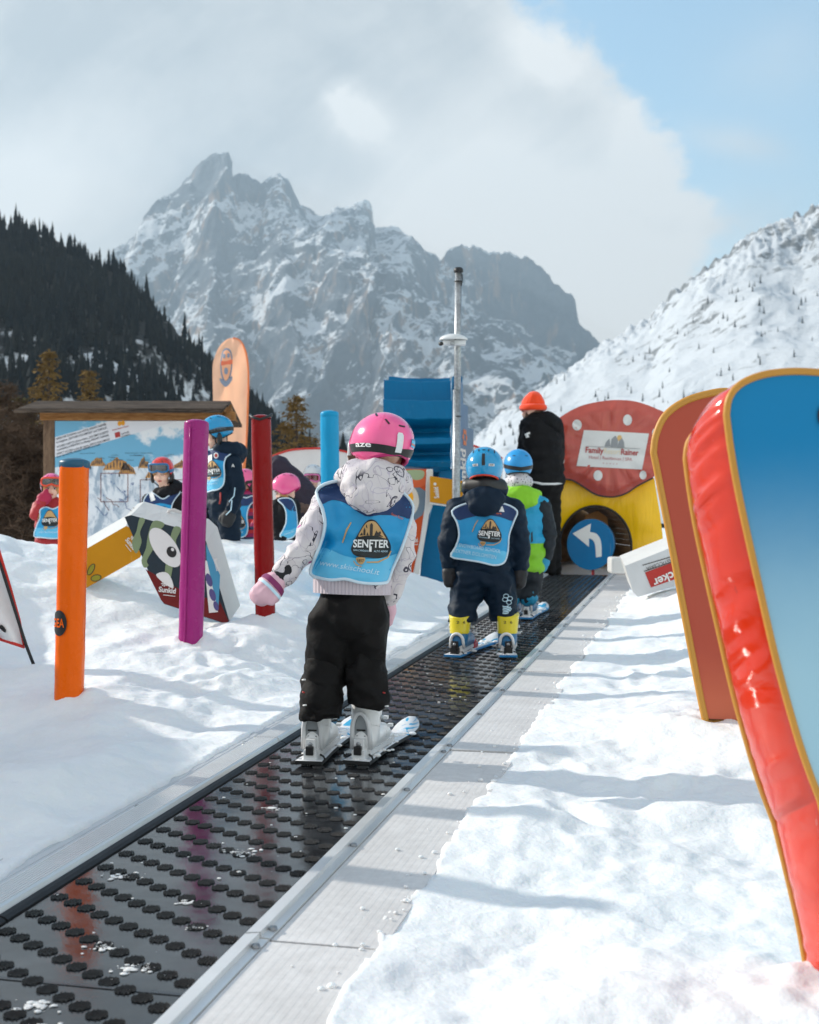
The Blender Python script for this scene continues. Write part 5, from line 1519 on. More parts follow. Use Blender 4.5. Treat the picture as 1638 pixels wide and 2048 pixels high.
# ---------------------------------------------------------------- heads and helmets
SKIN = mat('skin', rgb(242, 196, 172), .5, var=.06, vs=12, bump=.05, sub=.15)
EYEW = mat('eye_white', (.75, .74, .72), .25, bump=0); EYED = mat('eye_dark', (.02, .018, .02), .2, bump=0); LIP = mat('lips', rgb(190, 96, 90), .45, bump=0)
BLOND = mat('blond_hair', rgb(190, 140, 84), .55, var=.3, vs=40, bump=.4, bs=120); BROWN = mat('brown_hair', rgb(92, 62, 42), .55, var=.3, vs=40, bump=.4, bs=120)
GLASS = mat('goggle_lens', (.015, .012, .012), .06, var=0, bump=0, spec=.9, coat=1); PLENS = mat('goggle_lens_rose', rgb(90, 16, 22), .07, var=0, bump=0, spec=.9, coat=1)
def headM(c, yaw, pitch=0.0, roll=0.0, k=1.0):
    return Matrix.Translation(c) @ Matrix.Rotation(yaw, 4, 'Z') @ Matrix.Rotation(pitch, 4, 'X') @ Matrix.Rotation(roll, 4, 'Y') @ Matrix.Scale(k, 4)
def head_prims(M):
    k = M.to_scale().x; R = M.to_3x3().normalized(); E = lambda c, r: ('e', M @ V(c), tuple(a * k for a in r), R)
    C_ = lambda *pts: ('c', [(M @ V(p), r * k) for p, r in pts])
    return [E((0, -.012, .028), (.073, .088, .082)), E((0, .022, -.028), (.060, .064, .074)), E((0, .048, -.078), (.032, .030, .024)), C_(((0, .084, -.004), .009), ((0, .097, -.030), .0125)),
            E((-.033, .054, -.036), (.028, .026, .028)), E((.033, .054, -.036), (.028, .026, .028)), E((-.074, -.006, -.012), (.011, .020, .03)), E((.074, -.006, -.012), (.011, .020, .03)), E((0, .07, .022), (.045, .018, .012))]
def face_bits(mb, M, closed=False):
    k = M.to_scale().x; R = M.to_3x3().normalized()
    for s_ in (-1, 1):
        if not closed:
            mb.ell(M @ V((s_ * .029, .080, -.004)), (.0135 * k, .007 * k, .0075 * k), EYEW, nu=12, nv=8, R=R)
            mb.ell(M @ V((s_ * .029, .0845, -.005)), (.0075 * k, .004 * k, .0075 * k), EYED, nu=10, nv=6, R=R)
        mb.tube([M @ V((s_ * .014, .084, .002)), M @ V((s_ * .029, .086, .0055 if not closed else -.004)), M @ V((s_ * .045, .076, .0))], .0022 * k, BROWN, 5)
        mb.tube([M @ V((s_ * .013, .087, .016)), M @ V((s_ * .030, .087, .021)), M @ V((s_ * .048, .074, .015))], .0035 * k, BROWN, 5)
    mb.ell(M @ V((0, .079, -.056)), (.021 * k, .009 * k, .0045 * k), LIP, nu=12, nv=6, R=R); mb.ell(M @ V((0, .077, -.063)), (.017 * k, .009 * k, .005 * k), LIP, nu=12, nv=6, R=R)

HR = (.104, .126, .108)      # helmet half sizes in the head frame
def hp(az, pol, r=1.0):
    """point on the helmet: az 0 = face, pol from the crown"""
    x = math.sin(pol) * math.sin(az); y = math.sin(pol) * math.cos(az); z = math.cos(pol)
    f = 1 + .025 * math.sin(pol) ** 2 * math.cos(2 * az)
    return V((HR[0] * x * f * r, HR[1] * y * r - .008, HR[2] * z * r + .030))
def pol_max(az):
    a = abs(((az + math.pi) % (2 * math.pi)) - math.pi)
    pts = [(0, 80), (.7, 82), (1.0, 96), (1.25, 124), (1.75, 132), (2.2, 126), (2.7, 121), (3.15, 119)]
    return math.radians(float(np.interp(a, [p[0] for p in pts], [p[1] for p in pts])))
def helmet(root, M, m, vents=5, seam=True, strapm=None, clip=None, lining=None, pads=None, extra=None, txt=None, txtm=None, name='helmet', vent_azs=None, strapd=0.0):
    mb = MB(); NA_, NP = 44, 22
    def sf(u, v):
        az = 2 * math.pi * u; pm = pol_max(az); pol = max(.001, pm * v)
        r = 1.0 + (.012 * math.exp(-((v - .93) / .05) ** 2)) - (.02 if v > .985 else 0)
        return M @ hp(az, pol, r)
    mb.grid(sf, NA_, NP, m)
    ln = lining or BLK
    mb.grid(lambda u, v: M @ hp(2 * math.pi * u, pol_max(2 * math.pi * u) * (.55 + .455 * v), .93 + (.045 * v)), NA_, 6, ln)
    mb.tube([M @ hp(2 * math.pi * k / 44, pol_max(2 * math.pi * k / 44), .975) for k in range(44)], .006 * M.to_scale().x, ln, 6, closed=True)
    k_ = M.to_scale().x
    def strip(pts, w_, lift, mm):
        # narrow strip along (az,pol) points
        vs = []; n = len(pts)
        for i, (a, p) in enumerate(pts):
            a0, p0 = pts[max(i - 1, 0)]; a1, p1 = pts[min(i + 1, n - 1)]
            t = hp(a1, p1) - hp(a0, p0); c = hp(a, p); nn = (c - V((0, 0, .03))).normalized(); sd = t.cross(nn).normalized() * w_ / 2
            vs += [M @ ((c + sd) + nn * lift), M @ ((c - sd) + nn * lift)]
        mb.add(vs, [(2 * i, 2 * i + 1, 2 * i + 3, 2 * i + 2) for i in range(n - 1)], mm, True)
    for a, p, l, tw in (vent_azs or [(2.05, .62, .11, .5), (-2.05, .62, .11, -.5), (2.6, 1.0, .10, .35), (-2.6, 1.0, .10, -.35), (3.14, 1.12, .0, 0), (1.2, .6, .12, .6), (-1.2, .6, .12, -.6), (.5, .7, .12, .2), (-.5, .7, .12, -.2)]):
        if l == 0: strip([(a - .13, p), (a, p + .01), (a + .13, p)], .006, .0016, BLK)
        else: strip([(a + tw * q * .2, p + l * q) for q in (-1, 0, 1)], .0065, .0016, BLK)
    if seam:
        for s_ in (-1, 1): strip([(math.pi + s_ * (.55 + .25 * q), .35 + 1.0 * q) for q in [i / 6 for i in range(7)]], .0022, .0010, m)
    mb_o = mb.build(name, root)
    if strapm:
        mb = MB()
        vs = []; n = 40
        for k in range(n + 1):
            az = 1.0 + (2 * math.pi - 2.0) * k / n
            for dp in (-.13, .13):
                pl = 1.60 + .24 * (1 - abs(math.cos(az * .5 + 0)) ** 1) + dp + strapd
                vs.append(M @ hp(az, pl, 1.022))
        mb.add(vs, [(2 * i, 2 * i + 1, 2 * i + 3, 2 * i + 2) for i in range(n)], strapm, True)
        if txt:
            t, a0, a1, p_, hgt = txt
            put_text(mb, t, (a0, 0), (a1, 0), hgt, txtm, lambda x, y: M @ hp(x, 1.60 + strapd + .24 * (1 - abs(math.cos(x * .5))) + p_ - y, 1.034), .02, maxlen=.25, upv=(0, 1))
        mb.build('goggle_strap', mb_o)
    if clip:
        mb = MB()
        vs = []
        for k in range(9):
            t = k / 8; az = math.pi + clip[1]; pl = 1.38 + .62 * t
            wd = .012 * (1 if k > 0 else .6)
            c = hp(az, pl, 1.03); tx = V((math.cos(az), -math.sin(az), 0)) * wd
            vs += [M @ (c - tx), M @ (c + tx)]
        mb.add(vs, [(2 * i, 2 * i + 1, 2 * i + 3, 2 * i + 2) for i in range(8)], clip[0], True); mb.build('strap_clip', mb_o)
    if extra:
        extra(mb_o, M)
    return mb_o
def goggles(root, M, fm, lm, up=0.0, r=1.0, strap=True):
    """frame and lens over the eyes (or pushed up on the helmet by 'up' metres)"""
    mb = MB()
    def gp(a, z, rr):
        # rounded front, a = angle from the face direction
        return M @ V((.088 * math.sin(a) * 1.02 * rr, .083 * math.cos(a) * rr + .030 + up * -.12, z + .004 + up))
    out = []
    for k in range(36):
        t = 2 * math.pi * k / 36
        a = .98 * math.copysign(abs(math.cos(t)) ** .55, math.cos(t)); z = .038 * math.copysign(abs(math.sin(t)) ** .6, math.sin(t))
        if math.sin(t) < 0: z *= (1.0 - .45 * math.exp(-(a / .22) ** 2))
        out.append((a, z))
    mb.tube([gp(a, z, r) for a, z in out], .0085 * M.to_scale().x, fm, 8, closed=True)
    vs = [gp(a * s_, z * s_, r * 1.0 + .0) for s_ in (1, .66, .33) for a, z in out] + [gp(0, 0, r)]
    fs = [(j * 36 + i, j * 36 + (i + 1) % 36, (j + 1) * 36 + (i + 1) % 36, (j + 1) * 36 + i) for j in range(2) for i in range(36)] + [(72 + i, 72 + (i + 1) % 36, 108) for i in range(36)]
    mb.add(vs, fs, lm, True)
    g_ = mb.build('goggles', root)
    return g_
def chin_strap(root, M):
    mb = MB()
    for s_ in (-1, 1):
        mb.tube([M @ V((s_ * .096, .03, -.03)), M @ V((s_ * .072, .035, -.075)), M @ V((s_ * .03, .04, -.11)), M @ V((0, .042, -.115))], .0055 * M.to_scale().x, BLK, 6)
        mb.ell(M @ V((s_ * .088, .0, -.045)), (.02, .04, .05), BLK, nu=10, nv=8)
    mb.build('chin_strap', root)

# ---------------------------------------------------------------- skis and boots
def frame_at(pos, yaw):
    """frame on the belt: y forward along heading, z normal of the belt"""
    f = (uv * math.cos(yaw) + vv * math.sin(yaw)).normalized()
    x = f.cross(wv).normalized()
    M = Matrix((( x.x, f.x, wv.x, pos.x), (x.y, f.y, wv.y, pos.y), (x.z, f.z, wv.z, pos.z), (0, 0, 0, 1)))
    return M
def ski(label, pos, yaw, L0, L1, wd, topm, basem, bindm, printm=None, snowy=14, seed=0, darkm=None, toem=None):
    M = frame_at(pos, yaw); rng = random.Random(seed)
    root = empty('ski', pos, label, 'ski', 'short skis riding on the belt')
    mb = MB(); n = 26
    top = []; bot = []
    for i in range(n + 1):
        t = i / n; y = -L0 + (L0 + L1) * t
        w_ = wd * (.5 - .13 * math.sin(math.pi * min(1, t * 1.12)) ) * (1 if t > .04 else .96)
        if t > .86: w_ *= math.sqrt(max(0.02, 1 - ((t - .86) / .145) ** 2))
        z = .006 + (.036 * ((t - .78) / .22) ** 2 if t > .78 else 0)
        for s_ in (-1, 1):
            top.append(M @ V((s_ * w_, y, z + .012))); bot.append(M @ V((s_ * w_ * 1.04, y, z)))
    fsT = [(2 * i, 2 * i + 1, 2 * i + 3, 2 * i + 2) for i in range(n)]
    mb.add(top[:2 * 17], fsT[:16], topm, True); mb.add(top[32:], [(2 * i, 2 * i + 1, 2 * i + 3, 2 * i + 2) for i in range(n - 16)], printm or topm, True)
    mb.add(bot, [f[::-1] for f in fsT], basem, True)
    k = 2 * (n + 1)
    side = top + bot
    fs = []
    for i in range(n):
        for s_ in (0, 1):
            a = 2 * i + s_; c_ = a + 2
            fs.append((a, c_, c_ + k, a + k))
    fs += [(0, 1, 1 + k, k), (k - 2, k - 1, 2 * k - 1, 2 * k - 2)]
    mb.add(side, fs, basem)
    for q in range(snowy):
        y = rng.uniform(-L0 * .95, L1 * .75); x = rng.gauss(0, .22) * wd; s_ = rng.uniform(.006, .02)
        mb.ell(M @ V((x, y, .018)), (s_, s_, s_ * .45), SNOW, nu=8, nv=5)
    mb.build('board', root, fixn=True)
    # heel and toe binding
    mb = MB()
    mb.box((0, -.085, .034), (.046, .05, .034), bindm, M); mb.box((0, -.088, .062), (.036, .03, .05), bindm, M); mb.box((0, -.112, .05), (.026, .014, .03), darkm or BLK, M)
    mb.lathe([(0, .002), (.008, .001), (.009, 0)], GALV, 10, M=M @ Matrix.Translation((0, -.1045, .07)) @ Matrix.Rotation(math.pi / 2, 4, 'X'))
    for s_ in (-1, 1): mb.tube([M @ V((s_ * .026, -.07, .03)), M @ V((s_ * .042, -.085, .026)), M @ V((s_ * .05, -.10, .022))], .004, BLK, 6)
    mb.build('heel_binding', root, bevel=.004)
    mb = MB(); mb.box((0, .185, .034), (.05, .06, .034), toem or bindm, M); mb.box((0, .19, .056), (.036, .04, .014), toem or bindm, M); mb.box((0, .225, .03), (.036, .03, .022), darkm or BLK, M)
    mb.build('toe_binding', root, bevel=.004)
    return root
def ski_boot(root, pos, yaw, k, shell, cuff, spine, inset, h=.185, cb=.085, sph=1.0):
    M = frame_at(pos, yaw) @ Matrix.Translation((0, 0, .028)) @ Matrix.Scale(k, 4)
    sc1 = k
    R = M.to_3x3().normalized()
    Cc = lambda *pts: ('c', [(M @ V(p), r * sc1) for p, r in pts])
    low = [Cc(((0, -.040, .045), .043), ((0, .06, .045), .041), ((0, .135, .036), .036)), Cc(((0, -.030, .05), .045), ((0, -.018, .10), .050))]
    up_ = R @ V((0, 0, 1))
    vs, fs = blob(low, .008, 4, [(M @ V((0, 0, .008)), -up_)])
    mb = MB(); mb.add(vs, fs, shell, True)
    mb.box((0, .05, .006), (.062, .235, .016), spine, M); mb.box((0, -.066, .016), (.05, .014, .030), spine, M)
    bt = mb.build('ski_boot', root)
    cuffp = [Cc(((0, -.022, .095), .050), ((0, -.012, .145), .054), ((0, .0, .21), .061))]
    vs, fs = blob(cuffp, .008, 4, [(M @ V((0, -.004, h)), (up_ + R @ V((0, -.22, 0))).normalized()), (M @ V((0, -.02, cb)), -(up_ + R @ V((0, .35, 0))).normalized())])
    mb = MB(); mb.add(vs, fs, cuff, True)
    for s_ in (-1, 1):
        for y, z in ((.03, .16), (.05, .105), (.10, .07)): mb.box((s_ * .045, y, z), (.016, .018, .010), spine, M)
    for s_ in (-1, 1): mb.lathe([(0, .004), (.009, .003), (.010, 0)], GALV, 10, M=M @ Matrix.Translation((s_ * .052, -.01, .115)) @ Matrix.Rotation(s_ * math.pi / 2, 4, 'Y'))
    mb.build('boot_cuff', bt)
    # arched spine at the back
    mb = MB(); pts = []
    for q in range(15):
        t = math.pi * q / 14; pts.append(M @ V((-.030 * math.cos(t), -.074 - .006 * math.sin(t), .02 + sph * (.055 + .065 * math.sin(t)))))
    pts = [M @ V((-.033, -.070, .02))] + pts + [M @ V((.033, -.070, .02))]
    mb.tube(pts, .0075 * k, spine, 8)
    fill = [M @ V((-.026 * math.cos(math.pi * q / 14), -.071, .02 + sph * (.055 + .058 * math.sin(math.pi * q / 14)))) for q in range(15)] + [M @ V((.026, -.070, .03)), M @ V((-.026, -.070, .03))]
    mb.prism(fill, R @ V((0, .012, 0)), inset)
    for z in (.062, .082): mb.box((0, -.073, z), (.030, .004, .005), BLK, M)
    for s_ in (-1, 1): mb.box((s_ * .011, -.0735, .05), (.008, .004, .018), BLK, M)
    mb.build('boot_spine', bt)
    return bt

# ---------------------------------------------------------------- a clothed person from joints in the picture plane
def clothed(name, label, d, J, k, yaw, head, skin=True, jacket=None, trousers=None, hood=None, shoulder_w=.150, hip_w=.130, depth=.105, arm_r=(.062, .052, .046), leg_r=(.088, .078, .080),
            vox=.011, group=None, hem=None, face=True, closed=False, jfold=(.006, 16, 22), tfold=(.008, 9, 24), hairm=None, extra_j=(), cuts_t=(), cut_j=True, cat='person', face_on=True):
    pj = lambda q: P(q[0], q[1], d + (q[2] if len(q) > 2 else 0))
    X = {n: pj(q) for n, q in J.items()}
    Rz = Euler((0, 0, yaw)).to_matrix()
    feet = (X['fl'] + X['fr']) / 2
    M = head
    # the body itself
    prims = head_prims(M) + [cap((M @ V((0, -.015, -.05)), .045 * k), (X['neck'], .05 * k))]
    prims += [cap((X['neck'], .05 * k), (X['chest'], .085 * k), (X['pelvis'], .08 * k)), cap((X['chest'], .06 * k), (X['sl'], .04 * k)), cap((X['chest'], .06 * k), (X['sr'], .04 * k))]
    for s_ in 'lr':
        prims += [cap((X['s' + s_], .038 * k), (X['e' + s_], .03 * k), (X['h' + s_], .024 * k)), cap((X['pelvis'], .07 * k), (X['p' + s_], .06 * k), (X['k' + s_], .045 * k), (X['f' + s_], .032 * k))]
    vs, fs = blob(prims, vox * .85, 3)
    mb = MB(); mb.add(vs, fs, SKIN, True)
    if face: face_bits(mb, M, closed)
    root = mb.build(name, None, origin=feet); tag(root, label, cat, group)
    out = {'root': root, 'X': X, 'meshes': []}
    if trousers:
        pr = []
        for s_ in 'lr':
            pr.append(cap((X['p' + s_], leg_r[0] * k), (X['k' + s_], leg_r[1] * k), (X['f' + s_], leg_r[2] * k)))
        pr += [('e', X['pelvis'] + V((0, 0, -.01 * k)), (hip_w * k, depth * .98 * k, .10 * k), Rz), ('e', X['pelvis'].lerp((X['pl'] + X['pr']) / 2, .8), (hip_w * .95 * k, depth * .98 * k, .09 * k), Rz)]
        cuts = [(c, V((0, 0, -1))) for c in cuts_t]
        vs, fs = blob(pr, vox, 4, cuts, folds(tfold[0], tfold[1], tfold[2], d))
        mb = MB(); mb.add(vs, fs, trousers, True); mb.build('trousers', root); out['meshes'].append((vs, fs)); out['tr'] = (vs, fs)
    if jacket:
        pr = []
        sm_ = (X['sl'] + X['sr']) / 2
        top = X['neck'].lerp(sm_, .6); bt = X['pelvis']
        for i in range(7):
            t = i / 6; c = top.lerp(X['chest'], t * 2) if t < .5 else X['chest'].lerp(bt, t * 2 - 1)
            w_ = shoulder_w * (.80 + .2 * min(1, t * 3)) * (1 - t) + hip_w * 1.06 * t
            pr.append(('e', c, (w_ * k, depth * (.92 + .12 * t) * k, .085 * k), Rz))
        pr += [cap((X['neck'] + V((0, 0, -.01)), .06 * k), (top, .075 * k)), cap((top, .07 * k), (X['sl'], .058 * k)), cap((top, .07 * k), (X['sr'], .058 * k))]
        arms = []
        for s_ in 'lr':
            (arms if hem is not None else pr).append(cap((X['s' + s_], arm_r[0] * k), (X['e' + s_], arm_r[1] * k), (X['h' + s_], arm_r[2] * k)))
        pr += list(extra_j)
        cuts = []
        if hem is not None: cuts.append((V((0, 0, hem)), V((0, 0, -1))))
        vs, fs = blob(pr, vox, 4, cuts, folds(jfold[0], jfold[1], jfold[2], d + 3))
        if arms:
            v2, f2_ = blob(arms, vox, 4, (), folds(jfold[0], jfold[1], jfold[2], d + 3)); o_ = len(vs); vs = vs + v2; fs = fs + [tuple(i + o_ for i in f) for f in f2_]
        mb = MB(); mb.add(vs, fs, jacket, True); out['jacket'] = mb.build('jacket', root); out['meshes'].append((vs, fs)); out['jm'] = (vs, fs)
    if hood:
        vs, fs = blob(hood[1], vox, 4, (), folds(.006, 18, 14, d + 8)); mb = MB(); mb.add(vs, fs, hood[0], True); mb.build('hood', root)
    return out
def mitten(root, a, b, thumb, r, m, cuffm, band=None, vox=.007, name='mitten'):
    """a wrist, b fingertips, thumb direction; fingers together in one bag, thumb beside it"""
    a, b = V(a), V(b); t = (b - a); L = t.length; th = V(thumb).normalized()
    n_ = t.cross(th).normalized(); sd = n_.cross(t).normalized()
    pr = [cap((a, r * .72), (a + t * .4, r * 1.0)), cap((a + t * .4 - sd * r * .25, r * .9), (a + t * .82 - sd * r * .22, r * .78)), cap((a + t * .4 + sd * r * .25, r * .9), (a + t * .84 + sd * r * .2, r * .74)),
          cap((a + t * .25 + th * r * .5, r * .55), (a + t * .5 + th * r * 1.15, r * .42), (a + t * .66 + th * r * 1.2, r * .34))]
    vs, fs = blob(pr, vox, 4, (), folds(.003, 30, 30, L)); mb = MB(); mb.add(vs, fs, m, True)
    if band:
        bv = BVHTree.FromPolygons(vs, fs); u_ = t.normalized()
        for f0, f1, mm in ((.30, .46, band), (.50, .58, PALE)):
            rows = []
            for f_ in (f0, (f0 + f1) / 2, f1):
                q = a + t * f_
                for w in [i * .2094 for i in range(30)]:
                    dr_ = sd * math.cos(w) + n_ * math.sin(w); h_ = bv.ray_cast(q + dr_ * r * 4, -dr_)
                    rows.append((h_[0] if h_[0] is not None else q + dr_ * r) + dr_ * .0025)
            mb.add(rows, [(j * 30 + i, j * 30 + (i + 1) % 30, (j + 1) * 30 + (i + 1) % 30, (j + 1) * 30 + i) for j in range(2) for i in range(30)], mm, True)
    o = mb.build(name, root)
    if cuffm:
        mb = MB(); vs, fs = blob([cap((a - t * .22, r * .95), (a + t * .12, r * .88))], vox, 3, (), folds(.002, 40, 40)); mb.add(vs, fs, cuffm, True); mb.build('cuff', o)
    return o
# ============================================================= the girl in the pink helmet
d = 4.39
PINK = mat('pink_helmet', rgb(246, 96, 152), .2, var=.04, bump=0, coat=.6)
HWHITE = mat('white_helmet', (.72, .73, .73), .25, bump=0, coat=.4)
# printed jacket: loops, dots and little balls on off-white
m, g, b = newmat('doodle_jacket'); co = g.coord('Object')
wv1 = g.noise(co, 11, 2, .5, 1.4); l1 = (wv1 - .5).abs().lt(.0085)
wv2 = g.noise(g.scale(co, (1, 1.3, .8)), 7, 1.5, .5, 1.6); l2 = (wv2 - .47).abs().lt(.007)
wv3 = g.noise(g.scale(co, (1.2, .8, 1)), 14, 1, .5, .8); l3 = (wv3 - .55).abs().lt(.011)
mk = g.noise(co, 5.5, 2, .5).sm(.38, .44); mk2 = g.noise(g.scale(co, (1, 1, 1.2)), 5.1, 2, .5).sm(.42, .47)
vd = g.voro(co, 16); dots = vd.lt(.15); vd2 = g.voro(co, 10.5); ringd = (vd2 - .24).abs().lt(.022); spots = g.voro(co, 55).lt(.28) * vd2.lt(.23)
col = g.mix(g.noise(co, 6, 3, .5).sm(.45, .65) * .45, rgb(212, 204, 204), rgb(178, 168, 190))
col = g.mix(l3 * mk2, col, rgb(190, 180, 190)); col = g.mix(l2 * .8, col, rgb(180, 168, 178)); col = g.mix(l1 * mk, col, rgb(38, 34, 52)); 
vc = g.n('ShaderNodeTexVoronoi'); g.l(co, vc.inputs['Vector']); vc.inputs['Scale'].default_value = 16
rx, ry, rz = [S(g.nt, o_) for o_ in g.n('ShaderNodeSeparateColor').outputs] if False else (None, None, None)
sc2 = g.n('ShaderNodeSeparateColor'); g.l(vc.outputs['Color'], sc2.inputs[0]); rr = S(g.nt, sc2.outputs[0])
col = g.mix(dots * rr.gt(.55), col, rgb(176, 58, 140)); col = g.mix(dots * rr.lt(.10), col, rgb(232, 120, 70))
col = g.mix(ringd * mk2, col, rgb(60, 54, 70)); col = g.mix(spots * mk2, col, rgb(50, 44, 60))
g.l(col, b.inputs['Base Color']); b.inputs['Roughness'].default_value = .6
g.l(g.bump(g.noise(co, 30, 4, .6), .35, .012), b.inputs['Normal'])
DOOD = m
BLKP = mat('black_trousers', (.008, .0072, .007), .7, var=.2, bump=.35, bs=45, bd=.01, spec=.16)
RIBB, g, b = newmat('ribbed_hem'); co = g.coord('Object'); wn = g.n('ShaderNodeTexWave'); wn.inputs['Scale'].default_value = 26; wn.bands_direction = 'X'; g.l(co, wn.inputs['Vector'])
b.inputs['Base Color'].default_value = (*rgb(196, 184, 190), 1); b.inputs['Roughness'].default_value = .8; g.l(g.bump(S(g.nt, wn.outputs[1]), .6, .006), b.inputs['Normal'])
J = dict(neck=(752, 968, .02), chest=(722, 1065, .0), pelvis=(703, 1205, .0), sl=(658, 1012, .0), el=(612, 1090, -.05), hl=(566, 1150, -.09), sr=(795, 1022, .02), er=(802, 1110, .0), hr=(778, 1192, .06),
         pl=(662, 1238), kl=(652, 1350, .03), fl=(640, 1395, -.02), pr=(734, 1238, .01), kr=(730, 1335, .04), fr=(737, 1375, .0))
Mh = headM(P(760, 905, d + .01), math.radians(36), math.radians(-4), math.radians(7), 1.0)
jp = lambda x, y, dy=0: P(x, y, d + dy)
legcut = []
girl = clothed('person', 'child in pink helmet and printed white jacket riding the belt, one arm out', d, J, 1.0, math.radians(-6), Mh, jacket=DOOD, trousers=BLKP, vox=.009,
    hood=(DOOD, [('e', jp(745, 972, -.105), (.112, .060, .078), None), ('e', jp(742, 994, -.135), (.086, .045, .058), None), cap((jp(694, 958, .01), .046), (jp(712, 946, -.07), .048), (jp(750, 943, -.10), .046), (jp(790, 955, -.06), .046), (jp(804, 968, .02), .042)), ('e', jp(752, 955, -.06), (.09, .07, .05), None)]),
    shoulder_w=.146, hip_w=.118, depth=.112, arm_r=(.060, .050, .038), leg_r=(.080, .070, .066), hem=P(700, 1172, d).z, face=False, group='children riding the belt',
    jfold=(.012, 14, 15), tfold=(.012, 10, 11), extra_j=[('e', jp(706, 1150), (.135, .118, .08), None)])
root = girl['root']
# trousers: bunched knees and wide bottoms over the boots
BOOTW = mat('boot_white', (.80, .80, .79), .3, var=.08, bump=0, coat=.3); BOOTG = mat('boot_grey', (.30, .32, .33), .4, bump=0)
mb = MB()
for (kx, ky, fx, fy, s_) in ((648, 1350, 642, 1420, 1), (733, 1345, 739, 1396, 2)):
    vs, fs = blob([cap((jp(kx, ky - 12, .015), .066), (jp(kx - 2, ky + 8, .01), .074), (jp((kx + fx) / 2, (ky + fy) / 2, .0), .069), (jp(fx, fy, -.01), .074))], .009, 3, [(jp(fx, fy + 14), V((.10 if s_ == 1 else -.12, 0, -1)).normalized())], folds(.014, 13, 17, s_ * 3.0))
    mb.add(vs, fs, BLKP, True)
for x, y in ((604, 1360), (606, 1411), (770, 1413)): mb.tube([jp(x, y, -.075), jp(x + 7, y - 1, -.08)], .003, LETT, 5)
for x, y in ((605, 1384), (766, 1385)): mb.tube([jp(x, y, -.076), jp(x + 4, y + 1, -.08)], .003, RDT, 5)
mb.build('trouser_cuffs', root)
# ribbed hem of the jacket
hemp = [(-1.0), ]
mb = MB()
def hemf(u, v):
    a = 2 * math.pi * u; y = 1160 + 27 * v + 3 * math.sin(a + 1)
    c = jp(704, y); return c + V((.134 * math.cos(a), .118 * math.sin(a), .0))
mb.grid(hemf, 48, 4, RIBB); mb.build('jacket_hem', root)
# helmet with strap, clip, sticker
def stick(ho, M):
    mb = MB()
    f = lambda x, y: M @ hp(math.pi - x, 1.62 - y, 1.028)
    mb.grid(lambda u, v: f(.36 + .34 * u + .03 * v, -.12 + .26 * v), 8, 6, BIBL); f2 = lambda x, y: M @ hp(math.pi - x, 1.62 - y, 1.034)
    mb.grid(lambda u, v: f2(.38 + .30 * u, -.06 + .055 * v), 8, 2, ORL); put_text(mb, 'SKISCHULE', (.39, .09), (.66, .09), .04, BIBN, f2, 0, maxlen=.3, upv=(0, 1)); put_text(mb, 'SCUOLA SCI', (.40, -.05), (.66, -.05), .03, PALE, lambda x, y: M @ hp(math.pi - x, 1.62 - y, 1.04), 0, maxlen=.3, upv=(0, 1))
    mb.build('sticker', ho)
hel = helmet(root, Mh, PINK, strapm=BLK, clip=(HWHITE, .12), lining=mat('rose_lining', rgb(190, 40, 110), .6), txt=('aze', math.pi + 1.62, math.pi + 1.02, -.02, .17), txtm=LETT, extra=stick, strapd=.16)
goggles(hel, Mh, HWHITE, PLENS)
# hands in pink mittens
PMIT = mat('pale_pink_mitten', rgb(222, 178, 190), .6, bump=.3, bs=60); PLUM = mat('plum_band', rgb(128, 34, 92), .55); KNIT = mat('black_knit', (.012, .012, .014), .8, bump=.5, bs=120)
mitten(root, jp(566, 1150, -.09), jp(511, 1201, -.13), V((.4, -.5, -.6)), .041, PMIT, KNIT, PLUM)
mitten(root, jp(779, 1196, .07), jp(768, 1250, .08), V((-.8, .3, 0)), .030, PMIT, KNIT, None)
# a wisp of hair in front of the ear
mb = MB()
for q in range(9): mb.tube([jp(696 + q * 1.6, 912, -.03), jp(700 + q * 1.5, 926 + (q % 3), -.05), jp(706 + q, 938 - (q % 2) * 3, -.045)], .0035, BROWN, 5)
mb.build('hair', root)
# skis and boots
SKW, g, b = newmat('ski_white_blue'); co = g.coord('Object'); n1 = g.noise(co, 9, 3, .5, 2.0)
g.l(g.mix(n1.sm(.50, .56), (.70, .72, .74), rgb(40, 160, 205)), b.inputs['Base Color']); b.inputs['Roughness'].default_value = .25
SKTOP = mat('ski_white', (.66, .68, .70), .35, var=.12, vs=20)
for px, yaw_, lab, sd_ in ((637, -.03, 'white ski pointing straight ahead under the left boot of the printed jacket child', 1), (737, .07, 'white and blue ski pointing outwards under the printed jacket child', 2)):
    p = belt_hit(px, 1519) + wv * .004
    ski(lab, p, yaw_, .125, .52, .098, SKTOP, BLK, BOOTW, SKW, 40, sd_)
    ski_boot(root, p, yaw_, 1.04, BOOTW, BOOTW, mat('boot_spine_white', (.74, .74, .74), .35, bump=0), BOOTG)
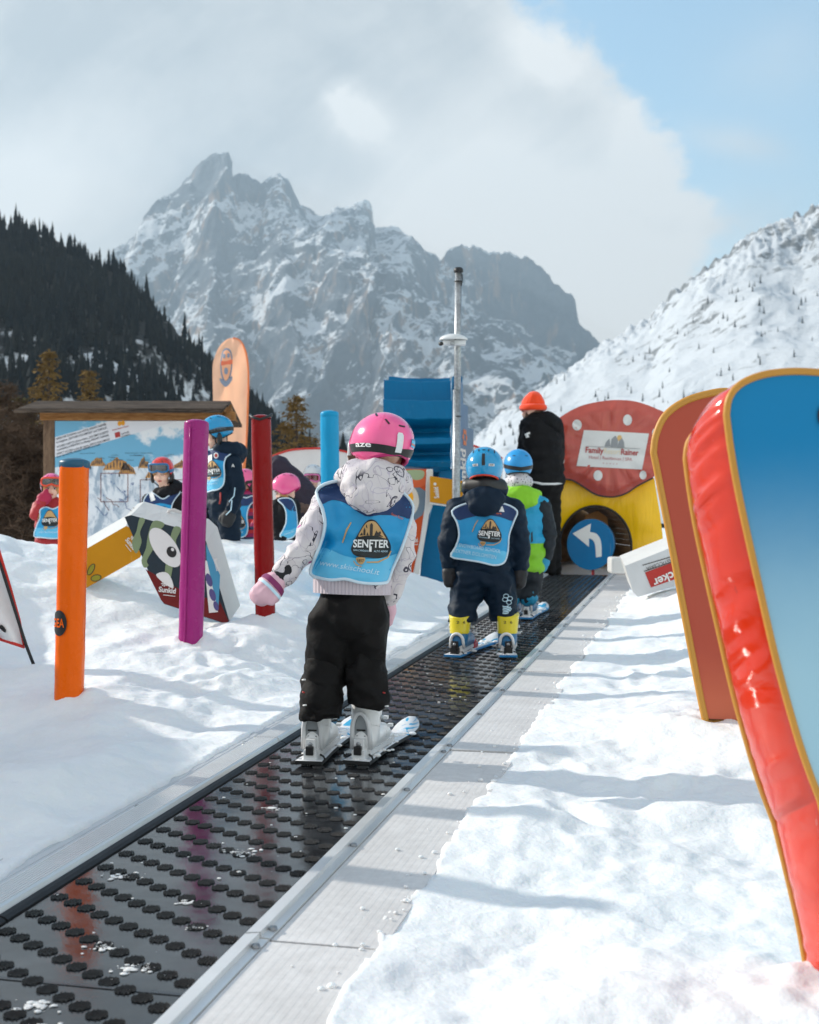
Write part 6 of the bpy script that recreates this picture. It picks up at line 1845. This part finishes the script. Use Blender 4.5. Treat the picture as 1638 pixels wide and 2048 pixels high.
# bib
out_g = smooth_poly([(633, 985), (650, 968), (690, 960), (730, 958), (775, 962), (806, 985), (826, 1014), (816, 1060), (800, 1105), (784, 1140), (777, 1160), (768, 1166), (740, 1167), (715, 1164), (690, 1158), (665, 1160), (640, 1156), (621, 1147), (628, 1120), (642, 1085), (650, 1050), (645, 1018)], 3)
def exg(mb, dr):
    senfter(mb, dr, 743, 1079, .98, .04, .004)
    drape_text(mb, dr, 'www.skischool.it', (639, 1130), (758, 1150), 11, PALE, .004, .0, .18)
    drape_text(mb, dr, 'Resort Rainer', (782, 1030), (806, 1040), 5.5, ORL, .004, 0)
yk = [smooth_poly([(632, 984), (650, 968), (690, 961), (730, 962), (790, 975), (806, 985), (826, 1014), (820, 1037), (800, 1032), (760, 1030), (730, 1032), (690, 1006), (664, 1000), (642, 1008)], 3)]
lw = smooth_poly([(628, 1118), (640, 1098), (655, 1097), (690, 1112), (730, 1118), (770, 1115), (797, 1108), (784, 1140), (777, 1160), (768, 1165), (740, 1166), (715, 1163), (690, 1157), (665, 1159), (640, 1155), (622, 1146)], 3)
bib(root, d, girl['meshes'], out_g, 583, yk, lw, exg, cell=6, wr=.007, gap=.010, seed=2, fq=(.022, .010), pipe=.006)

# ============================================================= the boy ahead of her
d = 7.07
NAVYC = mat('navy_snowsuit', rgb(8, 30, 48), .6, var=.15, bump=.3, bs=50, bd=.01, spec=.2); HBLUE = mat('blue_helmet', rgb(6, 146, 198), .2, var=.04, bump=0, coat=.5); DKGL = mat('black_glove', (.012, .012, .014), .6, bump=.3)
jp = lambda x, y, dy=0: P(x, y, 7.07 + dy)
J = dict(neck=(969, 985, .0), chest=(968, 1055), pelvis=(968, 1130), sl=(914, 1018), el=(897, 1082, -.02), hl=(901, 1128, .02), sr=(1026, 1020), er=(1040, 1085), hr=(1040, 1130, .03),
         pl=(943, 1152), kl=(930, 1200, .03), fl=(924, 1237), pr=(995, 1152), kr=(1002, 1200, .03), fr=(1010, 1237))
Mh = headM(P(969, 945, d), math.radians(-6), math.radians(-3), 0, 1.03)
boy = clothed('person', 'child in a dark snowsuit and blue helmet with yellow ski boots riding the belt', d, J, 1.0, math.radians(-8), Mh, jacket=NAVYC, trousers=NAVYC, vox=.010,
    hood=(NAVYC, [('e', jp(970, 996, -.10), (.118, .062, .062), None), ('e', jp(969, 1012, -.135), (.092, .045, .062), None), cap((jp(938, 978, .0), .042), (jp(969, 974, -.06), .04), (jp(1002, 980, .0), .042))]),
    shoulder_w=.168, hip_w=.150, depth=.115, arm_r=(.066, .062, .052), leg_r=(.098, .088, .080), face=False, group='children riding the belt', jfold=(.008, 14, 18), tfold=(.014, 11, 14), cuts_t=[P(970, 1241, d)])
root = boy['root']
vz = [(2.3, .8, .10, .4), (-2.3, .8, .10, -.4), (2.75, .72, .09, .3), (-2.75, .72, .09, -.3), (3.14, .70, 0, 0), (1.3, .7, .1, .5), (-1.3, .7, .1, -.5)]
def boyx(ho, M):
    mb = MB(); mb.grid(lambda u, v: M @ hp(math.pi + (.16 * (u - .5)) * (1 - .0 * v), .98 + .62 * v, 1.018), 6, 12, BLK); mb.build('goggle_clip', ho)
    mb = MB()
    for s_ in (-1, 1):
        mb.grid(lambda u, v: M @ hp(math.pi + s_ * .42 + .30 * (u - .5), 1.52 + .11 * v, 1.016), 6, 2, LETT); put_text(mb, 'HELMET', (math.pi + s_ * .42 + .11, 0), (math.pi + s_ * .42 - .11, 0), .07, BLK, lambda x, y: M @ hp(x, 1.61 - y, 1.022), .02, upv=(0, 1))
    mb.build('sticker', ho)
helmet(root, Mh, HBLUE, vent_azs=vz, extra=boyx, lining=mat('orange_red_lining', rgb(210, 60, 30), .6))
mb = MB(); vs, fs = blob([cap((jp(940, 972, -.0), .05), (jp(969, 970, -.05), .06), (jp(998, 974, -.0), .05)), cap((jp(969, 955, 0), .075), (jp(969, 985, 0), .085))], .008, 3); mb.add(vs, fs, BLK, True); mb.build('neck_warmer', root)
mitten(root, jp(900, 1126, .02), jp(902, 1172, .0), V((.8, .3, -.3)), .044, DKGL, KNIT, None, .008, 'glove'); mitten(root, jp(1040, 1128, .03), jp(1036, 1174, .02), V((-.8, .3, -.3)), .044, DKGL, KNIT, None, .008, 'glove')
out_b = smooth_poly([(904, 1022), (930, 1008), (968, 1003), (1010, 1008), (1034, 1022), (1028, 1042), (1018, 1070), (1016, 1100), (1010, 1122), (1000, 1129), (985, 1130), (960, 1124), (930, 1119), (902, 1113), (912, 1092), (918, 1070), (914, 1045)], 3)
def exb2(mb, dr):
    senfter(mb, dr, 980, 1062, .60, .09, .005)
    drape_text(mb, dr, '& SNOWBOARD SCHOOL', (910, 1092), (1001, 1106), 7, PALE, .005, .0); drape_text(mb, dr, 'SEXTNER DOLOMITEN', (907, 1104), (992, 1118), 7, PALE, .005, .0)
    drape_text(mb, dr, 'ort', (992, 1028), (1003, 1029), 4, ORL, .005, .02); drape_patch(mb, dr, [(998, 1023), (1002, 1014), (1005, 1012), (1009, 1024)], 5, LETT, .005)
yk = smooth_poly([(905, 1023), (930, 1009), (968, 1004), (1010, 1009), (1033, 1022), (1027, 1042), (1000, 1034), (968, 1030), (935, 1036), (916, 1040)], 3)
lw = smooth_poly([(918, 1088), (950, 1094), (985, 1100), (1014, 1104), (1009, 1121), (1000, 1128), (985, 1129), (960, 1123), (930, 1118), (903, 1112)], 3)
bib(root, d, boy['meshes'], out_b, 362, yk, lw, exb2, cell=5, wr=.006, gap=.014, seed=5, fq=(.04, .02))
mb = MB(); dr = Drape(boy['meshes'], d, (940, 1150, 1060, 1240), 3, .006, .0)
for e in ((1012, 1192), (1020, 1197), (1010, 1199), (1018, 1205)): 
    mb.tube([dr.at(e[0] + 5 * math.cos(t), e[1] + 4 * math.sin(t), .001) for t in [i * .52 for i in range(12)]], .002, PALE, 5, closed=True)
for q in range(5): mb.tube([dr.at(1003 + x, 1211 + q * 3.4 + x * .1 + 2 * math.sin(x * .25), .001) for x in range(2 + q % 2, 22 - abs(q - 2) * 3, 3)], .0035, PALE, 5)
mb.build('leg_print', root)
RBD = mat('binding_red', rgb(190, 30, 36), .35)
BOOTY = mat('boot_yellow', rgb(226, 206, 20), .3, var=.06, bump=0, coat=.3); BOOTB = mat('boot_blue', rgb(26, 104, 150), .35, bump=0)
for px, yaw_, lab, sd_ in ((922, .16, 'blue ski with snow on its tail under the left yellow boot', 11), (1016, -.17, 'blue ski turned inwards under the right yellow boot', 12)):
    p = belt_hit(px, 1311) + wv * .004
    ski(lab, p, yaw_, .14, .62, .10, SKTOP, mat('ski_edge_blue', rgb(30, 130, 190), .4), BLK, SKW, 34, sd_, toem=RBD)
    bt = ski_boot(root, p, yaw_ * .4, 1.15, BOOTB, BOOTY, BOOTW, BOOTG, h=.172, cb=.05, sph=.55)
    mb = MB()
    q0 = p + wv * .2
    f = lambda x, y: P(x, y, q0.y - .085)
    put_text(mb, '2', (px - 9, 1247), (px - 3.5, 1247), 5, BLK, f, .02); put_text(mb, '6', (px + 4, 1247), (px + 9, 1247), 5, BLK, f, .02); mb.build('boot_number', bt)
# ============================================================= third child
d = 8.8
jp = lambda x, y, dy=0: P(x, y, 8.8 + dy)
TWO, g, b = newmat('two_tone_jacket'); hx, hy, hz = g.xyz(g.pos())
zc = P(1050, 1086, d).z; c = g.mix(hz.gt(zc), rgb(124, 190, 20), rgb(16, 150, 196)); g.l(c, b.inputs['Base Color']); b.inputs['Roughness'].default_value = .55; g.l(g.bump(g.noise(g.pos(), 40, 4, .6), .3, .01), b.inputs['Normal'])
LIME = mat('lime_cloth', rgb(132, 198, 22), .55, bump=.3); CHAR = mat('charcoal_cloth', rgb(36, 42, 48), .6, bump=.3, spec=.2); CYB = mat('cyan_cuff', rgb(24, 140, 180), .6, bump=.3)
J = dict(neck=(1040, 975), chest=(1046, 1050), pelvis=(1046, 1135), sl=(1008, 1010), el=(1000, 1070), hl=(1004, 1110, .05), sr=(1082, 1010), er=(1096, 1070), hr=(1090, 1110, .04),
         pl=(1030, 1150), kl=(1028, 1172, .02), fl=(1022, 1190), pr=(1062, 1150), kr=(1062, 1172, .02), fr=(1056, 1190))
Mh = headM(P(1036, 937, d), math.radians(4), math.radians(4), 0, .97)
t3 = clothed('person', 'child in a lime and blue jacket and light blue helmet, third up the belt', d, J, 1.0, math.radians(-10), Mh, jacket=TWO, trousers=CHAR, vox=.011,
    hood=(LIME, [('e', jp(1045, 990, -.10), (.125, .06, .062), None), ('e', jp(1048, 1002, -.12), (.10, .05, .055), None), cap((jp(1010, 985, .0), .045), (jp(1040, 978, -.05), .045), (jp(1072, 990, .0), .042))]),
    shoulder_w=.155, hip_w=.145, depth=.115, leg_r=(.085, .075, .07), face=False, group='children riding the belt')
root = t3['root']
mb = MB()
for s_ in 'lr':
    X = t3['X']; vs, fs = blob([cap((X['s' + s_] + V((0, 0, -.02)), .072), (X['e' + s_], .064), (X['h' + s_], .055))], .010, 3, (), folds(.008, 16, 18)); mb.add(vs, fs, CHAR, True)
mb.build('sleeves', root)
helmet(root, Mh, mat('light_blue_helmet', rgb(40, 150, 214), .3, var=.04, bump=0), seam=False, strapm=BLK, vent_azs=[(2.6, .95, 0, 0), (-2.6, .95, 0, 0), (1.6, .9, 0, 0), (-1.6, .9, 0, 0)], lining=CHAR)
NW, g, b = newmat('patterned_neck_warmer'); v1 = g.voro(g.coord('Object'), 60).lt(.3); g.l(g.mix(v1, rgb(200, 196, 200), rgb(70, 50, 60)), b.inputs['Base Color'])
mb = MB(); vs, fs = blob([cap((jp(1022, 964, .0), .045), (jp(1036, 962, -.06), .05), (jp(1054, 964, .0), .045)), cap((jp(1036, 950, -.02), .07), (jp(1036, 972, -.02), .065))], .01, 3); mb.add(vs, fs, NW, True); mb.build('neck_warmer', root)
mitten(root, t3['X']['hr'], jp(1080, 1140, .0), V((-.6, -.3, -.2)), .045, CYB, None, None, .009, 'glove'); mitten(root, t3['X']['hl'], jp(1004, 1140, .05), V((.6, -.3, -.2)), .045, CYB, None, None, .009, 'glove')
mb = MB()
for x in (1023, 1057): vs, fs = blob([cap((jp(x, 1186), .062), (jp(x, 1194), .066))], .010, 2, (), folds(.006, 30, 10)); mb.add(vs, fs, CYB, True)
mb.build('trouser_cuffs', root)
for px, yaw_, lab, sd_ in ((1024, .10, 'ski under the left black boot of the child in lime', 21), (1058, .05, 'ski under the right black boot of the child in lime', 22)):
    p = belt_hit(px, 1237) + wv * .004
    ski(lab, p, yaw_, .13, .6, .098, SKTOP, mat('ski_edge_blue', rgb(30, 130, 190), .4), BOOTW, SKW, 24, sd_)
    ski_boot(root, p, yaw_, 1.0, BOOTB, BLK, BOOTW, BOOTG, sph=.7)
mb = MB(); mb.add([jp(1062, 1066, -.13), jp(1065, 1062, -.13), jp(1066, 1082, -.13), jp(1062, 1086, -.13)], [(0, 1, 2, 3)], BLK); mb.build('zip', root)

# ============================================================= adult in the orange beanie
d = 12.7
jp = lambda x, y, dy=0: P(x, y, 12.7 + dy)
BLKJ = mat('black_jacket', (.007, .007, .008), .65, var=.2, bump=.4, bs=30, bd=.015, spec=.15); BEAN = mat('orange_beanie', rgb(250, 70, 8), .85, var=.1, bump=.6, bs=90, bd=.006, sheen=.3)
J = dict(neck=(1068, 843), chest=(1085, 885), pelvis=(1090, 960), sl=(1056, 852, -.02), el=(1050, 905, .05), hl=(1046, 945, .15), sr=(1110, 856, .05), er=(1116, 910, .12), hr=(1100, 950, .2),
         pl=(1080, 975), kl=(1090, 1065), fl=(1097, 1140), pr=(1098, 975, .05), kr=(1104, 1065, .05), fr=(1108, 1138, .1))
Mh = headM(P(1064, 822, d), math.radians(55), 0, 0, 1.12)
ad = clothed('person', 'adult in black winter clothes and bright orange beanie beside the spotted tunnel', d, J, 1.42, math.radians(35), Mh, jacket=BLKJ, trousers=BLKP, vox=.016,
    hood=(BLKJ, [cap((jp(1068, 838, -.06), .07), (jp(1095, 842, -.06), .10), (jp(1108, 852, 0), .10))]), shoulder_w=.165, hip_w=.150, depth=.125, arm_r=(.062, .056, .045), leg_r=(.085, .066, .055), jfold=(.012, 7, 14), tfold=(.012, 6, 12))
root = ad['root']
mb = MB(); k_ = 1.12
vs, fs = blob([('e', Mh @ V((0, -.012, .055)), (.098 * k_, .110 * k_, .10 * k_), Euler((0, 0, math.radians(55))).to_matrix()), ('e', Mh @ V((0, -.02, .10)), (.08 * k_, .088 * k_, .075 * k_), None)], .010, 3, [(Mh @ V((0, 0, .012)), V((0, 0, -1)))], folds(.004, 20, 8))
mb.add(vs, fs, BEAN, True); mb.tube([Mh @ V((.096 * math.sin(t), .108 * math.cos(t) - .012, .028)) for t in [i * .2618 for i in range(24)]], .021, BEAN, 8, closed=True, flat=1.5); mb.build('beanie', root)
mb = MB(); vs, fs = blob([('e', Mh @ V((0, -.05, -.02)), (.07, .06, .08), None), cap((Mh @ V((.03, -.04, -.05)), .03), (Mh @ V((.05, .0, -.15)), .02)), cap((Mh @ V((-.06, .01, -.03)), .025), (Mh @ V((-.06, .03, -.13)), .018))], .010, 3); mb.add(vs, fs, BROWN, True); mb.build('hair', root)
mb = MB(); mb.tube([jp(1060, 962, -.12), jp(1085, 968, -.2), jp(1110, 968, -.18), jp(1122, 966, -.05)], .022, LETT, 8, flat=.5); mb.build('shirt_hem', root)
for s_, x, y in (('l', 1092, 1146), ('r', 1110, 1144)):
    mb = MB(); q = jp(x, y, .0 if s_ == 'l' else .1); vs, fs = blob([cap((q + V((0, 0, .08)), .065), (q, .06), (q + V((-.10, .10, -.01)), .055))], .014, 3); mb.add(vs, fs, BLK, True); mb.build('shoe', root)
mitten(root, ad['X']['hl'], ad['X']['hl'] + V((-.04, .14, -.04)), V((0, 0, 1)), .05, DKGL, None, None, .012, 'glove'); mitten(root, ad['X']['hr'], ad['X']['hr'] + V((-.06, .14, -.04)), V((0, 0, 1)), .05, DKGL, None, None, .012, 'glove')
mb = MB()
for x, y in ((1053, 868), (1057, 866), (1055, 872)): mb.tube([jp(x - 3, y + 2, -.16), jp(x + 3, y, -.17)], .012, LETT, 6)
mb.build('jacket_badge', root)

# ============================================================= standing child in the blue helmet
d = 9.2
jp = lambda x, y, dy=0: P(x, y, 9.2 + dy)
J = dict(neck=(440, 898), chest=(447, 945), pelvis=(448, 1010), sl=(422, 922, .12), el=(415, 975, .12), hl=(410, 1015, .05), sr=(466, 925, -.08), er=(477, 978, -.10), hr=(462, 1020, -.14),
         pl=(436, 1030, .06), kl=(434, 1090, .06), fl=(434, 1150, .06), pr=(458, 1030, -.05), kr=(460, 1090, -.05), fr=(460, 1150, -.05))
yw = math.radians(128)
Mh = headM(P(433, 868, d), math.radians(105), math.radians(-16), 0, .98)
c4 = clothed('person', 'standing child in a blue helmet and dark suit looking down behind the purple post', d, J, 1.0, yw, Mh, jacket=NAVYC, trousers=NAVYC, vox=.011,
    hood=(NAVYC, [cap((jp(440, 897, -.06), .05), (jp(468, 900, -.06), .065), (jp(478, 915, .02), .05)), ('e', jp(476, 905, 0), (.07, .09, .07), None)]), shoulder_w=.140, hip_w=.13, depth=.115, closed=True, group='children waiting behind the snow bank')
root = c4['root']
hl = helmet(root, Mh, HBLUE, strapm=BLK, lining=BLK, txt=('LYTEN', -1.15 + 6.283, -2.0 + 6.283, -.02, .17), txtm=mat('strap_grey_letters', rgb(96, 104, 112), .5)); chin_strap(hl, Mh)
mb = MB(); vs, fs = blob([('e', Mh @ V((0, .045, .035)), (.055, .035, .022), None), ('e', Mh @ V((.06, .03, .0)), (.014, .03, .035), None), ('e', Mh @ V((-.06, .03, .0)), (.014, .03, .035), None)], .007, 2); mb.add(vs, fs, BROWN, True); mb.build('hair', root)
mitten(root, c4['X']['hr'], jp(452, 1050, -.16), V((-.8, 0, 0)), .045, DKGL, None, None, .009, 'glove'); mitten(root, c4['X']['hl'], jp(405, 1045, .0), V((.6, 0, 0)), .045, DKGL, None, None, .009, 'glove')
out_ = smooth_poly([(404, 905), (420, 900), (442, 897), (462, 906), (452, 915), (448, 930), (449, 950), (447, 968), (438, 978), (424, 981), (405, 979)], 3)
def ex4(mb, dr):
    senfter(mb, dr, 425, 938, .42, -.06, .006); drape_text(mb, dr, 'SKI SCHOOL', (413, 965), (438, 962), 4, PALE, .006, 0); drape_text(mb, dr, 'DOLOMITEN', (414, 971), (435, 968), 3.6, PALE, .006, 0)
    drape_patch(mb, dr, ellipse_px(432, 911, 5, 6, 14), 5, LETT, .006); drape_patch(mb, dr, ellipse_px(432, 911, 3, 4, 12), 5, RDT, .0075); drape_patch(mb, dr, [(415, 910), (424, 909), (424, 926), (415, 927)], 5, LETT, .006)
bib(root, d, c4['meshes'], out_, 278, smooth_poly([(405, 906), (420, 901), (442, 898), (461, 906), (451, 915), (448, 922), (430, 919), (405, 922)], 3), smooth_poly([(405, 960), (430, 958), (448, 955), (446, 968), (438, 977), (424, 980), (406, 978)], 3), ex4, cell=4, wr=.003, gap=.012, seed=8, fq=(.06, .03))
mb = MB(); mb.tube([jp(441, 985, -.15), jp(441, 1000, -.16), jp(439, 1008, -.15)], .006, RDT, 6); mb.tube([jp(470, 975, -.17), jp(468, 992, -.17), jp(458, 1004, -.17)], .004, PALE, 6); mb.tube([jp(464, 1000, -.19), jp(462, 1020, -.2), jp(452, 1030, -.2)], .004, PALE, 6)
put_text(mb, 'A', (463, 934), (469, 934), 6, LETT, lambda x, y: jp(x, y, -.158), .02); mb.build('reflective_trim', root)

# ============================================================= child in the red helmet
d = 11.0
jp = lambda x, y, dy=0: P(x, y, 11.0 + dy)
HRED = mat('red_helmet', rgb(222, 44, 26), .22, var=.04, bump=0, coat=.5); TEALG = mat('teal_goggle_frame', rgb(30, 110, 160), .35, bump=0); BLKC = mat('black_cloth', (.010, .010, .012), .65, bump=.3, spec=.15)
J = dict(neck=(330, 980), chest=(327, 1015), pelvis=(327, 1090), sl=(298, 1000, .0), el=(292, 1050, -.02), hl=(300, 1090, -.1), sr=(356, 998, .02), er=(362, 1050, .0), hr=(350, 1090, -.1), pl=(315, 1100), kl=(315, 1140), fl=(315, 1180), pr=(340, 1100), kr=(340, 1140), fr=(340, 1180))
Mh = headM(P(324, 945, d), math.radians(172), math.radians(-14), 0, .98)
c5 = clothed('person', 'child in a red helmet with goggles pushed up, standing in front of the map board', d, J, 1.0, math.radians(180), Mh, jacket=BLKC, trousers=NAVYC, vox=.012,
    hood=(BLKC, [cap((jp(345, 968, .06), .05), (jp(356, 975, .02), .055), (jp(340, 982, -.07), .045), (jp(322, 985, -.08), .035))]), closed=True, group='children waiting behind the snow bank')
root = c5['root']
hl = helmet(root, Mh, HRED, strapm=TEALG, lining=BLK, txt=('LYTEN', 1.9, 1.05, -.03, .17), txtm=BLK); goggles(hl, Mh, TEALG, GLASS, up=.058, r=1.18); chin_strap(hl, Mh)
mb = MB(); vs, fs = blob([('e', Mh @ V((-.012, .062, .030)), (.052, .022, .022), None), ('e', Mh @ V((.045, .05, .012)), (.024, .026, .03), None), ('e', Mh @ V((-.05, .05, .016)), (.02, .026, .026), None)], .007, 2); mb.add(vs, fs, BLOND, True); mb.build('hair', root)
out_ = smooth_poly([(288, 1000), (300, 985), (312, 990), (326, 998), (342, 988), (354, 978), (360, 985), (350, 998), (343, 1015), (344, 1050), (338, 1062), (310, 1064), (288, 1058), (284, 1030)], 3)
def ex5(mb, dr):
    senfter(mb, dr, 328, 1030, .42, .0, .006, False); drape_patch(mb, dr, [(297, 985), (305, 983), (311, 1000), (302, 1003)], 4, LETT, .007)
bib(root, d, c5['meshes'], out_, 233, smooth_poly([(289, 1000), (300, 986), (312, 991), (326, 999), (342, 989), (354, 979), (359, 985), (349, 998), (344, 1010), (320, 1006), (292, 1012)], 3), None, ex5, cell=4, wr=.003, gap=.012, seed=9, fq=(.06, .03))

# ============================================================= child in red on the far left
REDC = mat('red_cloth', rgb(160, 24, 30), .6, bump=.3); MAG = mat('magenta_glove', rgb(170, 22, 66), .55, bump=.3); ORG = mat('orange_red_frame', rgb(226, 70, 34), .35, bump=0)
J = dict(neck=(104, 1006), chest=(100, 1035), pelvis=(98, 1085), sl=(78, 1012, .0), el=(70, 1030, -.10), hl=(84, 1004, -.17), sr=(126, 1014), er=(132, 1050, .0), hr=(128, 1080, -.05), pl=(88, 1095), kl=(86, 1130), fl=(86, 1175), pr=(112, 1095), kr=(114, 1130), fr=(114, 1175))
Mh = headM(P(103, 976, d), math.radians(-165), math.radians(-2), 0, .93)
c6 = clothed('person', 'small child in red with pink helmet and orange goggles, glove at the mouth', d, J, .92, math.radians(190), Mh, jacket=REDC, trousers=REDC, vox=.012, group='children waiting behind the snow bank')
root = c6['root']
hl = helmet(root, Mh, PINK, strapm=BLK); goggles(hl, Mh, ORG, GLASS, up=.055, r=1.18)
mb = MB(); vs, fs = blob([('e', Mh @ V((.05, .055, .0)), (.022, .028, .05), None), ('e', Mh @ V((-.055, .05, .0)), (.02, .028, .055), None), ('e', Mh @ V((.0, .066, .032)), (.05, .02, .016), None)], .007, 2); mb.add(vs, fs, BLOND, True); mb.build('hair', root)
mitten(root, jp(80, 1004, -.17), jp(96, 990, -.15), V((.2, 0, 1)), .05, MAG, None, None, .009, 'glove')
out_ = smooth_poly([(80, 1020), (92, 1014), (106, 1018), (122, 1012), (130, 1025), (126, 1050), (130, 1072), (110, 1077), (85, 1075), (68, 1072), (74, 1050), (80, 1035)], 3)
bib(root, d, c6['meshes'], out_, 233, None, smooth_poly([(72, 1056), (100, 1058), (126, 1054), (129, 1071), (110, 1076), (85, 1074), (69, 1071)], 3), lambda mb, dr: (senfter(mb, dr, 100, 1037, .42, 0, .006, False), drape_text(mb, dr, 'skischool.it', (78, 1066), (124, 1066), 4.5, PALE, .006)), cell=4, wr=.003, gap=.012, seed=10, fq=(.06, .03))

# ============================================================= child with striped sleeves, half hidden
STR, g, b = newmat('striped_jacket'); hx, hy, hz = g.xyz(g.coord('Object')); wn = g.n('ShaderNodeTexNoise'); q = (hz * 11.0).op('FRACT')
c = g.mix(q.lt(.33), rgb(28, 40, 74), rgb(196, 40, 46)); c = g.mix(q.gt(.66), c, rgb(150, 26, 84)); g.l(c, b.inputs['Base Color']); b.inputs['Roughness'].default_value = .6
J = dict(neck=(492, 985), chest=(490, 1015), pelvis=(490, 1075), sl=(474, 1000), el=(472, 1040), hl=(480, 1066, -.1), sr=(512, 1000, -.02), er=(520, 1038, -.03), hr=(510, 1050, -.14), pl=(482, 1085), kl=(482, 1120), fl=(482, 1165), pr=(505, 1085), kr=(505, 1120), fr=(505, 1165))
Mh = headM(P(489, 968, d), math.radians(140), math.radians(-12), 0, .95)
c7 = clothed('person', 'child in pink helmet and rose goggles with striped sleeves beside the dark red post', d, J, .92, math.radians(160), Mh, jacket=STR, trousers=mat('olive_cloth', rgb(120, 130, 40), .6), vox=.012, group='children waiting behind the snow bank')
root = c7['root']
hl = helmet(root, Mh, PINK, strapm=BLK); goggles(hl, Mh, mat('rose_frame', rgb(214, 104, 170), .35, bump=0), PLENS); chin_strap(hl, Mh)
out_ = smooth_poly([(468, 1002), (480, 992), (492, 996), (504, 992), (512, 1000), (500, 1010), (494, 1030), (496, 1055), (490, 1072), (470, 1074), (460, 1060)], 3)
bib(root, d, c7['meshes'], out_, 233, smooth_poly([(469, 1002), (480, 993), (492, 997), (504, 993), (511, 1000), (499, 1010), (484, 1012), (468, 1010)], 3), None, lambda mb, dr: (senfter(mb, dr, 474, 1040, .42, 0, .006, False), drape_text(mb, dr, 'ool.it', (470, 1066), (486, 1066), 4.5, PALE, .006)), cell=4, wr=.003, gap=.012, seed=12, fq=(.06, .03))

# ============================================================= bent child in the pink helmet
d = 10.4
jp = lambda x, y, dy=0: P(x, y, 10.4 + dy)
J = dict(neck=(570, 1000), chest=(570, 1025), pelvis=(576, 1075), sl=(554, 1012, -.04), el=(551, 1045, -.06), hl=(556, 1070, -.12), sr=(588, 1012, .08), er=(590, 1045, .1), hr=(580, 1070, .0), pl=(566, 1085), kl=(562, 1125), fl=(566, 1170), pr=(586, 1085, .04), kr=(584, 1125), fr=(588, 1170))
Mh = headM(P(572, 980, d), math.radians(85), math.radians(-22), 0, .98)
c8 = clothed('person', 'child in a pink helmet and black jacket bending forward right of the dark red post', d, J, .95, math.radians(95), Mh, jacket=BLKC, trousers=BLKP, vox=.012, group='children waiting behind the snow bank')
root = c8['root']
helmet(root, Mh, PINK, lining=mat('rose_lining', rgb(190, 40, 110), .6))
mb = MB(); vs, fs = blob([cap((Mh @ V((.05, .03, -.03)), .025), (Mh @ V((.06, .0, -.10)), .018)), cap((Mh @ V((-.05, .03, -.03)), .025), (Mh @ V((-.06, .0, -.10)), .018))], .008, 2); mb.add(vs, fs, BLOND, True); mb.build('hair', root)
out_ = smooth_poly([(556, 1000), (568, 996), (582, 998), (590, 1010), (594, 1035), (594, 1060), (586, 1074), (572, 1078), (560, 1072), (566, 1060), (572, 1045), (572, 1025), (566, 1010)], 3)
bib(root, d, c8['meshes'], out_, 246, smooth_poly([(557, 1000), (568, 997), (582, 999), (590, 1010), (592, 1022), (578, 1020), (566, 1008)], 3), smooth_poly([(566, 1062), (580, 1060), (593, 1056), (586, 1073), (572, 1077), (561, 1072)], 3), lambda mb, dr: drape_text(mb, dr, 'www.ski', (568, 1071), (588, 1064), 4.5, PALE, .006), cell=4, wr=.003, gap=.012, seed=13, fq=(.06, .03))
mitten(root, c8['X']['hl'], jp(562, 1084, -.14), V((.6, 0, 0)), .042, BLKC, None, None, .009, 'glove')

# ============================================================= stooping adult in a dark plum coat
d = 11.1
jp = lambda x, y, dy=0: P(x, y, 11.1 + dy)
PLC = mat('plum_coat', rgb(40, 28, 46), .7, bump=.4, bs=25, bd=.015); FUR = mat('fur_trim', rgb(120, 98, 88), .95, var=.4, vs=60, bump=.9, bs=110, bd=.02)
J = dict(neck=(568, 955), chest=(595, 985), pelvis=(622, 1050), sl=(590, 985, -.12), el=(612, 1030, -.15), hl=(588, 1018, -.22), sr=(600, 970, .15), er=(590, 1010, .2), hr=(575, 1040, .2), pl=(615, 1070, -.05), kl=(606, 1110, -.08), fl=(620, 1165, -.05), pr=(628, 1070, .1), kr=(612, 1110, .1), fr=(626, 1165, .1))
Mh = headM(P(556, 950, d), math.radians(95), math.radians(-35), 0, 1.08)
c9 = clothed('person', 'adult in a dark plum hooded coat stooping over the bent child', d, J, 1.25, math.radians(95), Mh, jacket=PLC, trousers=BLKP, vox=.014, hood=(PLC, [('e', Mh @ V((0, -.02, .03)), (.125, .135, .135), None), cap((jp(566, 945), .10), (jp(582, 962), .12))]), shoulder_w=.15, hip_w=.15, depth=.14)
root = c9['root']
mb = MB(); vs, fs = blob([cap((jp(578, 1008, -.24), .036), (jp(590, 1014, -.24), .044), (jp(611, 1018, -.22), .040))], .009, 2, (), folds(.012, 60, 60)); mb.add(vs, fs, FUR, True); mb.build('fur_cuff', root)

# ============================================================= child in the white helmet
d = 12.6
jp = lambda x, y, dy=0: P(x, y, 12.6 + dy)
J = dict(neck=(627, 985), chest=(628, 1012), pelvis=(628, 1070), sl=(608, 1000), el=(602, 1040), hl=(606, 1070), sr=(648, 1000), er=(655, 1040), hr=(650, 1070), pl=(618, 1080), kl=(618, 1110), fl=(618, 1150), pr=(640, 1080), kr=(640, 1110), fr=(640, 1150))
Mh = headM(P(626, 956, d), math.radians(176), math.radians(-4), 0, .98)
c10 = clothed('person', 'child in a white helmet and pink goggles at the back beside the light blue post', d, J, .95, math.radians(180), Mh, jacket=BLKC, trousers=BLKP, vox=.013, group='children waiting behind the snow bank')
hl = helmet(c10['root'], Mh, HWHITE); goggles(hl, Mh, mat('pink_frame', rgb(226, 120, 176), .35, bump=0), PLENS)
